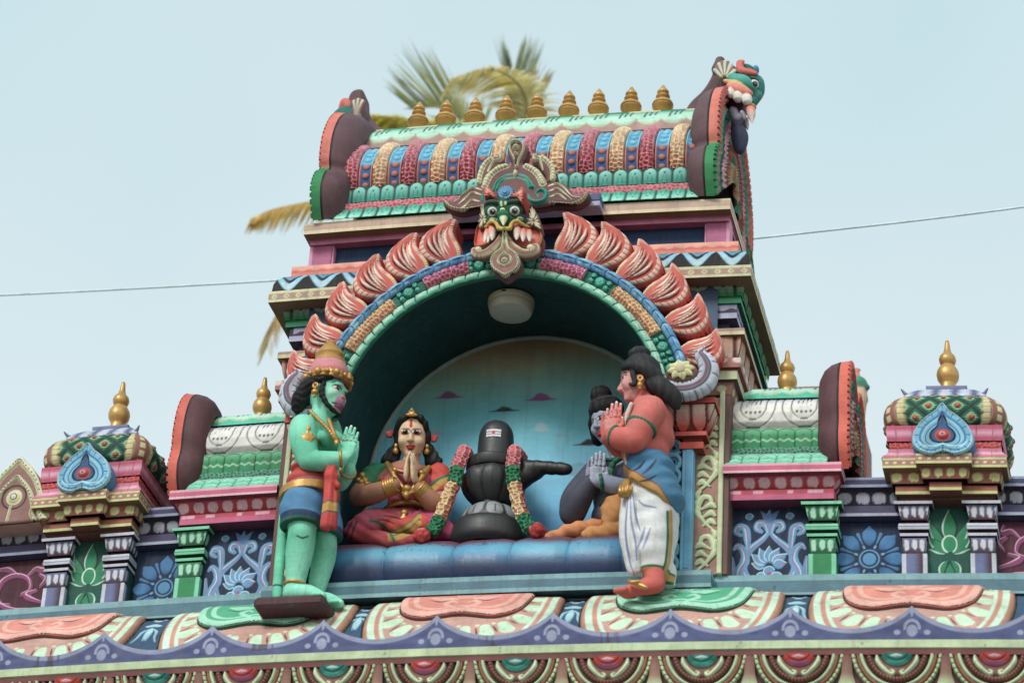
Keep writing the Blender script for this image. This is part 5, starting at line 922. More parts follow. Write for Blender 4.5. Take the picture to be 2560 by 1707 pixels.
def side_shrine(sg):
    """sg +1 right of the tower: the roof runs from the tower to an outer gable."""
    fx_ = (lambda x: x) if sg > 0 else (lambda x: x*-1+.285)
    xi, xo = fx_(1.40), fx_(1.99); side = 'right' if sg > 0 else 'left'; xa, xb = min(xi, xo), max(xi, xo); yb = .62; xm = (xa+xb)/2
    t = thing('side_shrine', 'small barrel roofed side shrine with white lotus roof '+side+' of the arch', 'shrine', (xm, .2, -.1))
    def pth(y, ext=0.): return [(xa, y), (xb+ext, y), (xb+ext, yb)] if sg > 0 else [(xa-ext, yb), (xa-ext, y), (xb, y)]
    pillar(t, fx_(1.921), .073, PALG, dz=.005, stripes=False)
    cx_ = fx_(1.63); cv = Cv(min(fx_(1.40), fx_(1.86)), max(fx_(1.40), fx_(1.86)), -.1, .40, .003, c(22, 42, 74)); arabesque(cv, cx_, -.03); mm = M(); cv.mesh(mm, wallf(.0)); mm.box(xa, xb, .003, yb, -.1, .4, c(30, 50, 84), .001); obj('painted_panel', mm, PNT, t)
    RB, PB = c(190, 36, 44), c(206, 92, 136)
    mm = M(); cornice(mm, pth(-.1), [([(-.1, .368), (0, .368)], c(110, 40, 70), None), ([(0, .368), (0, .40)], PB, None), ([(0, .40), (0, .428)], c(200, 70, 96), lambda s, t_, L, C: (lerp(C, c(236, 176, 196)+0*C, np.clip((.4-abs(t_-.5))*5, 0, 1)*(np.sin(s*17)+np.sin(s*41) > .5)), 0*t_)), ([(0, .428), (-.02, .432)], DRED, None)]); obj('lower_band', mm, PNT, t)
    mm = M(); cornice(mm, pth(-.12, .02), [(arc(-.03, .43, .015, .495, .02, 9), (c(170, 30, 36), c(206, 60, 84)), p_blobs(.082, c(238, 186, 200), .36, .38, .52, .15)), ([(.015, .495), (-.02, .498)], DRED, None)]); obj('bead_course', mm, PNT, t)
    mm = M(); cornice(mm, pth(-.18, .05), [([(-.06, .494), (0, .494)], c(120, 40, 70), None), ([(0, .494), (0, .508)], c(238, 176, 190), None), ([(0, .508), (0, .535)], c(210, 96, 130), None), ([(0, .535), (0, .55)], c(236, 166, 184), None), ([(0, .55), (-.3, .553)], c(200, 120, 140), None)]); obj('pink_slab', mm, PNT, t)
    TQ = c(96, 206, 168); pl = [(xa, 0), (xb-.03, 0)] if sg > 0 else [(xa+.03, 0), (xb, 0)]
    mm = M(); cornice(mm, pl, [([(.15, .55), (.145, .57), (.10, .62), (.08, .655)], TQ, p_scale(.1, c(170, 232, 206), c(10, 92, 70), c(226, 244, 230))), (arc(.075, .655, .075, .70, .016, 8), TEAL, p_braid(.024, c(120, 200, 170), c(8, 84, 66), .01)), (arc(.07, .70, .06, .825, .03, 10), GRN, p_scale(.1, c(130, 210, 160), c(6, 64, 44), c(196, 232, 206))), ([(.06, .825), (.03, .84)], DGRN, None)]); obj('green_courses', mm, PNT, t)
    def white(s, t_, L, C):
        p_ = fit(L, .235); x = ((s/p_) % 1-.5)*2; o_ = lerp(c(232, 228, 222)+0*C, c(120, 128, 176), np.clip((t_-.62)*2.2, 0, 1)); bk = np.zeros(s.shape)
        for r_, off in ((.86, .03), (.5, .2)): w_ = r_*np.sqrt(np.clip(1-np.clip((r_*.55+off-t_)/(r_*.55), 0, 1)**2, 0, 1)); bk = np.maximum(bk, np.clip(1-abs(abs(x)-w_)/.045, 0, 1)*(t_ > off-.02)); bk = np.maximum(bk, np.clip(1-abs(t_-off)/.03, 0, 1)*(abs(x) < r_*.32))
        for k_ in (-.27, -.09, .09, .27): bk = np.maximum(bk, np.clip((.035*np.clip((t_-.4)*2.4, 0, 1)-abs(x-k_*(1.25-.5*t_)))*60, 0, 1)*(t_ > .45)); bk = np.maximum(bk, np.clip(1.5-np.hypot((x-k_)/.05, (t_-.34-.05*abs(k_))/.035), 0, 1))
        return lerp(o_, BK+0*C, np.clip(bk, 0, 1)), -.004*bk
    mm = M(); cornice(mm, pl, [([(.03, .84), (.06, .875), (.065, .93), (.045, .98), (.005, 1.03), (-.06, 1.075)], WHT, white)]); obj('white_roof', mm, PNT, t)
    mm = M(); cornice(mm, pl, [([(-.05, 1.08), (-.065, 1.12), (-.11, 1.165), (-.2, 1.20)], c(60, 196, 160), scall), ([(-.2, 1.20), (-.3, 1.205)], TQ, None)]); xs_ = [p_[0] for p_ in pl]; bk = [(.03, .55), (.03, .84), (-.02, .98), (-.06, 1.075), (-.2, 1.195)]
    mm.grid(np.stack([np.stack([np.array(xs_), np.full(2, .52-o_), np.full(2, z)], -1) for o_, z in bk]), c(120, 120, 120)); obj('ridge_roll', mm, PNT, t)
    gable(t, .72, fx_(2.03), sg, .555, .25, .40, .13, c(98, 58, 66), c(226, 96, 78), c(226, 96, 78), False)
    return t
side_shrine(1); side_shrine(-1)
put_finials('finial', [(1.682, .25, 1.185), (-1.41, .25, 1.185)], 1.18, False, ['gilt finial on the barrel roofed side shrine right of the arch', 'gilt finial on the barrel roofed side shrine left of the arch'], 'gilt finials on the side shrines')
# ---------------------------------------------------------------- pointed gable at the left edge
t = thing('pointed_gable', 'pointed mauve and cream gable ornament cut by the left edge', 'gable', (-2.74, -.1, .45))
half = np.array([(0, .43), (.035, .40), (.10, .33), (.155, .24), (.19, .13), (.185, .06), (.22, .0)]); o_ = np.vstack([half, half[::-1]*(-1, 1)]); o_ = o_[:-1]+(-2.725, .44)
cv = Cv(-2.96, -2.49, .43, .88, .003, CR2); cv.poly(o_, c(150, 104, 98), .02, .02, 3); km = cv.H > 0
for f_, w_, col in ((.93, .045, CR1), (.66, .03, CR1)):
    h2 = half*(f_, f_); p_ = np.vstack([h2[::-1], h2[1:]*(-1, 1)])+(-2.725, .44+.02*(1-f_)); cv.stroke(p_, w_, col, .036, 5); p_ = spline(p_, 6)
    for i in range(2, len(p_)-2, 2): cv.disc(p_[i], .0045, c(80, 44, 50), -.001)
cv.ring((-2.725, .60), .075, .012, c(80, 40, 48)); cv.disc((-2.725, .60), .05, c(214, 210, 160), .034); cv.disc((-2.725, .60), .022, c(120, 74, 74)); cv.disc((-2.725, .60), .015, WHT, .04)
cv.stroke([(-2.74, .54), (-2.75, .45)], .018, CR1, .03)
mm = M(); cv.mesh(mm, wallf(-.14), km); mm.prism(spline(o_, 3, True), -.138, .25, c(150, 100, 94), c(200, 150, 136)); obj('relief', mm, PNT, t)
# ---------------------------------------------------------------- ledges and the big rolled eave
led = thing('ledge', 'grey blue stepped ledge running under the statues and shrines', 'ledge', (0, 0, -.2))
def streak(s, t, L, C): n = vnoise(s*14, t*2)*.6+vnoise(s*70, t*4, 3)*.4; cr = np.clip(1-abs(((s+.02*np.sin(t*9+s*3))/.61) % 1-.5)/.004, 0, 1)*(vnoise(np.floor(s/.61)*7+0*s, 0*t, 8) > .35); return lerp(C*(.88+.24*n)[..., None], c(40, 54, 60)+0*C, cr*.8), 0*t
xs_ = [(-3.6, -.12), (-1.12, -.12)], [(1.36, -.12), (3.6, -.12)]
for p_ in xs_:
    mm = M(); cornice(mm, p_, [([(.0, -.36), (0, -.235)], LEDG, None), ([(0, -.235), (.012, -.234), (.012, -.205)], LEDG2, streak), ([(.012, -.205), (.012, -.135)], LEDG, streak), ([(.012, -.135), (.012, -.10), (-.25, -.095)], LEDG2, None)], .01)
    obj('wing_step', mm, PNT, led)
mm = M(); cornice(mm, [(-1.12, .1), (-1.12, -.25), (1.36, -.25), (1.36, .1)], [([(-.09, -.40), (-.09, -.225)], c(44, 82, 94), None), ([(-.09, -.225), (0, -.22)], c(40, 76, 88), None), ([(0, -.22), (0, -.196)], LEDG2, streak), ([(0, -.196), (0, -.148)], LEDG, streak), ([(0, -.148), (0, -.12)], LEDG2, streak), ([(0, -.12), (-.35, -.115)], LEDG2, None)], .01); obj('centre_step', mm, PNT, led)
eave = thing('eave', 'broad painted eave roll with wavy blue fringe below the ledge', 'eave', (0, -.45, -.75))
EX0, EX1 = -3.6, 3.6
RP = spline(np.array([(-.12, -.235), (-.19, -.262), (-.27, -.322), (-.37, -.43), (-.46, -.54), (-.54, -.635), (-.61, -.71), (-.65, -.78)]), 10); RL = np.concatenate([[0], np.cumsum(np.linalg.norm(np.diff(RP, axis=0), axis=1))])
def rollpt(v):
    y, z = np.interp(v, RL, RP[:, 0]), np.interp(v, RL, RP[:, 1]); g = .01; y2, z2 = np.interp(v+g, RL, RP[:, 0]), np.interp(v+g, RL, RP[:, 1]); y1, z1 = np.interp(v-g, RL, RP[:, 0]), np.interp(v-g, RL, RP[:, 1]); n = np.stack([(z2-z1), -(y2-y1)], -1); n /= np.linalg.norm(n, axis=-1)[..., None]+1e-9; return y, z, n*np.where(n[..., 1:] < 0, -1, 1)
def rollf(U, V, H): y, z, n = rollpt(V); return np.stack([U, y+n[..., 0]*H, z+n[..., 1]*H], -1)
RB_, CRMM, MV = c(190, 132, 106), c(200, 230, 204), c(204, 152, 138)
PADS = [(-2.32, 0), (-1.09, 1), (.05, 0), (1.225, 1), (2.42, 0)]
cv = Cv(EX0, EX1, 0, RL[-1], .0045, c(46, 84, 116)); bounds = [-3.5, -1.70, -.52, .645, 1.83, 3.02]
for i in range(4):                                            # blue valleys with pale leaf sprays
    x = (PADS[i][0]+PADS[i+1][0])/2
    for q in ((0, .12, .024), (0, .2, .03), (-.03, .09, .014), (.03, .09, .014), (.028, .21, .02), (-.028, .21, .02)): cv.disc((x+q[0], q[1]), q[2], c(160, 206, 222), .003, q[2]*.7)
    for s_ in (-1, 1): cv.stroke([(x, .24), (x+s_*.04, .29), (x+s_*.05, .36), (x+s_*.07, .42)], (.006, .018, .014, .006), c(150, 200, 220), .004); cv.stroke([(x, .25), (x+s_*.015, .32), (x+s_*.01, .4)], (.006, .014, .006), c(130, 186, 212), .004)
    cv.leaf((x, .24), (x, .40), .04, c(170, 214, 228), .004)
def ushape(xc, a, b, top=-.05): # U-shaped kudu outline: half width a, depth b
    return [(xc-a, top), (xc-a*1.02, b*.35), (xc-a*.86, b*.7), (xc-a*.5, b*.95), (xc, b*1.02), (xc+a*.5, b*.95), (xc+a*.86, b*.7), (xc+a*1.02, b*.35), (xc+a, top)]
for xc, k_ in PADS:
    cv.poly(spline(np.array(ushape(xc, .525, .97)), 5), BK, .0, .01); 
    for a_, b_, col, h in ((.515, .95, RB_, .03), (.49, .92, CRMM, .031), (.455, .88, c(206, 140, 116), .032), (.43, .855, CRMM, .033), (.41, .835, MV, .034)): cv.poly(spline(np.array(ushape(xc, a_, b_)), 5), col, h, .03)
    for s_ in (-1, 1):                                         # pale petals fanning out
        for (x0, v0, x1, v1, wd) in ((.355, .05, .395, .05, .06), (.36, .15, .395, .155, .075), (.355, .26, .39, .28, .08), (.325, .38, .37, .42, .085), (.26, .46, .295, .53, .085), (.17, .49, .195, .58, .08), (.065, .50, .075, .60, .075)):
            p0, p1 = (xc+s_*x0, v0), (xc+s_*x1, v1); cv.stroke([p0, p1], (wd*.7, wd), c(198, 232, 196), .0355, 1); d = nrm(np.array(p1)-p0); n_ = np.array([-d[1], d[0]]); cv.stroke([np.array(p0)+n_*wd*.62, np.array(p1)+n_*wd*.66], (.006, .012, .005), c(110, 60, 56), -.001, 2); cv.disc(np.array(p0)-d*.03+n_*wd*.5, .012, c(206, 226, 190), .036)
        cv.stroke([(xc+s_*.36, .0), (xc+s_*.39, .1)], .006, c(120, 70, 60))
    cv.poly(spline(np.array([(xc-.355, -.05), (xc-.362, .16), (xc-.32, .315), (xc-.2, .395), (xc, .355), (xc+.2, .395), (xc+.32, .315), (xc+.362, .16), (xc+.355, -.05)]), 5), c(40, 34, 34), -.001)
cv.C *= (.9+.16*vnoise(cv.U*9, cv.V*14))[..., None]
mm = M(); cv.mesh(mm, rollf); mm.grid(np.stack([np.stack([np.linspace(EX0, EX1, 40), np.full(40, y), np.full(40, z)], -1) for y, z in ((-.6, -.75), (-.12, -.75), (-.12, -.26))]), MV); roll = obj('roll', mm, PNT, eave)
# the pink and green pads lying on the roll
for xc, k_ in PADS:
    o_ = [(xc-.355, .03), (xc-.352, .13), (xc-.31, .215), (xc-.2, .255), (xc-.08, .235), (xc, .222), (xc+.08, .235), (xc+.2, .255), (xc+.31, .215), (xc+.352, .13), (xc+.355, .03), (xc+.3, -.035), (xc-.3, -.035)]
    o_ = [(a, .05+(b-.03)*1.42 if b > 0 else b) for a, b in o_]
    A, B, D, S_ = (c(230, 138, 122), c(240, 176, 160), c(176, 84, 78), c(206, 66, 48)) if k_ == 0 else (c(70, 178, 134), c(160, 226, 196), c(24, 120, 84), c(14, 122, 70))
    pc = Cv(xc-.37, xc+.37, .0, .40, .0035, B); pc.poly(spline(np.array(o_), 6, True), B, .04, .03); km = pc.H > 0; ce = np.array([xc, .14]); VS = lambda L_: [(a, .05+(b-.03)*1.42) for a, b in L_]
    for f_, col in ((.88, A), (.80, B), (.72, A)): pc.poly(spline(ce+(np.array(o_)-ce)*(f_, f_-.06), 6, True), col, 0)
    for s_ in (-1, 1):
        pc.stroke(VS([(xc+s_*.02, .205), (xc+s_*.05, .19), (xc+s_*.09, .165), (xc+s_*.06, .14), (xc+s_*.03, .155)]), (.01, .026, .03, .022, .01), B); pc.leaf(*VS([(xc+s_*.03, .11), (xc+s_*.2, .09)]), .06, B, 0, s_*.1); pc.stroke(VS([(xc+s_*.07, .125), (xc+s_*.13, .14), (xc+s_*.19, .12)]), (.003, .014, .003), D if k_ else c(110, 60, 60)); pc.leaf(*VS([(xc+s_*.02, .09), (xc+s_*.1, .03)]), .03, B)
    pc.disc(VS([(xc, .085)])[0], .05, B, 0, .04); pc.ring(VS([(xc, .085)])[0], .03, .006, A, 0, ry=.025)
    pc.C *= (.92+.12*vnoise(pc.U*12, pc.V*16))[..., None]
    def padf(U, V, H): y, z, n = rollpt(np.maximum(V, 0)); hh = H*.4+.042; return np.stack([U, y+n[..., 0]*hh, z+n[..., 1]*hh], -1)
    mm = M(); X = padf(pc.U, pc.V, pc.H); mm.grid(X, pc.C, km); b = spline(np.array(o_), 8, True); b = b[b[:, 1] > .0]; i0 = np.argmax(np.abs(np.diff(b[:, 0]))) if False else 0
    bb = spline(np.array(o_), 8, True); bb = np.vstack([bb, bb[:1]]); bb[:, 1] = np.maximum(bb[:, 1], 0); top = padf(bb[:, 0], bb[:, 1], np.zeros(len(bb))); y, z, n = rollpt(bb[:, 1]); base = np.stack([bb[:, 0], y+n[:, 0]*.02, z+n[:, 1]*.02], -1); cb = xc*np.array([1, 0, 0])+0; base = base-(base-top)*.0
    mm.grid(np.stack([top+(0, 0, .003), top*.75+base*.25, base]), np.stack([np.tile(B, (len(bb), 1)), np.tile(S_, (len(bb), 1)), np.tile(S_*.8, (len(bb), 1))])); obj('pad', mm, PNT, eave)
# blue wave fringe along the lip
TIP = [-3.02, -2.42, -1.82, -1.208, -.595, .013, .627, 1.24, 1.85, 2.44, 3.04]
U_, T_ = np.meshgrid(np.linspace(EX0, EX1, 1500), np.linspace(0, 1, 40)); ph = (U_-TIP[5])/.6115; x = abs(ph-np.round(ph))*2; top = -.555-.128*np.clip(1-(1-x)**2.0, 0, 1)**.8
Z = -.748+(top+.748)*T_; zz = top-Z; C = lerp(c(64, 72, 122)+0*U_[..., None], c(92, 102, 150), np.clip(vnoise(U_*18, Z*40)*.8, 0, 1)); C = lerp(C, c(146, 152, 186)+0*C, np.clip((.03-zz)*120, 0, 1)); xm = (ph-np.round(ph))*.6115
LV2 = c(152, 158, 190); hh = Z+.74
def inell(cx_, cz_, a, b): return np.clip((1-np.hypot((xm-cx_)/a, (hh-cz_)/b))*5, 0, 1)
C = lerp(C, LV2+0*C, np.maximum(inell(0, .045, .03, .036), np.maximum(inell(.0, .15, .009, .03), np.clip((.009-abs(np.hypot((abs(xm)-.0)/1., (hh-.06)/1.15)-.036))*300, 0, 1)*(hh > .05))));
C = lerp(C, LV2+0*C, np.maximum(inell(.075, .035, .018, .016), inell(-.075, .035, .018, .016)))
st = vnoise(U_*10, Z*6, 4)*vnoise(U_*60, Z*20, 6); C = lerp(C, c(70, 44, 34)+0*C, np.clip((st-.42)*4, 0, .7)*(abs(x) > .75))
Y_ = -.70-.0*T_; mm = M(); mm.grid(np.stack([U_, np.full(U_.shape, -.705), Z], -1), C); mm.grid(np.stack([np.stack([U_[-1], np.full(1500, y), top[-1]], -1) for y in (-.705, -.66)]), c(150, 156, 190)); obj('wave_fringe', mm, PNT, eave)
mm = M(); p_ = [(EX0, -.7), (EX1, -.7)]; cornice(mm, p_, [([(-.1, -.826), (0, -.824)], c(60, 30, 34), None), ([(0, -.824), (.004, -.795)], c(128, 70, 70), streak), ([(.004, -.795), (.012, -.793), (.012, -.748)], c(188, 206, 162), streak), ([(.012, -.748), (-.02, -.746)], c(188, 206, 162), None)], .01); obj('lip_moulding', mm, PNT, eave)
# row of small horseshoe motifs hanging under the lip
KX = [-2.96, -2.49, -2.0, -1.50, -1.018, -.525, -.035, .445, .922, 1.402, 1.89, 2.38, 2.865]
for i, kx in enumerate(KX):
    hw = .2425; kc = Cv(kx-hw, kx+hw, -1.2, -.822, .0035, c(112, 66, 66)); cz = -.80; red = i % 2 == 0
    def ku(a, b): return [(kx+a*math.sin(t), cz-b*math.cos(t)) for t in np.linspace(-1.75, 1.75, 26)]
    for a_, w_, col, h, tooth in ((.236, .018, c(70, 36, 40), .0, 0), (.219, .022, c(190, 214, 160), .02, 1), (.196, .016, c(168, 100, 80), .016, 0), (.178, .02, c(196, 220, 172), .024, 0), (.158, .012, c(60, 32, 34), -.001, 0), (.142, .024, c(150, 88, 72), .02, 1), (.121, .010, c(64, 34, 36), -.001, 0)):
        kc.stroke(ku(a_, a_*1.05), w_, col, h, 0)
        if tooth:
            for t in np.linspace(-1.5, 1.5, 26): s_, c_ = math.sin(t), -math.cos(t)*1.05; kc.stroke([(kx+(a_-w_*.45)*s_, cz+(a_-w_*.45)*c_), (kx+(a_+w_*.45)*s_, cz+(a_+w_*.45)*c_)], .005, c(80, 50, 44), -.001, 0)
    kc.disc((kx, cz), .112, c(150, 100, 84), .01, .118)
    for s_ in (-1, 1): kc.stroke([(kx+s_*.10, cz-.02), (kx+s_*.095, cz-.06), (kx+s_*.065, cz-.10), (kx+s_*.03, cz-.125), (kx+s_*.018, cz-.11), (kx+s_*.032, cz-.10)], (.012, .026, .028, .022, .016, .01), c(206, 224, 184), .03)
    C1, C2, C3 = (c(214, 62, 46), c(206, 100, 150), c(238, 190, 210)) if red else (c(24, 134, 122), c(70, 190, 180), c(200, 232, 226)); kc.disc((kx, cz), .092, c(50, 24, 30), .012, .088); kc.disc((kx, cz), .084, lambda U, V: lerp(C1+0*U[..., None], C2, sst(.0, .02, cz-.045-V)), .04, .08); kc.ring((kx, cz), .064, .005, C1*.35, -.001, -170, -10, 20, .058); kc.stroke([(kx-.03, cz-.036), (kx+.03, cz-.036)], (.004, .016, .004), C3, .042)
    kc.C *= (.9+.16*vnoise(kc.U*16, kc.V*16))[..., None]
    mm = M(); kc.mesh(mm, lambda U, V, H: np.stack([U, -.685-H+(-.82-V)*.12, V], -1)); obj('horseshoe_motif', mm, PNT, eave)
    kx2 = kx+.2425; mm = M(); mm.tube([(kx2, -.695, -.83), (kx2, -.70, -.93), (kx2, -.695, -1.0), (kx2, -.68, -1.06)], [.022, .03, .05, .012], np.array([c(128, 74, 72), c(150, 110, 90), c(186, 214, 160), c(190, 214, 160)]), 10, 6, .5, (0, 1, 0)); obj('drop_leaf', mm, PNT, eave)
# ---------------------------------------------------------------- statues (modelled as clay, coloured with paint)
DY = .14
J = lambda x, y, Y: P(x, y, Y+DY, 1)
GOLDP = c(196, 142, 52)
def hand(k, w_, up, wd, nr, s, col, nail=None, line=None, spread=.0):
    """Open hand: wrist w_, fingers along up, little finger to index along wd, palm looks along nr."""
    up, wd, nr = nrm(up), nrm(wd), nrm(nr); w_ = np.asarray(w_, float); A = [up, wd, nr]
    k.ell(w_+up*.27*s, (.30*s, .21*s, .085*s), col, .012, A); k.ell(w_+up*.40*s, (.17*s, .225*s, .07*s), col, .008, A)
    for j, (o, ln, r) in enumerate(((-1.5, .36, .047), (-.5, .46, .053), (.5, .5, .055), (1.5, .45, .053))):
        b = w_+up*(.48-.02*abs(o)+.01*j)*s+wd*o*.112*s; m_ = b+up*ln*.5*s+wd*o*spread*s-nr*.012*s; t_ = b+up*ln*s+wd*o*spread*1.6*s+nr*.01*s
        k.cap(b-up*.06*s, m_, r*s, r*s*.95, col, .003); k.cap(m_, t_, r*s*.95, r*s*.78, col, .003)
        if nail is not None: k.dot(t_-nr*r*s*.6+up*r*s*.35, (r*s*.75, r*s*.75, r*s*.75), nail)
        if line is not None: k.dot(b+up*.05*s-nr*r*s, (.006, .012, .01), line, [up, wd, nr]); k.dot(m_-nr*r*s, (.003, .011, .008), line, [up, wd, nr])
    a, b, d = w_+up*.12*s+wd*.14*s, w_+up*.33*s+wd*.27*s+nr*.03*s, w_+up*.52*s+wd*.25*s+nr*.03*s
    k.cap(a, b, .075*s, .06*s, col, .008); k.cap(b, d, .058*s, .045*s, col, .003)
    if nail is not None: k.dot(d-nr*.02*s+up*.03*s, .04*s, nail)
def eye(k, p_, f, up, sd, s, red, iris=None, look=0.):
    """Painted almond eye on the skin at p_: f out of the face, sd along the face."""
    A = [sd, up, f]; p_ = np.asarray(p_)
    k.dot(p_, (.030*s, .0165*s, .03), BK, A); k.dot(p_-up*.002*s, (.026*s, .0125*s, .03), c(230, 220, 216), A); k.dot(p_-up*.009*s, (.020*s, .0055*s, .03), red, A)
    k.dot(p_+sd*look*s, (.0125*s, .0135*s, .03), BK, A); k.dot(p_+sd*(look+.004)*s+up*.005*s, (.003*s, .003*s, .03), WHT, A)
    k.line([p_-sd*.034*s+up*.002*s, p_-sd*.015*s+up*.014*s, p_+sd*.012*s+up*.014*s, p_+sd*.034*s+up*.003*s], .0032*s, BK)
# ================= green skinned statue, left
G1c, G2c, G3c = c(128, 226, 194), c(60, 194, 152), c(166, 230, 200)
st = thing('statue', 'green skinned monkey faced standing statue with pink and gold crown, palms joined', 'statue', tuple(J(765, 1490, -.55)))
gcol = lambda X: None
k = Clay(.0042); G = G1c; F_ = nrm((.94, -.34, 0)); S_ = np.array([-F_[1], F_[0], 0]); Zv = np.array([0, 0, 1.]); A_ = [F_, S_, Zv]
k.ell(J(776, 1225, -.54), (.105, .13, .1), G, .03, A_); k.ell(J(783, 1160, -.54), (.098, .125, .09), G, .04, A_); k.ell(J(788, 1098, -.54), (.112, .16, .125), G, .04, A_)
k.ell(J(822, 1098, -.62), (.05, .075, .05), G, .02, A_); k.ell(J(838, 1100, -.52), (.05, .07, .05), G, .02, A_)       # chest
k.cap(J(800, 1048, -.55), J(812, 1005, -.55), .06, .056, G, .03)
nsh, nel, nwr = J(757, 1066, -.66), J(772, 1152, -.69), J(855, 1146, -.655)
k.chain([nsh, nsh*.5+nel*.5+(-.008, -.01, 0), nel], [.068, .064, .05], G, .03); k.chain([nel, nel*.5+nwr*.5+(0, 0, -.008), nwr], [.052, .05, .034], G, .015)
fsh, fel, fwr = J(822, 1066, -.40), J(850, 1206, -.44), J(873, 1172, -.55)
k.chain([fsh, fsh*.5+fel*.5, fel], [.062, .056, .045], G, .03); k.chain([fel, fel*.5+fwr*.5, fwr], [.045, .044, .034], G, .012)
hand(k, nwr+np.array([.022, 0, -.006]), (.13, -.02, 1), (-1, -.05, .1), (.25, 1, 0), .205, G, c(236, 236, 226), c(120, 60, 50)); hand(k, fwr+np.array([.0, .0, .0]), (.02, .0, 1), (-1, .1, .05), (-.2, -1, 0), .205, G)
# legs and feet
k.chain([J(757, 1250, -.62), J(755, 1330, -.635), J(748, 1385, -.61), J(739, 1452, -.60), J(738, 1474, -.60)], [.094, .068, .068, .045, .044], G, .02); k.ell(J(754, 1332, -.665), (.042, .042, .042), G, .03)
k.chain([J(798, 1262, -.46), J(811, 1350, -.475), J(808, 1400, -.455), J(790, 1480, -.45)], [.09, .064, .062, .043], G, .012)
for a, b in ((J(735, 1485, -.60), J(806, 1489, -.66)), (J(783, 1505, -.45), J(850, 1507, -.49))):
    k.chain([a+(-.02, 0, .006), a*.5+b*.5+(0, 0, .012), b], [.042, .04, .022], G, .02)
    for j in range(5): p_ = b+np.array([.012-.006*abs(j-3), (j-2)*.017, -.004]); k.cap(p_-np.array([.035, 0, 0]), p_, .012, .0105-.001*(j < 3), G, .003); k.dot(p_+(.006, 0, .008), .006, c(226, 236, 226))
# head
hc = J(814, 985, -.55); f = nrm((.97, -.2, -.14)); s_ = nrm(np.cross((0, 0, 1), f)); u = np.cross(f, s_); HA = [f, s_, u]; H = lambda a, b, d: hc+f*a+s_*b+u*d
k.ell(hc+u*.01, (.11, .088, .115), G, .02, HA); k.ell(H(.06, 0, -.055), (.06, .062, .055), G, .025, HA); k.ell(H(.045, 0, -.095), (.065, .055, .035), G, .02, HA)
k.ell(H(.095, 0, -.06), (.036, .046, .034), c(184, 122, 160), .014, HA); k.ell(H(.1, 0, -.092), (.026, .036, .013), c(140, 66, 100), .006, HA); k.ell(H(.09, 0, -.11), (.03, .036, .016), c(150, 80, 110), .006, HA)
k.ell(H(.118, 0, -.028), (.016, .022, .014), c(196, 120, 130), .01, HA); k.dot(H(.125, -.014, -.036), .006, c(150, 40, 40)); k.dot(H(.125, .014, -.036), .006, c(150, 40, 40))
for b in (-1, 1): k.ell(H(.085, b*.034, .035), (.03, .03, .014), G, .016, HA); k.ell(H(.078, b*.048, -.02), (.03, .028, .03), G3c, .02, HA); k.ell(H(-.005, b*.092, -.01), (.02, .012, .034), G2c, .008, HA)
eye(k, H(.094, -.046, .012), nrm(f-.55*s_), u, nrm(s_+.55*f), 1.0, c(190, 40, 36), look=.006); eye(k, H(.094, .046, .012), nrm(f+.55*s_), u, nrm(s_-.55*f), 1.0, c(190, 40, 36))
for b in (-1, 1): k.line([H(.07, b*.075, .035), H(.095, b*.055, .052), H(.108, b*.022, .044)], .007, BK)
k.line([H(.128, 0, .045), H(.12, 0, .09)], .004, c(210, 60, 50)); k.line([H(.09, -.05, -.082), H(.12, -.03, -.083), H(.128, 0, -.082), H(.12, .03, -.083)], .0045, c(70, 20, 34))
k.line([J(742, 1338, -.66), J(756, 1344, -.66), J(770, 1340, -.66)], (.004, .006, .004), c(16, 110, 84), dp=.1); k.dot(J(834, 1112, -.665), .011, c(60, 30, 40))
def gshade(X): return lerp(np.broadcast_to(G1c, X.shape).copy(), G2c, np.clip(vnoise(X[:, 0]*9, X[:, 2]*7)*1.2-.35, 0, .6))
k.paints.insert(0, (lambda X: np.where((X[:, 2] < hc[2]-.13), -1., 1.), lambda X: gshade(X)))
body = clay_obj(k, 'body', PNT, st)
k = Clay(.005)   # hair and beard
k.chain([H(.06, -.075, .07), H(-.0, -.09, .05), H(-.07, -.07, .02), H(-.12, -.04, -.05), H(-.14, -.03, -.10)], [.016, .026, .042, .05, .03], BK, .02); k.chain([H(.06, .075, .07), H(-.03, .09, .05), H(-.1, .05, -.02), H(-.13, .02, -.09)], [.02, .03, .05, .04], BK, .02); k.ell(H(-.04, 0, .04), (.085, .09, .085), BK, .02, HA)
k.chain([H(.03, -.088, .03), H(.03, -.09, -.03), H(.05, -.078, -.075), H(.085, -.045, -.115), H(.105, 0, -.125)], [.012, .015, .014, .012, .010], BK, .01); k.chain([H(.03, .088, .03), H(.03, .088, -.05), H(.06, .06, -.1), H(.1, .02, -.12)], [.018, .02, .02, .014], BK, .01)
clay_obj(k, 'hair', PNT, st, disp=lambda X: .002*np.sin(X[:, 2]*190+np.sin(X[:, 0]*60)*2))
mm = M(); cb = J(820, 962, -.55); cax = nrm((-.02, 0, 1))
z = lambda y: (J(820, y, -.55)[2]-cb[2])
mm.lathe([(.1, -.005), (.118, .0), (.122, z(945)), (.115, z(935)), (.098, z(915)), (.085, z(908))], cb, np.array([c(196, 84, 90), c(200, 84, 88), c(204, 92, 96), c(214, 130, 136), c(216, 134, 140), c(200, 100, 100)]), 40, ax=cax); obj('crown', mm, PNT, st)
mm = M(); mm.lathe([(.088, z(916)), (.094, z(912)), (.09, z(906)), (.078, z(900)), (.08, z(896)), (.084, z(892)), (.078, z(886)), (.05, z(870)), (.03, z(864)), (.032, z(861)), (.026, z(857)), (.008, z(851)), (0, z(850))], cb, GOLDP, 40, ax=cax); obj('crown_top', mm, GLD, st)
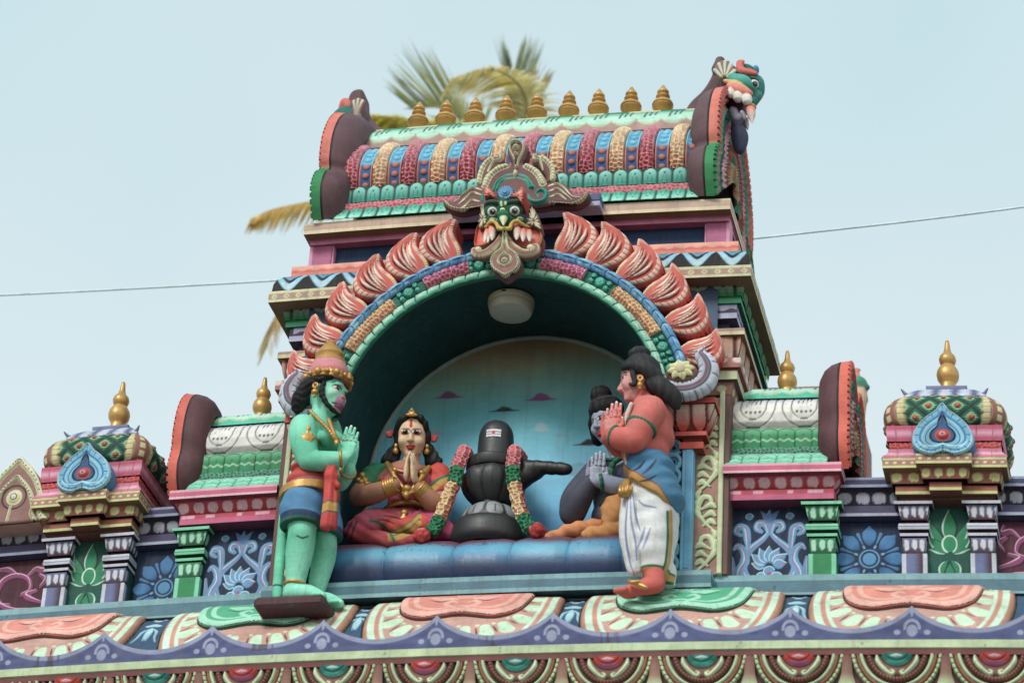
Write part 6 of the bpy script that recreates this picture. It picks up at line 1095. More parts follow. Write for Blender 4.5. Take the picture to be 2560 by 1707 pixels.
mm = M(); mm.lathe([(.118, -.004), (.128, .0), (.126, .012), (.13, .02), (.127, .032), (.124, .042), (.118, .046)], cb, GOLDP, 60, fn=lambda T, R_, Z, C: (C, .005*np.sign(np.sin(T*16))*(abs(Z-.022) < .012)), ax=cax)
for i in range(9):
    a = -2.6+i*.42; d = np.array([math.cos(a), math.sin(a), 0]); mm.ball(cb+d*.13+(0, 0, .022), (.014, .014, .016) if i % 2 else (.02, .02, .024), GOLDP, 12, 7)
mm.tube([cb+f*.13+(0, 0, .03), cb+f*.135+(0, 0, .07)], [.022, .008], GOLDP, 10, 4); obj('crown_band', mm, GLD, st)
k = Clay(.004); e = H(.0, -.115, -.025); k.torus(e+(0, 0, .02), .014, .0075, s_, GOLDP); k.ell(e-(0, 0, .022), (.02, .02, .018), GOLDP, .008); k.ell(e-(0, 0, .046), (.009, .009, .014), GOLDP, .006); clay_obj(k, 'earring', GLD, st)
# shorts, sash, belt
k = Clay(.005); B1, B2 = c(70, 136, 186), c(28, 62, 104)
k.ell(J(774, 1248, -.54), (.125, .145, .1), B1, .03, A_); k.chain([J(756, 1262, -.62), J(754, 1300, -.625), J(755, 1316, -.63)], [.112, .1, .097], B1, .03); k.chain([J(796, 1262, -.46), J(805, 1322, -.475), J(807, 1336, -.475)], [.108, .096, .094], B1, .03)
k.paint(lambda X: np.where(X[:, 2] < J(755, 1295, -.63)[2], -1., 1.)*.01, B2); k.paint(lambda X: np.where(X[:, 2] < J(755, 1315, -.63)[2]+.012, -1., 1.), c(16, 96, 80))
for p_ in (J(755, 1319, -.63), J(806, 1342, -.475)): k.add(lambda X, p_=p_: (X[..., 2]-p_[2]), p_-(.14, .11, .14), p_+(.14, .1, .0), None, .004, True)
clay_obj(k, 'shorts', PNT, st, disp=lambda X: .003*np.sin(X[:, 2]*55+X[:, 0]*20))
k = Clay(.005); k.ell(J(777, 1212, -.54), (.125, .15, .075), c(204, 62, 52), .02, A_); k.ell(J(775, 1240, -.54), (.132, .155, .06), c(196, 66, 60), .03, A_); k.ell(J(780, 1180, -.54), (.108, .135, .035), c(206, 56, 48), .02, A_)
k.paint(lambda X: abs(X[:, 2]-J(770, 1218, -.6)[2]-.12*(X[:, 0]-J(770, 1218, -.6)[0]))-.028, c(214, 128, 150)); clay_obj(k, 'sash', PNT, st, disp=lambda X: .002*np.sin(X[:, 2]*90))
k = Clay(.0045); bc = J(774, 1243, -.54); bn = nrm((-.13, .0, 1)); k.add(lambda X: np.maximum(abs((X-bc)@bn)-.025, np.abs(np.hypot(((X-bc)@F_)/.148, ((X-bc)@S_)/.172)-1)*.15-.010), bc-.2, bc+.2, GOLDP, .003); clay_obj(k, 'belt', GLD, st)
k = Clay(.0045); kn = J(826, 1205, -.69); k.ell(kn, (.038, .032, .045), c(206, 60, 50), .01); k.chain([kn+(.0, 0, .03), J(828, 1175, -.67)], [.04, .03], RED, .01); k.cap(kn, kn+(.035, .01, -.02), .03, .022, RED, .006)
k.chain([kn+(-.01, -.01, -.02), J(822, 1250, -.71), J(816, 1312, -.715)], [.022, .027, .034], c(206, 56, 52), .006); k.chain([kn+(.01, -.0, -.02), J(836, 1250, -.69), J(834, 1315, -.69)], [.014, .018, .022], c(190, 50, 50), .006)
zz0 = J(820, 1272, -.71)[2]; k.paint(lambda X: abs(X[:, 2]-zz0-.25*(X[:, 0]-kn[0]))-.036, c(20, 90, 70)); k.paint(lambda X: abs(X[:, 2]-zz0-.25*(X[:, 0]-kn[0]))-.028, GOLDP); clay_obj(k, 'sash_knot', PNT, st, disp=lambda X: .003*np.sin(X[:, 0]*190))
# ornaments
k = Clay(.004); ac = nsh*.48+nel*.52; ad = nrm(nel-nsh); k.torus(ac, .066, .010, ad, GOLDP); fr = nrm((.35, -.94, .1))
k.ell(ac+fr*.068, (.036, .016, .036), GOLDP, .006, [nrm((.94, .35, 0)), fr, Zv])
for i in range(8): a = i*PI/4; k.ell(ac+fr*.07+nrm((.94, .35, 0))*.032*math.cos(a)+Zv*.032*math.sin(a), .010, GOLDP, .004)
for dz in (.058, -.055): k.ell(ac+fr*.064+Zv*dz, (.017, .012, .02), GOLDP, .004)
for i in range(5): k.ell(ac+np.array([-.03-.012*i, -.058+.012*i*i*.6, -.008-.01*i]), .014, GOLDP, .004)
clay_obj(k, 'armlet', GLD, st)
for p_, n_, r_ in ((nwr+np.array([-.006, 0, 0]), nrm(nwr-nel), .042), (fwr*.85+fel*.15, nrm(fwr-fel), .044)): k = Clay(.004); k.torus(p_, r_, .009, n_, GOLDP); clay_obj(k, 'bracelet', GLD, st)
k = Clay(.004); k.torus(J(739, 1462, -.60), .056, .010, (.05, 0, 1), GOLDP); clay_obj(k, 'anklet', GLD, st)
k = Clay(.004); nk = [J(778, 1030, -.655), J(800, 1052, -.70), J(822, 1075, -.715), J(838, 1098, -.70), J(846, 1100, -.66)]; k.chain(nk, .010, GOLDP, .004); k.chain([J(822, 1050, -.64), J(835, 1085, -.68), J(842, 1108, -.70)], .013, GOLDP, .004)
for p_ in spline(np.array(nk), 4): k.ell(p_+(0, -.006, 0), .012, GOLDP, .003)
clay_obj(k, 'necklace', GLD, st)
k = Clay(.005); k.chain([J(722, 1262, -.50), J(713, 1290, -.52), J(704, 1370, -.56), J(696, 1440, -.59), J(693, 1492, -.60)], [.03, .032, .03, .026, .024], G2c*.6+G1c*.4, .01); k.paint(lambda X: abs(X[:, 2]-J(694, 1466, -.6)[2])-.005, BK); clay_obj(k, 'tail', PNT, st)
mm = M(); p0, p1 = J(646, 1492, -.62), J(826, 1492, -.62); zt = J(735, 1490, -.60)[2]-.036
fr_ = lambda q_, y, d: np.stack([q_, y, d], -1); mm.box(p0[0], p1[0]-.01, -.70+DY, -.28, zt-.068, zt, c(84, 50, 58), .018); obj('plinth', mm, PNT, st)
# ================= salmon skinned statue, right
R1, R2 = c(214, 94, 84), c(232, 158, 154); st = thing('statue', 'salmon skinned standing statue in blue and white robes facing left, palms joined', 'statue', tuple(J(1600, 1476, -.55)))
k = Clay(.0042); F_ = nrm((-.93, .36, 0)); S_ = np.array([-F_[1], F_[0], 0]); A_ = [F_, S_, Zv]; G = R1
k.ell(J(1630, 1045, -.55), (.10, .15, .12), G, .03, A_); k.ell(J(1634, 1085, -.55), (.1, .145, .1), G, .03, A_); k.ell(J(1622, 1130, -.55), (.10, .125, .085), G, .03, A_); k.ell(J(1588, 1138, -.53), (.07, .09, .07), G, .03, A_); k.ell(J(1590, 1060, -.55), (.06, .11, .06), R2, .03, A_)
nsh, nel, nwr = J(1629, 1022, -.67), J(1585, 1102, -.715), J(1528, 1088, -.69)
k.chain([nsh, nsh*.5+nel*.5+(.004, -.01, .004), nel], [.072, .066, .058], R1, .03); k.chain([nel, nel*.5+nwr*.5+(0, -.004, -.008), nwr], [.06, .055, .04], R1, .02)
fsh, fel, fwr = J(1600, 1022, -.42), J(1545, 1120, -.46), J(1519, 1095, -.61); k.chain([fsh, fel], [.06, .048], G, .03); k.chain([fel, fwr], [.048, .036], G, .01)
hand(k, nwr+np.array([.0, 0, -.005]), (.06, -.03, 1), (1, 0, .05), (-.2, 1, 0), .205, R2, c(240, 226, 214), c(190, 60, 50)); hand(k, fwr+np.array([-.005, .02, .0]), (.03, 0, 1), (1, .1, 0), (.2, -1, 0), .2, G)
k.cap(J(1615, 1015, -.55), J(1604, 985, -.55), .06, .055, G, .03)
hc = J(1597, 955, -.555); f = nrm((-.97, -.1, -.12)); s_ = nrm(np.cross((0, 0, 1), f)); u = np.cross(f, s_); HA = [f, s_, u]; H = lambda a, b, d: hc+f*a+s_*b+u*d
k.ell(H(0, 0, .02), (.095, .085, .115), R2, .02, HA); k.ell(H(.03, 0, -.05), (.062, .062, .07), R2, .02, HA); k.ell(H(.065, 0, -.098), (.024, .028, .022), R2, .015, HA); k.cap(H(.085, 0, .005), H(.108, 0, -.035), .012, .015, R2, .012); k.ell(H(.098, 0, -.042), (.016, .02, .01), R2, .006, HA)
k.ell(H(.084, 0, -.064), (.016, .026, .008), c(196, 40, 40), .004, HA); k.ell(H(.08, 0, -.077), (.016, .022, .009), c(206, 50, 46), .004, HA); k.ell(H(.06, .05, -.03), (.03, .025, .035), R2, .02, HA)
near = 1. if s_[1] < 0 else -1.
for b in (-1, 1): eye(k, H(.077, b*.04, .012), nrm(f+b*.6*s_), u, nrm(s_-b*.6*f)*b, .95, c(206, 60, 50)); k.line([H(.06, b*.065, .03), H(.08, b*.045, .042), H(.094, b*.012, .036)], .006, BK); k.ell(H(-.02, b*.085, -.02), (.022, .014, .038), c(226, 120, 110), .006, HA)
clsh = lambda X: lerp(np.broadcast_to(R1, X.shape).copy(), R2, np.clip((X[:, 2]-J(1600, 1130, -.6)[2])*1.4+.35*(vnoise(X[:, 0]*9, X[:, 2]*7)-.5)-.1, 0, .75))
k.paints.insert(0, (lambda X: np.where(X[:, 2] < hc[2]-.12, -1., 1.)*np.where(X[:, 0] < J(1540, 1080, -.69)[0], 0, 1.), clsh))
# foot
fa, ft = J(1637, 1456, -.59), J(1546, 1481, -.60); k.chain([J(1636, 1425, -.58), fa], [.048, .044], G, .02); k.chain([fa+(.01, 0, -.012), fa*.55+ft*.45+(0, 0, -.006), ft+(.03, 0, -.004)], [.042, .036, .024], G, .02)
for j in range(5): p_ = ft+np.array([-.008+.008*j, -.035+.02*j, -.004]); k.cap(p_+(.05, 0, .006), p_, .016, .0145-.0012*j, G, .003); k.dot(p_+(-.002, -.002, .012), .008, c(240, 200, 190))
k.chain([J(1622, 1130, -.5), J(1640, 1300, -.5), J(1640, 1430, -.5), J(1640, 1462, -.48), J(1600, 1475, -.48)], [.05, .05, .045, .04, .03], G, .02); k.chain([J(1630, 1300, -.56), J(1634, 1425, -.58)], .05, G, .02); clay_obj(k, 'body', PNT, st)
k = Clay(.005); HR = c(38, 40, 44)
k.ell(H(-.02, 0, .075), (.108, .1, .085), HR, .02, HA); k.ell(H(-.02, 0, .175), (.062, .06, .042), HR, .012, HA); k.chain([H(.075, near*.05, .075), H(.02, near*.09, .055), H(-.04, near*.092, .03), H(-.09, near*.07, -.02)], [.016, .026, .04, .045], HR, .015); k.ell(H(-.08, 0, .0), (.06, .085, .09), HR, .02, HA)
k.chain([H(-.075, near*.06, -.05), H(-.12, near*.07, -.085), H(-.17, near*.06, -.14), H(-.19, near*.05, -.20)], [.04, .05, .046, .02], HR, .015)
k.chain([H(.03, near*.082, .055), H(.025, near*.09, .0), H(.02, near*.088, -.045), H(.03, near*.085, -.062), H(.045, near*.078, -.05)], [.012, .014, .012, .011, .008], HR, .006); clay_obj(k, 'hair', PNT, st, disp=lambda X: .0016*np.sin((X@(f*.9+s_*.4))*170+np.sin(X[:, 2]*30)))
k = Clay(.004); e = H(-.012, near*.1, -.045); k.torus(e+(0, 0, .012), .013, .008, s_, GOLDP); k.ell(e-(0, 0, .03), (.017, .017, .02), GOLDP, .008); k.ell(e-(0, 0, .052), (.01, .01, .01), GOLDP, .004); clay_obj(k, 'earring', GLD, st)
k = Clay(.0045); ac = nsh*.42+nel*.58; ad = nrm(nel-nsh)
for i in range(26):
    a = i/26*2*PI; b1 = nrm(np.cross(ad, (0, 1, 0))); b2 = np.cross(ad, b1); k.ell(ac+(b1*math.cos(a)+b2*math.sin(a))*.076, (.014, .014, .017), c(16, 112, 78), .006)
clay_obj(k, 'armlet', PNT, st)
k = Clay(.0045); ac = nwr*.86+nel*.14; ad = nrm(nel-nwr)
for i in range(22): a = i/22*2*PI; b1 = nrm(np.cross(ad, (0, 1, 0))); b2 = np.cross(ad, b1); k.ell(ac+(b1*math.cos(a)+b2*math.sin(a))*.052, .012, c(16, 112, 84), .005)
clay_obj(k, 'bracelet', PNT, st)
# robes
k = Clay(.0042); BC1 = c(64, 130, 172); k.ell(J(1628, 1165, -.55), (.118, .148, .085), BC1, .03, A_); k.ell(J(1636, 1215, -.55), (.125, .165, .12), BC1, .03, A_); k.ell(J(1600, 1180, -.55), (.075, .12, .06), BC1, .03, A_); k.ell(J(1655, 1245, -.55), (.11, .15, .10), BC1, .03, A_)
BP = np.array([J(x, y, -.62) for x, y in ((1540, 1165), (1568, 1192), (1612, 1228), (1650, 1246), (1690, 1296), (1720, 1330))]); zbf = lambda X: X[..., 2]-np.interp(X[..., 0], BP[:, 0], BP[:, 2])
k.add(zbf, BP[0]-.5, BP[-1]+.5, None, .004, True)
k.paint(lambda X: zbf(X)-.050, c(150, 56, 44)); k.paint(lambda X: zbf(X)-.042, c(196, 142, 62))
for a, b in (((1584, 1176), (1612, 1152)), ((1606, 1184), (1640, 1150)), ((1600, 1203), (1640, 1188))): k.line([J(*a, -.70), J(*(np.array(a)*.5+np.array(b)*.5+(1, 3)), -.71), J(*b, -.70)], (.003, .0075, .003), c(40, 50, 84), dp=.15)
def fold(X): return .003*np.sin((X[:, 2]-X[:, 0]*.6)*75+np.sin(X[:, 0]*14))*np.clip(zbf(X)/.06-1, 0, 1)
clay_obj(k, 'waist_cloth', PNT, st, disp=fold)
k = Clay(.0042); W1 = c(222, 222, 224); k.chain([J(1630, 1225, -.55), J(1630, 1300, -.55), J(1628, 1370, -.56), J(1636, 1420, -.56)], [.108, .108, .096, .074], W1, .03); k.chain([J(1640, 1230, -.48), J(1650, 1320, -.48), J(1645, 1415, -.48)], [.098, .086, .064], W1, .04); k.cap(J(1624, 1330, -.60), J(1628, 1375, -.60), .075, .066, W1, .04)
k.chain([J(1568, 1225, -.6), J(1563, 1290, -.61), J(1566, 1350, -.62), J(1580, 1420, -.62), J(1588, 1432, -.61)], [.022, .03, .032, .026, .012], W1, .015); k.chain([J(1580, 1225, -.64), J(1578, 1300, -.66), J(1585, 1370, -.65), J(1595, 1425, -.63)], [.022, .03, .032, .012], W1, .012)
k.chain([J(1668, 1420, -.5), J(1668, 1472, -.48)], [.045, .035], W1, .02)
zb_ = J(1636, 1433, -.64)[2]; k.add(lambda X: np.maximum(X[..., 2]-zb_-.1*(X[..., 0]-1.1), -(X[..., 0]-J(1598, 1430, -.62)[0])) if False else (X[..., 2]-zb_), np.array(J(1600, 1440, -.7))-(0, .12, .2), np.array(J(1665, 1433, -.6))+(0, .3, .0), None, .004, True)
xh = J(1602, 1430, -.64)[0]; FRT = lambda X: (X[:, 0] > xh) & (X[:, 1] < -.36)
k.paint(lambda X: np.where(FRT(X), X[:, 2]-zb_-.052, 1.), c(20, 110, 84)); k.paint(lambda X: np.where(FRT(X), X[:, 2]-zb_-.042, 1.), c(200, 150, 70)); k.paint(lambda X: np.where(FRT(X), X[:, 2]-zb_-.010, 1.), c(20, 110, 84))
gx = [J(1676, 1278, -.6), J(1677, 1340, -.6), J(1672, 1400, -.6), J(1664, 1424, -.6)]; k.line(gx, .010, c(200, 150, 70), dp=.2); k.line([p_-(.016, 0, 0) for p_ in gx], .0065, c(20, 110, 84), dp=.2)
for a in ([(1570, 1245), (1564, 1330), (1574, 1400), (1586, 1436)], [(1576, 1240), (1578, 1300), (1588, 1350), (1592, 1400)], [(1582, 1235), (1590, 1290), (1600, 1325)], [(1592, 1372), (1604, 1345), (1612, 1318)], [(1607, 1370), (1617, 1345), (1626, 1320)], [(1596, 1250), (1610, 1262), (1640, 1268)]): k.line([J(x, y, -.66) for x, y in a], (.003, .0065, .003), c(140, 148, 190), dp=.2)
def wf(X): x_, z_ = X[:, 0]-J(1620, 1300, -.6)[0], X[:, 2]-J(1620, 1300, -.6)[2]; r_ = np.hypot(x_+.05, z_-.22); return .003*np.sin(70*r_)*np.clip(1-abs(x_)*4, .2, 1)*(x_ > -.06)+.0012*np.sin(110*x_-14*z_)*(x_ <= -.02)
clay_obj(k, 'dhoti', PNT, st, disp=wf)
k = Clay(.0045); k.chain([J(1566, 1205, -.66), J(1560, 1230, -.68)], [.02, .034], GOLDP, .006); k.ell(J(1571, 1222, -.69), (.024, .02, .03), GOLDP, .006); clay_obj(k, 'waist_knot', GLD, st, disp=lambda X: .003*np.sin(X[:, 0]*260))
k = Clay(.004); k.chain([J(1578, 1010, -.68), J(1566, 1045, -.665), J(1562, 1085, -.64)], .012, c(226, 206, 196), .004); k.chain([J(1567, 1120, -.66), J(1562, 1140, -.655), J(1566, 1160, -.65)], .007, c(236, 206, 180), .004); clay_obj(k, 'sacred_thread', PNT, st)
k = Clay(.004); k.chain([J(1598, 1452, -.685), J(1580, 1455, -.68), J(1572, 1450, -.66)], [.008, .012, .007], GOLDP, .004); k.chain([J(1575, 1453, -.665), J(1600, 1462, -.67), J(1616, 1468, -.68)], [.007, .015, .010], GOLDP, .004); clay_obj(k, 'anklet', GLD, st)
# ================= seated lady
DY = 0.
L1, L2 = c(238, 200, 160), c(176, 116, 90); st = thing('statue', 'seated lady statue in red sari with gold ornaments, palms joined at chin', 'statue', tuple(J(1005, 1350, .02)))
k = Clay(.0036); F_ = nrm((.06, -1, 0)); S_ = np.array([-F_[1], F_[0], 0]); A_ = [S_, F_, Zv]
k.ell(J(1012, 1192, .04), (.13, .085, .1), L2, .03, A_); k.ell(J(1010, 1255, .05), (.09, .075, .08), L2, .03, A_); k.cap(J(1028, 1160, .03), J(1031, 1125, .01), .045, .045, c(206, 160, 124), .02)
for pts, rad in (([J(940, 1188, .04), J(912, 1222, -.01), J(896, 1243, -.05)], [.058, .055, .05]), ([J(896, 1244, -.05), J(940, 1232, -.12), J(985, 1212, -.15)], [.052, .05, .036]), ([J(1096, 1190, .05), J(1104, 1235, .02), J(1098, 1272, -.03)], [.058, .054, .05]), ([J(1098, 1272, -.03), J(1078, 1250, -.1), J(1050, 1222, -.15)], [.05, .046, .036])): k.chain(pts, rad, L2, .02)
tip = J(1029, 1124, -.17); ha = J(1012, 1200, -.155); hb = J(1036, 1204, -.155)
hand(k, ha, tip-ha+(-.008, 0, 0), (-.1, 1, .1), (1, .1, 0), .175, L1); hand(k, hb, tip-hb+(.006, 0, 0), (.1, 1, .1), (-1, .1, 0), .175, L1)
hc = J(1031, 1094, .0); f = nrm((.16, -1, -.42)); s_ = nrm(np.cross(f, (0, 0, 1))); u = np.cross(s_, f); HA = [s_, f, u]; H = lambda a, b, d: hc+s_*a+f*b+u*d    # a right, b out, d up
k.ell(H(0, 0, .02), (.083, .085, .105), L1, .02, HA); k.ell(H(0, .02, -.045), (.072, .062, .065), L1, .02, HA); k.ell(H(0, .06, -.095), (.026, .022, .02), L1, .015, HA); k.cap(H(0, .086, .02), H(0, .1, -.018), .010, .014, L1, .012); k.ell(H(0, .096, -.024), (.021, .014, .010), L1, .006, HA)
for b in (-1, 1): k.ell(H(b*.045, .055, -.025), (.028, .03, .03), L1, .02, HA); k.ell(H(b*.032, .075, .028), (.026, .014, .014), L1, .01, HA); eye(k, H(b*.034, .086, .027), nrm(f+.35*b*s_), u, nrm(s_*b-.35*f), 1.15, c(200, 40, 36), look=-.003); k.line([H(b*.010, .09, .054), H(b*.035, .088, .068), H(b*.07, .066, .05)], (.0055, .007, .003), BK); k.dot(H(b*.011, .104, -.033), .0045, c(90, 40, 36)); k.dot(H(b*.033, .082, .042), (.026, .03, .006), c(150, 60, 50), HA)
k.ell(H(0, .084, -.055), (.026, .012, .007), c(190, 36, 36), .004, HA); k.ell(H(0, .084, -.066), (.02, .013, .008), c(206, 44, 42), .004, HA); k.line([H(-.026, .078, -.057), H(0, .098, -.0595), H(.026, .078, -.057)], .0022, c(110, 16, 20)); k.line([H(0, .088, .058), H(0, .082, .108)], (.009, .002), c(206, 40, 36), dp=.03)
k.paint(lambda X: np.where(X[:, 1] < J(1, 1, .2)[1], -((X-hc)@u-.095+.35*((X-hc)@s_)**2/.08) , 1.), lambda X: lerp(np.broadcast_to(c(190, 222, 196), X.shape), L1, .25)) if False else None
clay_obj(k, 'body', PNT, st)
k = Clay(.0045)
k.chain([H(0, .045, .125), H(-.045, .045, .11), H(-.075, .03, .065), H(-.086, .01, .0), H(-.088, -.0, -.07)], [.012, .018, .019, .018, .016], BK, .015); k.chain([H(0, .045, .125), H(.045, .045, .11), H(.075, .03, .065), H(.086, .01, 0), H(.088, 0, -.07)], [.012, .018, .019, .018, .016], BK, .015); k.ell(H(0, -.03, .03), (.09, .075, .108), BK, .02, HA)
for b in (-1, 1): k.ell(H(b*.125, -.0, -.135), (.05, .04, .045), BK, .02, HA); k.chain([H(b*.09, -.01, -.05), H(b*.11, -.01, -.11)], [.022, .04], BK, .02)
clay_obj(k, 'hair', PNT, st, disp=lambda X: .003*np.sin(((X-hc)@s_)*150+((X-hc)@u)*60))
for x, y in ((975, 1086), (1085, 1097)):
    k = Clay(.004); ce = J(x, y, .02)
    for i in range(12): a = i*2.4; k.ell(ce+np.array([math.cos(a), -.4, math.sin(a)])*.018*math.sqrt(i/12), (.011, .011, .011), c(176, 36, 48) if i % 3 else c(206, 80, 80), .003)
    clay_obj(k, 'hair_flower', PNT, st)
k = Clay(.004); ce = H(0, .075, .128); k.ell(ce, (.018, .010, .018), GOLDP, .006); k.torus(ce+u*.006, .014, .006, f, GOLDP)
for a in (-.026, -.013, .013, .026): k.ell(ce+s_*a-u*(.008-abs(a)*.1), .009, GOLDP, .003)
k.ell(ce+u*.026, (.008, .006, .010), GOLDP, .003); clay_obj(k, 'forehead_jewel', GLD, st)
for b in (-1, 1): k = Clay(.004); e = H(b*.088, .035, -.05); k.ell(e, (.012, .010, .016), GOLDP, .004); k.ell(e-u*.03, (.017, .015, .02), GOLDP, .006); clay_obj(k, 'earring', GLD, st)
# sari
k = Clay(.0045); PKs, RDs, DKs = c(190, 76, 96), c(206, 62, 48), c(140, 28, 44)
k.ell(J(1012, 1205, .035), (.135, .095, .09), PKs, .03, A_)
for b, x in ((-1, 985), (1, 1052)): k.ell(J(x, 1205, -.025), (.062, .055, .06), PKs, .02, A_)
k.ell(J(1010, 1258, .045), (.096, .082, .07), DKs, .03, A_); k.ell(J(1004, 1305, .04), (.155, .11, .075), PKs, .03, A_)
k.chain([J(975, 1310, .02), J(925, 1310, -.05), J(882, 1328, -.07)], [.075, .072, .048], c(190, 76, 104), .03); k.chain([J(1035, 1312, .02), J(1085, 1315, -.03), J(1122, 1330, -.05)], [.075, .068, .045], c(186, 60, 110), .03)
k.chain([J(882, 1335, -.07), J(940, 1345, -.14), J(1000, 1352, -.16), J(1060, 1350, -.10)], [.040, .04, .036, .034], c(186, 62, 70), .03); k.cap(J(985, 1318, -.08), J(1050, 1315, -.08), .055, .05, RDs, .04)
k.chain([J(1096, 1186, .05), J(1106, 1215, .03), J(1106, 1232, .01)], [.066, .064, .062], RDs, .02); k.chain([J(938, 1187, .04), J(916, 1214, .0)], [.066, .062], c(16, 122, 84), .02); k.ell(J(960, 1172, .04), (.05, .05, .03), c(16, 122, 84), .02)
k.paint(lambda X: np.where(X[:, 1] < .03, (J(1010, 1225, -.06)[2]-X[:, 2])*-1, 1.)+np.where(X[:, 2] < J(1010, 1275, 0.)[2], 9, 0), DKs)
GB = c(20, 110, 80)
k.line([J(1122, 1194, .0), J(1100, 1203, .0), J(1074, 1226, .0)], .022, GB, dp=.12); k.line([J(1122, 1198, .0), J(1100, 1207, .0), J(1076, 1229, .0)], .016, GOLDP, dp=.12)
k.line([J(1000, 1160, .0), J(968, 1168, .0), J(950, 1190, .0), J(943, 1206, .0)], .006, c(170, 120, 70), dp=.1)
for off, col, w_ in ((0, GB, .007), (8, GOLDP, .014), (15, GB, .006), (24, GOLDP, .014)): k.line([J(1048, 1283+off, -.05), J(1030, 1302+off, -.1), J(1000, 1322+off*.8, -.12), J(975, 1332+off*.6, -.12)], w_, col, dp=.14)
k.line([J(925, 1302, -.06), J(950, 1307, -.06), J(975, 1332, -.1), J(985, 1350, -.1)], .0075, GB, dp=.14); k.line([J(880, 1305, -.05), J(872, 1320, -.06), J(864, 1340, -.06)], .0055, c(110, 30, 60), dp=.1); k.line([J(892, 1303, -.05), J(884, 1322, -.06), J(878, 1346, -.06)], .0055, c(110, 30, 60), dp=.1)
for p_ in ([(945, 1298), (965, 1300), (985, 1308)], [(960, 1288), (985, 1292), (1000, 1296)], [(985, 1230), (1000, 1242), (1025, 1246)]): k.line([J(x, y, -.05) for x, y in p_], (.003, .0055, .003), c(96, 24, 36), dp=.14)
clay_obj(k, 'sari', PNT, st, disp=lambda X: .0025*np.sin(X[:, 0]*70+X[:, 2]*90))
k = Clay(.004); k.chain([J(972, 1160, -.04), J(985, 1172, -.09), J(1010, 1180, -.10), J(1040, 1182, -.10), J(1062, 1168, -.05)], .012, c(170, 116, 70), .006); k.chain([J(968, 1158, -.03), J(980, 1180, -.09), J(992, 1200, -.11), J(1010, 1222, -.12), J(1018, 1235, -.12)], .014, GOLDP, .006); k.chain([J(1072, 1168, -.03), J(1058, 1188, -.09), J(1045, 1205, -.11), J(1030, 1225, -.12), J(1020, 1235, -.12)], .014, GOLDP, .006)
for p_, r_ in ((J(988, 1175, -.10), .018), (J(1054, 1182, -.10), .018), (J(1018, 1222, -.13), .026), (J(1016, 1238, -.13), .022), (J(1008, 1232, -.125), .012), (J(1028, 1232, -.125), .012)): k.ell(p_, r_, GOLDP, .004)
clay_obj(k, 'necklace', GLD, st)
k = Clay(.004); bc = J(1010, 1277, .04); k.add(lambda X: np.maximum(abs(X[..., 2]-bc[2]-.02*np.sin((X[..., 0]-bc[0])*6))-.012, abs(np.hypot((X[..., 0]-bc[0])/.108, (X[..., 1]-bc[1])/.1)-1)*.09-.010), bc-.16, bc+.16, GOLDP, .003); pc_ = J(1010, 1285, -.07); k.ell(pc_+(0, 0, .012), (.022, .014, .02), GOLDP, .004)
for a in (-2, -1, 0, 1, 2): k.cap(pc_, pc_+np.array([a*.013, -.012, -.062+.004*abs(a)]), .008, .011, GOLDP, .003)
clay_obj(k, 'belt', GLD, st)
for w_, e_ in ((J(985, 1212, -.15), J(950, 1228, -.13)), (J(1050, 1222, -.15), J(1074, 1246, -.1))):
    k = Clay(.004); d = nrm(e_-w_)
    for i in range(5): k.torus(w_+d*(-.012+.0145*i), .041+.0012*i, .0085, d, GOLDP, .003)
    clay_obj(k, 'bangle', GLD, st)
k = Clay(.004); ac = J(908, 1206, -.03); [k.ell(ac+np.array([dx, dy, dz]), r_, GOLDP, .004) for dx, dy, dz, r_ in ((.0, -.03, .03, .02), (-.02, -.03, .0, .018), (.02, -.035, -.005, .02), (-.03, -.01, -.03, .016), (.035, -.04, -.03, .016), (0, -.045, -.02, .016), (.045, -.03, -.04, .014))]; clay_obj(k, 'armlet', GLD, st)
# ================= seated grey blue statue
D1, D2 = c(150, 160, 186), c(70, 72, 92); st = thing('statue', 'seated grey blue skinned statue with topknot, half hidden behind the salmon statue', 'statue', tuple(J(1530, 1330, .05)))
k = Clay(.0038); F_ = nrm((-.75, -.66, 0)); S_ = np.array([-F_[1], F_[0], 0]); A_ = [F_, S_, Zv]
k.ell(J(1556, 1185, .08), (.1, .15, .11), D1, .03, A_); k.ell(J(1530, 1250, .07), (.1, .115, .1), D1, .04, A_); k.ell(J(1535, 1290, .08), (.12, .14, .08), D1, .03, A_); k.ell(J(1540, 1178, .0), (.04, .06, .04), c(180, 186, 206), .02, A_); k.cap(J(1545, 1135, .07), J(1532, 1100, .05), .05, .048, D1, .02)
k.chain([J(1500, 1165, .0), J(1440, 1240, -.01), J(1430, 1285, -.03)], [.06, .064, .06], D2, .03); k.chain([J(1430, 1285, -.03), J(1450, 1245, -.08), J(1475, 1205, -.10)], [.062, .06, .04], D2, .02); k.chain([J(1610, 1175, .05), J(1590, 1225, -.02)], [.06, .05], D1, .03); k.chain([J(1590, 1225, -.02), J(1540, 1215, -.09), J(1500, 1200, -.11)], [.046, .044, .036], D1, .02)
hand(k, J(1493, 1208, -.12), (.0, -.02, 1), (1, .2, 0), (-.5, .8, 0), .195, c(176, 184, 206), c(226, 222, 206), c(70, 60, 80)); hand(k, J(1478, 1212, -.09), (.09, -.0, 1), (1, .3, 0), (.5, -.8, 0), .185, c(146, 140, 176))
hc = J(1519, 1058, .03); f = nrm((-.58, -.76, -.34)); s_ = nrm(np.cross(f, (0, 0, 1))); u = np.cross(s_, f); HA = [s_, f, u]; H = lambda a, b, d: hc+s_*a+f*b+u*d
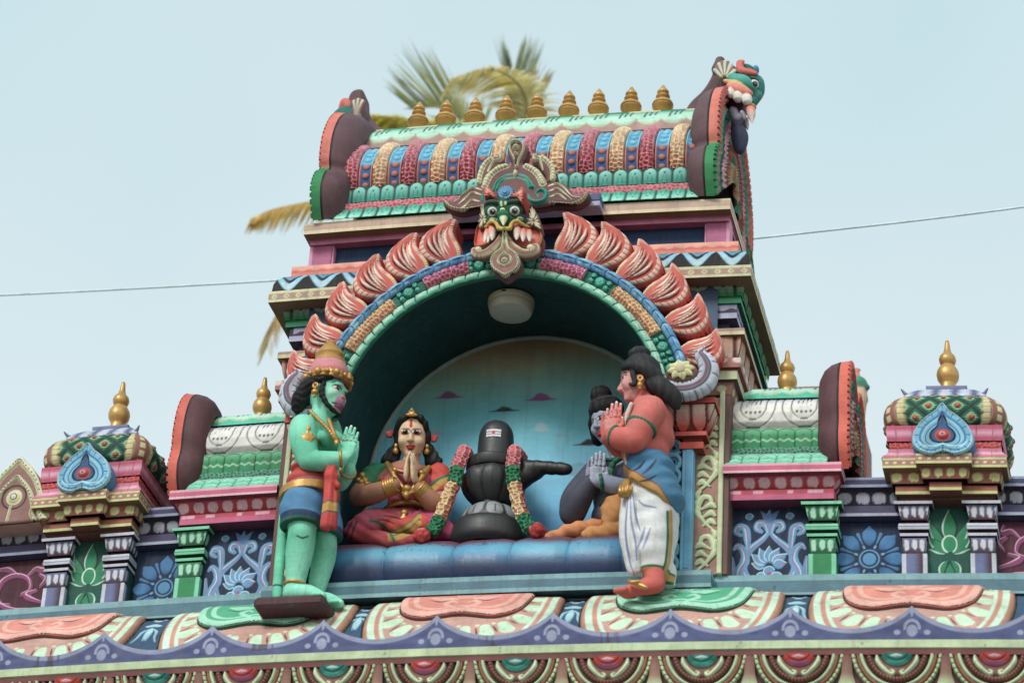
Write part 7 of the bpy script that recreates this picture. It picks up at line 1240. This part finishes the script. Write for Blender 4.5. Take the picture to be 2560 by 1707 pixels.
DF = c(166, 178, 204); k.ell(H(0, 0, .02), (.083, .085, .105), DF, .02, HA); k.ell(H(0, .02, -.045), (.072, .062, .068), DF, .02, HA); k.ell(H(0, .058, -.098), (.026, .022, .02), DF, .015, HA); k.cap(H(0, .086, .02), H(0, .1, -.02), .010, .014, DF, .012); k.ell(H(0, .095, -.026), (.02, .014, .010), DF, .006, HA)
for b in (-1, 1): k.ell(H(b*.045, .055, -.025), (.028, .03, .03), DF, .02, HA); eye(k, H(b*.034, .085, .02), nrm(f+.35*b*s_), u, nrm(s_*b-.35*f), .95, c(150, 60, 60)); k.line([H(b*.012, .09, .05), H(b*.035, .088, .06), H(b*.066, .066, .046)], .007, BK); k.ell(H(b*.085, -.0, -.01), (.014, .02, .035), D1, .006, HA)
k.ell(H(0, .084, -.058), (.026, .012, .007), c(170, 36, 46), .004, HA); k.ell(H(0, .084, -.07), (.02, .013, .009), c(190, 50, 56), .004, HA)
k.line([H(-.016, .082, .095), H(-.014, .088, .06), H(0, .09, .052), H(.014, .088, .06), H(.016, .082, .095)], .004, c(206, 60, 50)); k.dot(J(1541, 1166, -.04), .01, c(50, 40, 60)); k.dot(J(1500, 1261, -.03), (.01, .02, .01), c(40, 30, 40)); clay_obj(k, 'body', PNT, st)
k = Clay(.0045); k.ell(H(0, -.015, .085), (.098, .1, .075), BK, .02, HA); k.ell(H(.02, -.02, .175), (.062, .06, .055), BK, .014, HA); k.ell(H(.03, -.06, .0), (.085, .06, .1), BK, .02, HA); k.chain([H(.085, .02, .04), H(.1, -.01, -.02), H(.13, -.02, -.06)], [.03, .035, .03], BK, .02); k.chain([H(-.07, .02, -.06), H(-.072, .03, -.14), H(-.07, .04, -.19)], [.014, .024, .01], BK, .01); k.paint(lambda X: abs((X-hc)@u-.142)-.007, c(74, 44, 56)); clay_obj(k, 'hair', PNT, st, disp=lambda X: .003*np.sin(((X-hc)@s_)*140))
OC = c(214, 140, 62); k = Clay(.005); k.chain([J(1560, 1300, .05), J(1545, 1275, -.05), J(1530, 1300, -.12)], [.08, .078, .05], OC, .03); k.cap(J(1560, 1270, -.02), J(1580, 1300, -.05), .08, .07, c(190, 120, 40), .03); k.chain([J(1500, 1318, .0), J(1430, 1325, -.06), J(1390, 1340, -.06), J(1345, 1350, -.06)], [.048, .036, .03, .024], c(226, 140, 80), .02); k.chain([J(1590, 1315, -.02), J(1530, 1330, -.12), J(1470, 1335, -.14)], [.055, .045, .036], OC, .02); clay_obj(k, 'orange_cloth', PNT, st, disp=lambda X: .004*np.sin(X[:, 0]*60+X[:, 2]*70))
for n_, pts, r_ in (('bead_garland', [(1515, 1150), (1535, 1148), (1550, 1140)], .012), ('bead_garland', [(1552, 1145), (1533, 1160), (1528, 1190), (1532, 1200)], .016)):
    k = Clay(.004)
    for i, p_ in enumerate(spline(np.array([J(x, y, -.155 if n_ == 'bracelet' else -.085) for x, y in pts]), 4)): k.ell(p_+np.array([0, -.004*(i % 2), 0]), r_, c(12, 96, 72) if i % 2 else c(20, 120, 90), .004)
    clay_obj(k, n_, PNT, st)
for p_, n_, R_ in ((J(1503, 1206, -.115), (1, .2, .15), .042), (J(1462, 1228, -.085), (.5, -.2, .8), .05)):
    k = Clay(.004); n_ = nrm(n_); a1 = nrm(np.cross(n_, (0, 1, 0))); a2 = np.cross(n_, a1)
    for i in range(18): k.ell(p_+(a1*math.cos(i*PI/9)+a2*math.sin(i*PI/9))*R_, .0115, c(12, 96, 72) if i % 2 else c(20, 120, 90), .004)
    clay_obj(k, 'bracelet', PNT, st)
# ---------------------------------------------------------------- long blue cushion
cu = thing('cushion', 'long plump blue bolster seat filling the niche floor', 'cushion', (AX, .05, -.12))
mm = M(); xs = np.linspace(-.80, 1.10, 420); prof = spline(np.array([(.36, .2), (.2, .205), (.05, .205), (-.08, .185), (-.17, .13), (-.215, .04), (-.215, -.05), (-.18, -.125), (-.1, -.14)]), 12); T = np.linspace(0, 1, len(prof)); Xg, Tg = np.meshgrid(xs, T)
seam = np.array([-.80]+[J(x_, 1390, -.21)[0] for x_ in (963, 1133, 1277, 1422, 1560)]+[1.10]); dmin = np.min(abs(Xg[..., None]-seam-.012*np.sin(Tg*7)[..., None]), -1); puff = .02*(np.sqrt(np.clip(dmin/.07, 0, 1))-1)+.012*(vnoise(Xg*3, Tg*4)-.5)
cen = np.array([.05, .03]); Yp, Zp = prof[:, 0][:, None]+0*Xg, prof[:, 1][:, None]+0*Xg; g_ = np.gradient(prof, axis=0); nn = np.stack([g_[:, 1], -g_[:, 0]], -1); nn /= np.linalg.norm(nn, axis=1)[:, None]; Yp = Yp+nn[:, :1]*puff; Zp = Zp+nn[:, 1:]*puff
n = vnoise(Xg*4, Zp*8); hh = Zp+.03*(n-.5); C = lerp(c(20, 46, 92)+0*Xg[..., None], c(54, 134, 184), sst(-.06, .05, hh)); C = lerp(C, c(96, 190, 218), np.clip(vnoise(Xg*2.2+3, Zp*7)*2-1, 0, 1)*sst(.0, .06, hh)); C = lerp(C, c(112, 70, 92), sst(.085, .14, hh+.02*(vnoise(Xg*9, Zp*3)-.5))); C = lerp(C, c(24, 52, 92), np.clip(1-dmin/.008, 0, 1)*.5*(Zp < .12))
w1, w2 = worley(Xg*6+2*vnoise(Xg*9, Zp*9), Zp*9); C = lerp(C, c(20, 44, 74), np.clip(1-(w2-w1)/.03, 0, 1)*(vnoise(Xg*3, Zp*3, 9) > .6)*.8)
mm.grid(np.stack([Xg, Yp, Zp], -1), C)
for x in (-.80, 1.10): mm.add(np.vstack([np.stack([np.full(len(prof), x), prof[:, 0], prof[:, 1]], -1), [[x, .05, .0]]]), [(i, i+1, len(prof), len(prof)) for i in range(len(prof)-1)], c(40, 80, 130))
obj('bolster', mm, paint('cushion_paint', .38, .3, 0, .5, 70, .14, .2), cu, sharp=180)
# ---------------------------------------------------------------- black stone emblem
LX, LY = J(1237, 1140, .06)[0], .07
lg = thing('stone_lingam', 'black round topped stone emblem on a lotus pedestal with long side spout', 'lingam', (LX, LY, .2))
KK, KG = c(30, 32, 36), c(110, 114, 122)
mm = M(); mm.lathe(spline(np.array([(.104, .70), (.102, .80), (.1, .88), (.092, .935), (.07, .975), (.038, .995), (.001, 1.0)]), 5), (LX, LY, 0), c(48, 52, 58), 56); obj('shaft', mm, BLK, lg)
mm = M(); fx0, fz = J(1213, 1083, LY-.1), J(1213, 1083, LY-.1)[2]; aa = np.linspace(-1.9, -1.08, 30); zz = np.linspace(fz-.022, fz+.024, 14); A_g, Z_g = np.meshgrid(aa, zz); C = lerp(c(228, 224, 228)+0*A_g[..., None], c(70, 40, 60), np.clip(1-abs(((Z_g-fz+.022)/.046*3) % 1-.5+.5*0)/.12, 0, 0)+np.clip(1.4-abs(Z_g-fz-.008)/.0025, 0, 1)+np.clip(1.4-abs(Z_g-fz+.0075)/.0025, 0, 1)); q = np.hypot((A_g+1.49)*.1, Z_g-fz-.004)/.011; C = lerp(C, c(206, 60, 40)+0*C, np.clip((1-q)*5, 0, 1)); mm.grid(np.stack([LX+.1045*np.cos(A_g), LY+.1045*np.sin(A_g), Z_g], -1), C); obj('forehead_mark', mm, PNT, lg)
mm = M(); mm.lathe([(.1, .738), (.15, .738), (.158, .73), (.16, .69), (.15, .672), (.1, .665)], (LX, LY, 0), KK, 56); obj('disc', mm, BLK, lg)
k = Clay(.006); e = J(1425, 1172, -.0); k.chain([(LX+.11, LY-.03, .698), (LX+.26, LY-.05, (e[2]+.698)/2+.004), (e[0]-.02, e[1], e[2])], [.037, .036, .034], KK, .02, 4); k.cap((LX+.06, LY-.02, .585), (LX+.25, LY-.03, .655), .09, .042, c(26, 28, 31), .03); clay_obj(k, 'spout', BLK, lg, disp=lambda X: .0015*np.sin(X[:, 0]*90))
def pet(n_, off, zt, zb_, col):
    def f(T_, R_, Z, C):
        x = ((T_*n_/(2*PI)+off) % 1-.5)*2; t = np.clip((Z-zb_)/(zt-zb_), 0, 1); lim = .92*np.sqrt(np.clip(1-np.clip((t-.55)/.45, 0, 1)**2, 0, 1)); e_ = lim-abs(x); a = np.clip(e_/.1, 0, 1)*(t > .02)*(t < .99); cc = lerp(C, col+0*C, a*np.clip(1.3-abs(t-.4)*1.5, 0, 1)); sl = np.clip((.05-abs(x))*30, 0, 1)*(t > .35)*(t < .8); return lerp(cc, BK+0*C, np.maximum(sl, np.clip(1-abs(e_)/.07, 0, 1)*.7)), .012*np.sqrt(np.clip(a*np.clip(e_, 0, 1), 0, 1))
    return f
mm = M(); bp = spline(np.array([(.082, .47), (.12, .495), (.158, .545), (.172, .60), (.165, .645), (.14, .67)]), 10); mm.lathe(bp, (LX, LY, 0), c(28, 30, 34), 160, pet(8, .25, .672, .46, c(50, 53, 58))); obj('bowl', mm, BLK, lg)
mm = M(); mm.lathe([(.09, .44), (.086, .452), (.086, .475), (.1, .484)], (LX, LY, 0), KK, 48); obj('neck', mm, BLK, lg)
mm = M(); bp = spline(np.array([(.175, .325), (.165, .37), (.14, .415), (.10, .445), (.08, .45)]), 10)
mm.lathe(bp, (LX, LY, 0), c(50, 52, 58), 160, (lambda T_, R_, Z, C: pet(9, .25, .325, .452, c(150, 154, 160))(T_, R_, Z, C))); obj('lotus_base', mm, BLK, lg)
mm = M(); mm.lathe(spline(np.array([(.16, .335), (.2, .33), (.226, .30), (.236, .25), (.232, .2), (.2, .17)]), 5), (LX, LY, 0), c(40, 43, 48), 64); obj('pedestal', mm, BLK, lg)
# ---------------------------------------------------------------- flower garland hung round the emblem
gl = thing('flower_garland', 'thick red, green and cream flower garland hung round the black emblem', 'garland', (LX, LY-.1, .3))
Z5 = lambda x, y, Y: J(1020+x/4.481, 1030+y/4.481, Y)
def strand(pts):
    p_ = spline(np.array(pts), 16); l = np.concatenate([[0], np.cumsum(np.linalg.norm(np.diff(p_, axis=0), axis=1))]); T_ = l/l[-1]
    zones = [(0, .30, c(196, 44, 46), c(232, 150, 160)), (.30, .47, c(10, 96, 66), c(40, 150, 100)), (.47, .83, c(216, 150, 90), c(244, 220, 174)), (.83, 1.01, c(10, 96, 66), c(40, 150, 100))]
    for a, b, lo_, hi_ in zones:
        i = np.where((T_ >= a-.005) & (T_ <= b+.005))[0]
        def fn(L, th, rr, C, lo_=lo_, hi_=hi_, a=a):
            f1, f2 = worley(L/.024+a*50, th/(2*PI)*7); r_ = np.exp(-((f2-f1)/.3)**2); side = np.clip(.5+np.sin(th)*.8, 0, 1) if a > .4 and a < .5 else 1; cc = lerp(np.broadcast_to(lo_, C.shape).copy(), hi_+0*C, r_*.8+.15); cc = lerp(cc, c(196, 70, 50)+0*C, np.clip(np.sin(th)*1.5-.6, 0, .9)) if .4 < a < .5 else cc; return cc, .010*r_-.004+.003*np.sin(L*90)
        mm = M(); mm.tube(p_[i], np.full(len(i), .034), lo_, 40, 0, 1, None, True, None) if False else mm.tube(spline(p_[i][::2], 12), .034, lo_, 64, 0, fn=fn); obj('strand', mm, PNT, gl)
def tassel(p_):
    k = Clay(.0045)
    r_ = random.Random(int(p_[0]*1000))
    for i in range(46): a, b = r_.uniform(0, 2*PI), math.acos(r_.uniform(-1, 1)); d = np.array([math.sin(b)*math.cos(a), math.sin(b)*math.sin(a), math.cos(b)]); k.ell(p_+d*.036, (.013, .013, .013), c(206, 120, 130) if d[2] > .2 and i % 2 else c(196, 44, 44), .003)
    k.ell(p_, .04, c(180, 40, 44), .006); clay_obj(k, 'tassel', PNT, gl)
strand([Z5(640, 430, -.0), Z5(600, 500, -.05), Z5(555, 620, -.09), Z5(530, 760, -.10), Z5(470, 900, -.11), Z5(410, 1060, -.12), Z5(350, 1200, -.13), Z5(290, 1300, -.14), Z5(240, 1345, -.15)]); tassel(Z5(155, 1390, -.17))
strand([Z5(1200, 430, -.0), Z5(1185, 500, -.05), Z5(1175, 620, -.09), Z5(1182, 760, -.10), Z5(1215, 900, -.11), Z5(1245, 1060, -.12), Z5(1295, 1180, -.13), Z5(1340, 1270, -.14), Z5(1385, 1310, -.15)]); tassel(Z5(1450, 1320, -.16))
mm = M(); a_, b_ = Z5(640, 430, -.0), Z5(1200, 430, -.0); mm.tube([a_, (LX-.135, LY+.05, .78), (LX, LY+.14, .79), (LX+.135, LY+.05, .78), b_], .034, c(200, 60, 60), 24, 10, fn=lambda L, th, rr, C: (lerp(C, c(232, 160, 170)+0*C, np.exp(-(lambda w_: w_[1]-w_[0])(worley(L/.024, th/(2*PI)*7))/.2)), .006*np.sin(L*160)*np.sin(th*5))); obj('back_loop', mm, PNT, gl)
# ---------------------------------------------------------------- dragon faces on the tower gables
def dragon(px, sg, label, SC=1.):
    t = thing('dragon_head', label, 'ornament', px); o = np.array(px, float)
    T_ = lambda a, b, d: o+SC*np.array([sg*a*.82, b, d])                  # a outward from the gable, b depth, d up
    DG, DG2, RS = c(18, 112, 104), c(40, 150, 130), c(206, 62, 52)
    k = Clay(.006)
    k.ell(T_(.06, 0, .0), (.12, .13, .11), DG, .03); k.ell(T_(.13, 0, -.06), (.07, .10, .08), DG, .03); k.ell(T_(.165, 0, -.10), (.045, .055, .07), DG2, .02); k.ell(T_(.18, 0, -.04), (.03, .035, .03), DG2, .01); k.cap(T_(.17, 0, -.15), T_(.165, 0, -.19), .035, .025, DG2, .015)
    for b in (-1, 1):
        k.ell(T_(.09, b*.075, .03), (.05, .045, .05), DG2, .015); k.chain([T_(.0, b*.13, -.06), T_(.08, b*.12, -.06), T_(.13, b*.09, -.085), T_(.15, b*.06, -.11)], [.018, .024, .022, .016], DG, .012); k.chain([T_(-.02, b*.14, -.085), T_(.07, b*.135, -.085), T_(.12, b*.105, -.11)], .009, c(206, 170, 80), .004); k.chain([T_(-.02, b*.135, -.105), T_(.06, b*.13, -.105), T_(.11, b*.1, -.13)], .016, c(226, 120, 100), .006)
    k.chain([T_(-.06, 0, -.20), T_(.02, 0, -.25), T_(.07, -.02, -.24), T_(.08, -.02, -.20)], [.05, .045, .03, .02], c(120, 116, 140), .02); k.ell(T_(.0, 0, -.13), (.07, .085, .05), c(80, 24, 26), .01); k.chain([T_(-.08, 0, -.3), T_(.03, 0, -.34), T_(.09, 0, -.31)], [.07, .05, .02], c(54, 62, 92), .03); k.ell(T_(-.03, 0, -.02), (.09, .12, .10), c(104, 72, 80), .03); clay_obj(k, 'face', PNT, t)
    for b in (-1, 1):
        k = Clay(.004); e = T_(.105, b*.105, .025); k.ell(e, .034, c(220, 216, 206), .004); k.dot(e+np.array([sg*.02, b*.028, 0]), .018, BK); k.dot(e+np.array([sg*.022, b*.036, .006]), .005, WHT); clay_obj(k, 'eye', MATS['glossy_paint'], t)
        for a_, r_ in ((-.005, .022), (.04, .026), (.085, .026)): mm = M(); mm.tube([T_(a_, b*.125, -.105), T_(a_+.005, b*.13, -.14), T_(a_+.01, b*.12, -.175)], [r_, r_*.95, r_*.35], np.array([c(230, 120, 100), c(236, 226, 216), c(240, 236, 228)]), 12, 4); obj('tooth', mm, PNT, t)
        mm = M(); mm.tube([T_(.15, b*.05, -.14), T_(.165, b*.05, -.2), T_(.19, b*.05, -.25)], [.026, .02, .003], np.array([c(226, 110, 90), c(232, 200, 190), c(240, 236, 228)]), 12, 4); obj('fang', mm, PNT, t)
        k = Clay(.006)
        for i in range(7): a_ = -.5+i*.22; k.cap(T_(-.06, b*.12, -.03), T_(-.06+.10*math.sin(a_-.2), b*.135, -.02+.15*math.cos(a_-.2)), .03, .012, c(206, 206, 176) if i % 2 else c(130, 84, 92), .006)
        clay_obj(k, 'ear', PNT, t)
    k = Clay(.006)
    for i in range(6): k.chain([T_(.03, -.05+.02*i, .08), T_(.06, -.06+.024*i, .15-.01*abs(i-2.5)), T_(.10, -.06+.024*i, .165), T_(.15, -.05+.02*i, .10)], [.02, .03, .03, .012], RS if i % 2 else c(226, 110, 96), .006)
    clay_obj(k, 'crest', PNT, t); mm = M(); mm.lathe([(0, .02), (.02, .02), (.03, .005), (.03, -.03)], T_(.15, 0, .05), c(60, 140, 190), 24, ax=(sg, 0, .3)); obj('rosette', mm, PNT, t)
t = thing('dragon_head', 'teal dragon head with big teeth and red crest on the right tower gable', 'ornament', (1.33, .35, 3.35))
D = lambda x, y, Y: P(1560+x/2.987, 90+y/2.987, Y, 1)
TL, TL2 = c(20, 122, 116), c(58, 164, 150); k = Clay(.0045)
k.ell(D(820, 400, .38), (.085, .13, .13), SLAB, .03); k.ell(D(915, 300, .35), (.07, .11, .05), TL, .03); k.ell(D(880, 345, .35), (.10, .12, .06), TL, .03)
k.chain([D(800, 318, .24), D(890, 350, .215), D(950, 392, .235)], [.03, .042, .03], TL2, .02); k.chain([D(985, 345, .33), D(988, 420, .30), D(962, 505, .265)], [.045, .042, .024], TL, .02); k.ell(D(1012, 345, .32), (.02, .03, .025), TL2, .01); k.ell(D(1000, 440, .27), (.022, .025, .022), TL2, .01)
k.ell(D(962, 325, .25), (.038, .03, .026), TL2, .012); k.chain([D(930, 318, .215), D(960, 322, .205), D(990, 335, .22)], .010, BK, .006)
k.chain([D(755, 338, .21), D(830, 352, .185), D(900, 388, .175), D(950, 430, .19)], .0125, c(206, 178, 100), .004); k.chain([D(795, 378, .20), D(860, 405, .18), D(925, 432, .18)], [.026, .03, .026], c(228, 130, 114), .008)
k.ell(D(850, 520, .34), (.07, .10, .07), c(90, 30, 32), .01); k.chain([D(815, 560, .25), D(840, 620, .235), D(880, 600, .24), D(903, 520, .26)], [.028, .026, .02, .010], c(142, 136, 164), .01); k.chain([D(845, 665, .28), D(865, 760, .28), D(865, 850, .28)], [.035, .045, .03], c(54, 66, 98), .02)
k.chain([D(880, 570, .2), D(905, 620, .22)], .012, c(190, 186, 200), .004); clay_obj(k, 'face', PNT, t)
k = Clay(.0035); e = D(968, 362, .225); k.ell(e, .031, c(222, 220, 214), .004); vd = nrm(CAM-e); k.dot(e+vd*.03+(.008, 0, .002), .019, BK); k.dot(e+vd*.031+(.01, 0, .006), .008, c(110, 110, 120)); clay_obj(k, 'eye', MATS['glossy_paint'], t)
for a_, b_, r_ in (((800, 398), (797, 458), .028), ((853, 425), (852, 488), .034), ((915, 440), (920, 510), .033)): A, B = D(*a_, .185), D(*b_, .17); mm = M(); mm.tube([A, A*.5+B*.5, A*.15+B*.85, B], [r_*.8, r_, r_*.75, r_*.25], np.array([c(228, 150, 136), c(240, 234, 226), c(240, 236, 230), c(236, 230, 224)]), 16, 5); obj('tooth', mm, PNT, t)
for a_, b_, r_, Y_ in (((945, 545), (958, 650), .029, .2), ((905, 625), (925, 702), .02, .3)): A, B = D(*a_, Y_), D(*b_, Y_-.02); mm = M(); mm.tube([A, A*.5+B*.5, B], [r_, r_*.85, .003], np.array([c(226, 120, 104), c(230, 190, 180), c(240, 234, 228)]), 14, 5); obj('fang', mm, PNT, t)
k = Clay(.004); k.torus(D(945, 530, .21), .026, .010, (.1, 0, 1), c(206, 160, 70)); clay_obj(k, 'fang_ring', PNT, t)
k = Clay(.004); k.ell(D(750, 285, .245), (.055, .02, .06), c(140, 100, 104), .01)
for i in range(9): a_ = -1.05+i*.27; k.cap(D(752+25*math.sin(a_), 318-25*math.cos(a_), .222), D(752+84*math.sin(a_), 318-120*math.cos(a_), .225), .010, .0135, c(208, 216, 190) if i % 2 == 0 else c(150, 112, 112), .003)
k.cap(D(715, 250, .36), D(718, 190, .36), .05, .03, SLAB, .02); clay_obj(k, 'ear', PNT, t)
k = Clay(.004)
for i in range(5): y_ = .22+.045*i; k.chain([D(985, 285, y_), D(940, 275-6*i, y_), D(880, 262-8*i, y_), D(866, 225-5*i, y_), D(892, 190, y_)], [.014, .02, .024, .02, .008], c(206, 66, 56) if i % 2 else c(226, 108, 94), .004)
clay_obj(k, 'crest', PNT, t); mm = M(); mm.ball(D(985, 255, .35), (.02, .03, .03), c(60, 150, 190)); obj('rosette', mm, PNT, t)
dragon((-1.085, .50, 3.44), -1, 'red crested dragon head mostly hidden behind the left tower gable', .8)
# ---------------------------------------------------------------- coconut palm behind the tower
pc = P(1120, 410, 9.); pt = thing('palm_tree', 'coconut palm with yellowing fronds standing behind the tower', 'palm tree', (pc[0]+.4, 9.3, GZ))
mm = M(); mm.tube([(pc[0]+.4, 9.3, GZ-.2), (pc[0]+.25, 9.3, GZ+6), (pc[0]-.05, 9.1, 3), (pc[0], 9, pc[2]-.1)], [.24, .17, .15, .12], c(120, 104, 84), 14, 14, fn=lambda L, th, rr, C: (C*(.8+.3*np.sin(L*40)[..., None]), .008*np.sin(L*40))); obj('trunk', mm, DULL, pt)
LEAFM = paint('palm_leaf', .5, 0, 0, .3, vary=.25, grime=.1)
tl = LEAFM.node_tree; tr = tl.nodes.new('ShaderNodeBsdfTranslucent'); ms_ = tl.nodes.new('ShaderNodeMixShader'); ms_.inputs[0].default_value = .6; pb_ = tl.nodes['Principled BSDF']; tl.links.new(pb_.inputs['Base Color'].links[0].from_socket, tr.inputs[0]); tl.links.new(pb_.outputs[0], ms_.inputs[1]); tl.links.new(tr.outputs[0], ms_.inputs[2]); tl.links.new(ms_.outputs[0], tl.nodes['Material Output'].inputs[0])
def frond(pts, cols, ln, droop, up=0., n=70, seed=0, wd=.035, spread=1.):
    r_ = np.random.default_rng(seed); R = spline(np.array([np.array(P(x, y, Y)) for x, y, Y in pts]), 10); k_ = np.linspace(0, 1, len(R)); mm = M(); mm.tube(R[::3], [.035, .026, .014, .005], cols[1]*.8, 6, 2)
    tn = np.gradient(R, axis=0); tn /= np.linalg.norm(tn, axis=1)[:, None]
    for i in range(n):
        q_ = .08+.92*i/n; p_ = np.array([np.interp(q_, k_, R[:, a]) for a in range(3)]); t_ = nrm([np.interp(q_, k_, tn[:, a]) for a in range(3)]); side = np.cross(t_, (0, 0, 1)); side = nrm(side) if np.linalg.norm(side) > .15 else np.array([1., 0, 0]); L = ln*(.45+.55*math.sin(PI*min(1, q_*.8+.25)))*r_.uniform(.8, 1.1)
        for sg in (-1, 1):
            d = nrm(side*sg*spread+t_*.75+np.array([0, 0, up])+r_.normal(0, .08, 3)); S_n = 6; tt = np.linspace(0, 1, S_n); c_ = p_+d*L*tt[:, None]+np.array([0, 0, -1])*(droop*L*tt**2)[:, None]; nn = nrm(np.cross(d, (0.2, .3, 1)))*wd/2; w_ = np.array([.6, 1, .95, .8, .5, .05]); X = np.stack([c_+nn*w_[:, None], c_-nn*w_[:, None]]); mm.grid(X, lerp(cols[0], cols[1], np.float64(r_.uniform(0, 1)))*r_.uniform(.75, 1.15))
    obj('frond', mm, LEAFM, pt)
YG, OR_, DKG = (c(226, 220, 104), c(255, 236, 130)), (c(255, 226, 140), c(255, 246, 200)), (c(146, 172, 170), c(214, 214, 160))
frond([(1130, 410, 9), (1170, 310, 9), (1185, 230, 8.9), (1180, 165, 8.8)], DKG, .8, -.1, 1.3, 70, 1, .018, .6)
frond([(1120, 410, 9), (1205, 290, 8.6), (1195, 200, 8.3), (1130, 160, 8.0), (1040, 182, 7.8)], OR_, .46, .5, -.1, 120, 2, .022)
frond([(1120, 410, 9), (1090, 310, 9.2), (1020, 250, 9.3), (945, 250, 9.4)], (c(150, 168, 130), c(240, 226, 130)), 1.0, .02, .6, 80, 3, .02, .65)
frond([(1110, 410, 9), (1040, 310, 8.7), (950, 285, 8.5), (855, 268, 8.3)], YG, .5, .5, -.1, 130, 4, .028)
frond([(1130, 410, 9), (1190, 330, 9), (1222, 260, 9), (1232, 205, 9)], (c(176, 184, 160), c(255, 226, 140)), .7, .1, .7, 64, 5, .018, .6)
frond([(1090, 430, 9), (900, 440, 8.4), (740, 462, 8), (630, 482, 7.8), (580, 502, 7.7)], (c(230, 180, 86), c(255, 226, 130)), .24, .8, -.2, 100, 6, .022)
frond([(1090, 440, 9), (880, 560, 8.3), (720, 650, 8), (645, 710, 7.8), (612, 800, 7.7)], (c(236, 190, 110), c(255, 232, 170)), .32, .8, -.2, 90, 7, .022)
frond([(1130, 420, 9), (1250, 440, 9.5), (1350, 520, 9.8)], YG, .5, .6, -.2, 60, 8, .04)
frond([(1110, 400, 9), (1070, 330, 9.4), (1050, 290, 9.6)], YG, .6, .2, .2, 60, 10, .04)
# ---------------------------------------------------------------- overhead cable, far shrine top
mm = M(); pa, pb, p1, p2 = P(-700, 712, 2), P(3000, 372, 2), P(620, 645, 2), P(1730, 548, 2); mm.tube([pa+(pa-p1)*2, pa, P(0, 678, 2), p1, p1*.5+p2*.5-(0, 0, .05), p2, P(2352, 475, 2), pb, pb+(pb-p2)*2], .0075, c(214, 238, 248), 8, 12); cab = obj('cable', mm, DULL, None, tuple(p1)); tag(cab, 'thin pale blue overhead cable crossing the sky behind the tower', 'cable')
fs = thing('far_shrine', 'blurred shrine of the next tower showing behind the right side shrine', 'shrine', tuple(P(1860, 1100, 3.2)))
b = P(1850, 905, 3.2); mm = M(); mm.box(b[0]-.5, b[0]+.35, 3.0, 4.0, b[2]-2.6, b[2]-.05, c(150, 110, 110)); obj('wall', mm, PNT, fs); mm = M(); U_, T_ = np.meshgrid(np.linspace(b[0]-.55, b[0]+.3, 4), np.linspace(0, PI, 20)); mm.grid(np.stack([U_, 3.5-.5*np.cos(T_), b[2]-.2+.18*np.sin(T_)], -1), c(70, 170, 150)); obj('roof', mm, PNT, fs)
d = P(1974, 884, 3.2); k = Clay(.01); k.chain([d+(-.08, .1, -.6), d+(-.03, 0, -.25), d+(-.0, 0, -.06)], [.09, .06, .05], c(226, 180, 150), .03); k.ell(d, (.055, .06, .06), c(60, 150, 124), .02); k.cap(d, d+(.055, -.02, -.03), .035, .02, c(40, 130, 110), .02); k.chain([d+(-.02, 0, .04), d+(-.03, 0, .1), d+(-.0, 0, .12)], [.03, .025, .01], c(226, 140, 120), .02); k.cap(d+(.01, 0, -.07), d+(.04, 0, -.12), .03, .015, c(90, 160, 140), .02); clay_obj(k, 'dragon_finial', PNT, fs)
fb = P(1748, 890, 3.3); put_finials('finial', [(fb[0], 3.3, fb[2])], 1.1, False, ['bright blurred gilt finial far behind the right side shrine'], None)
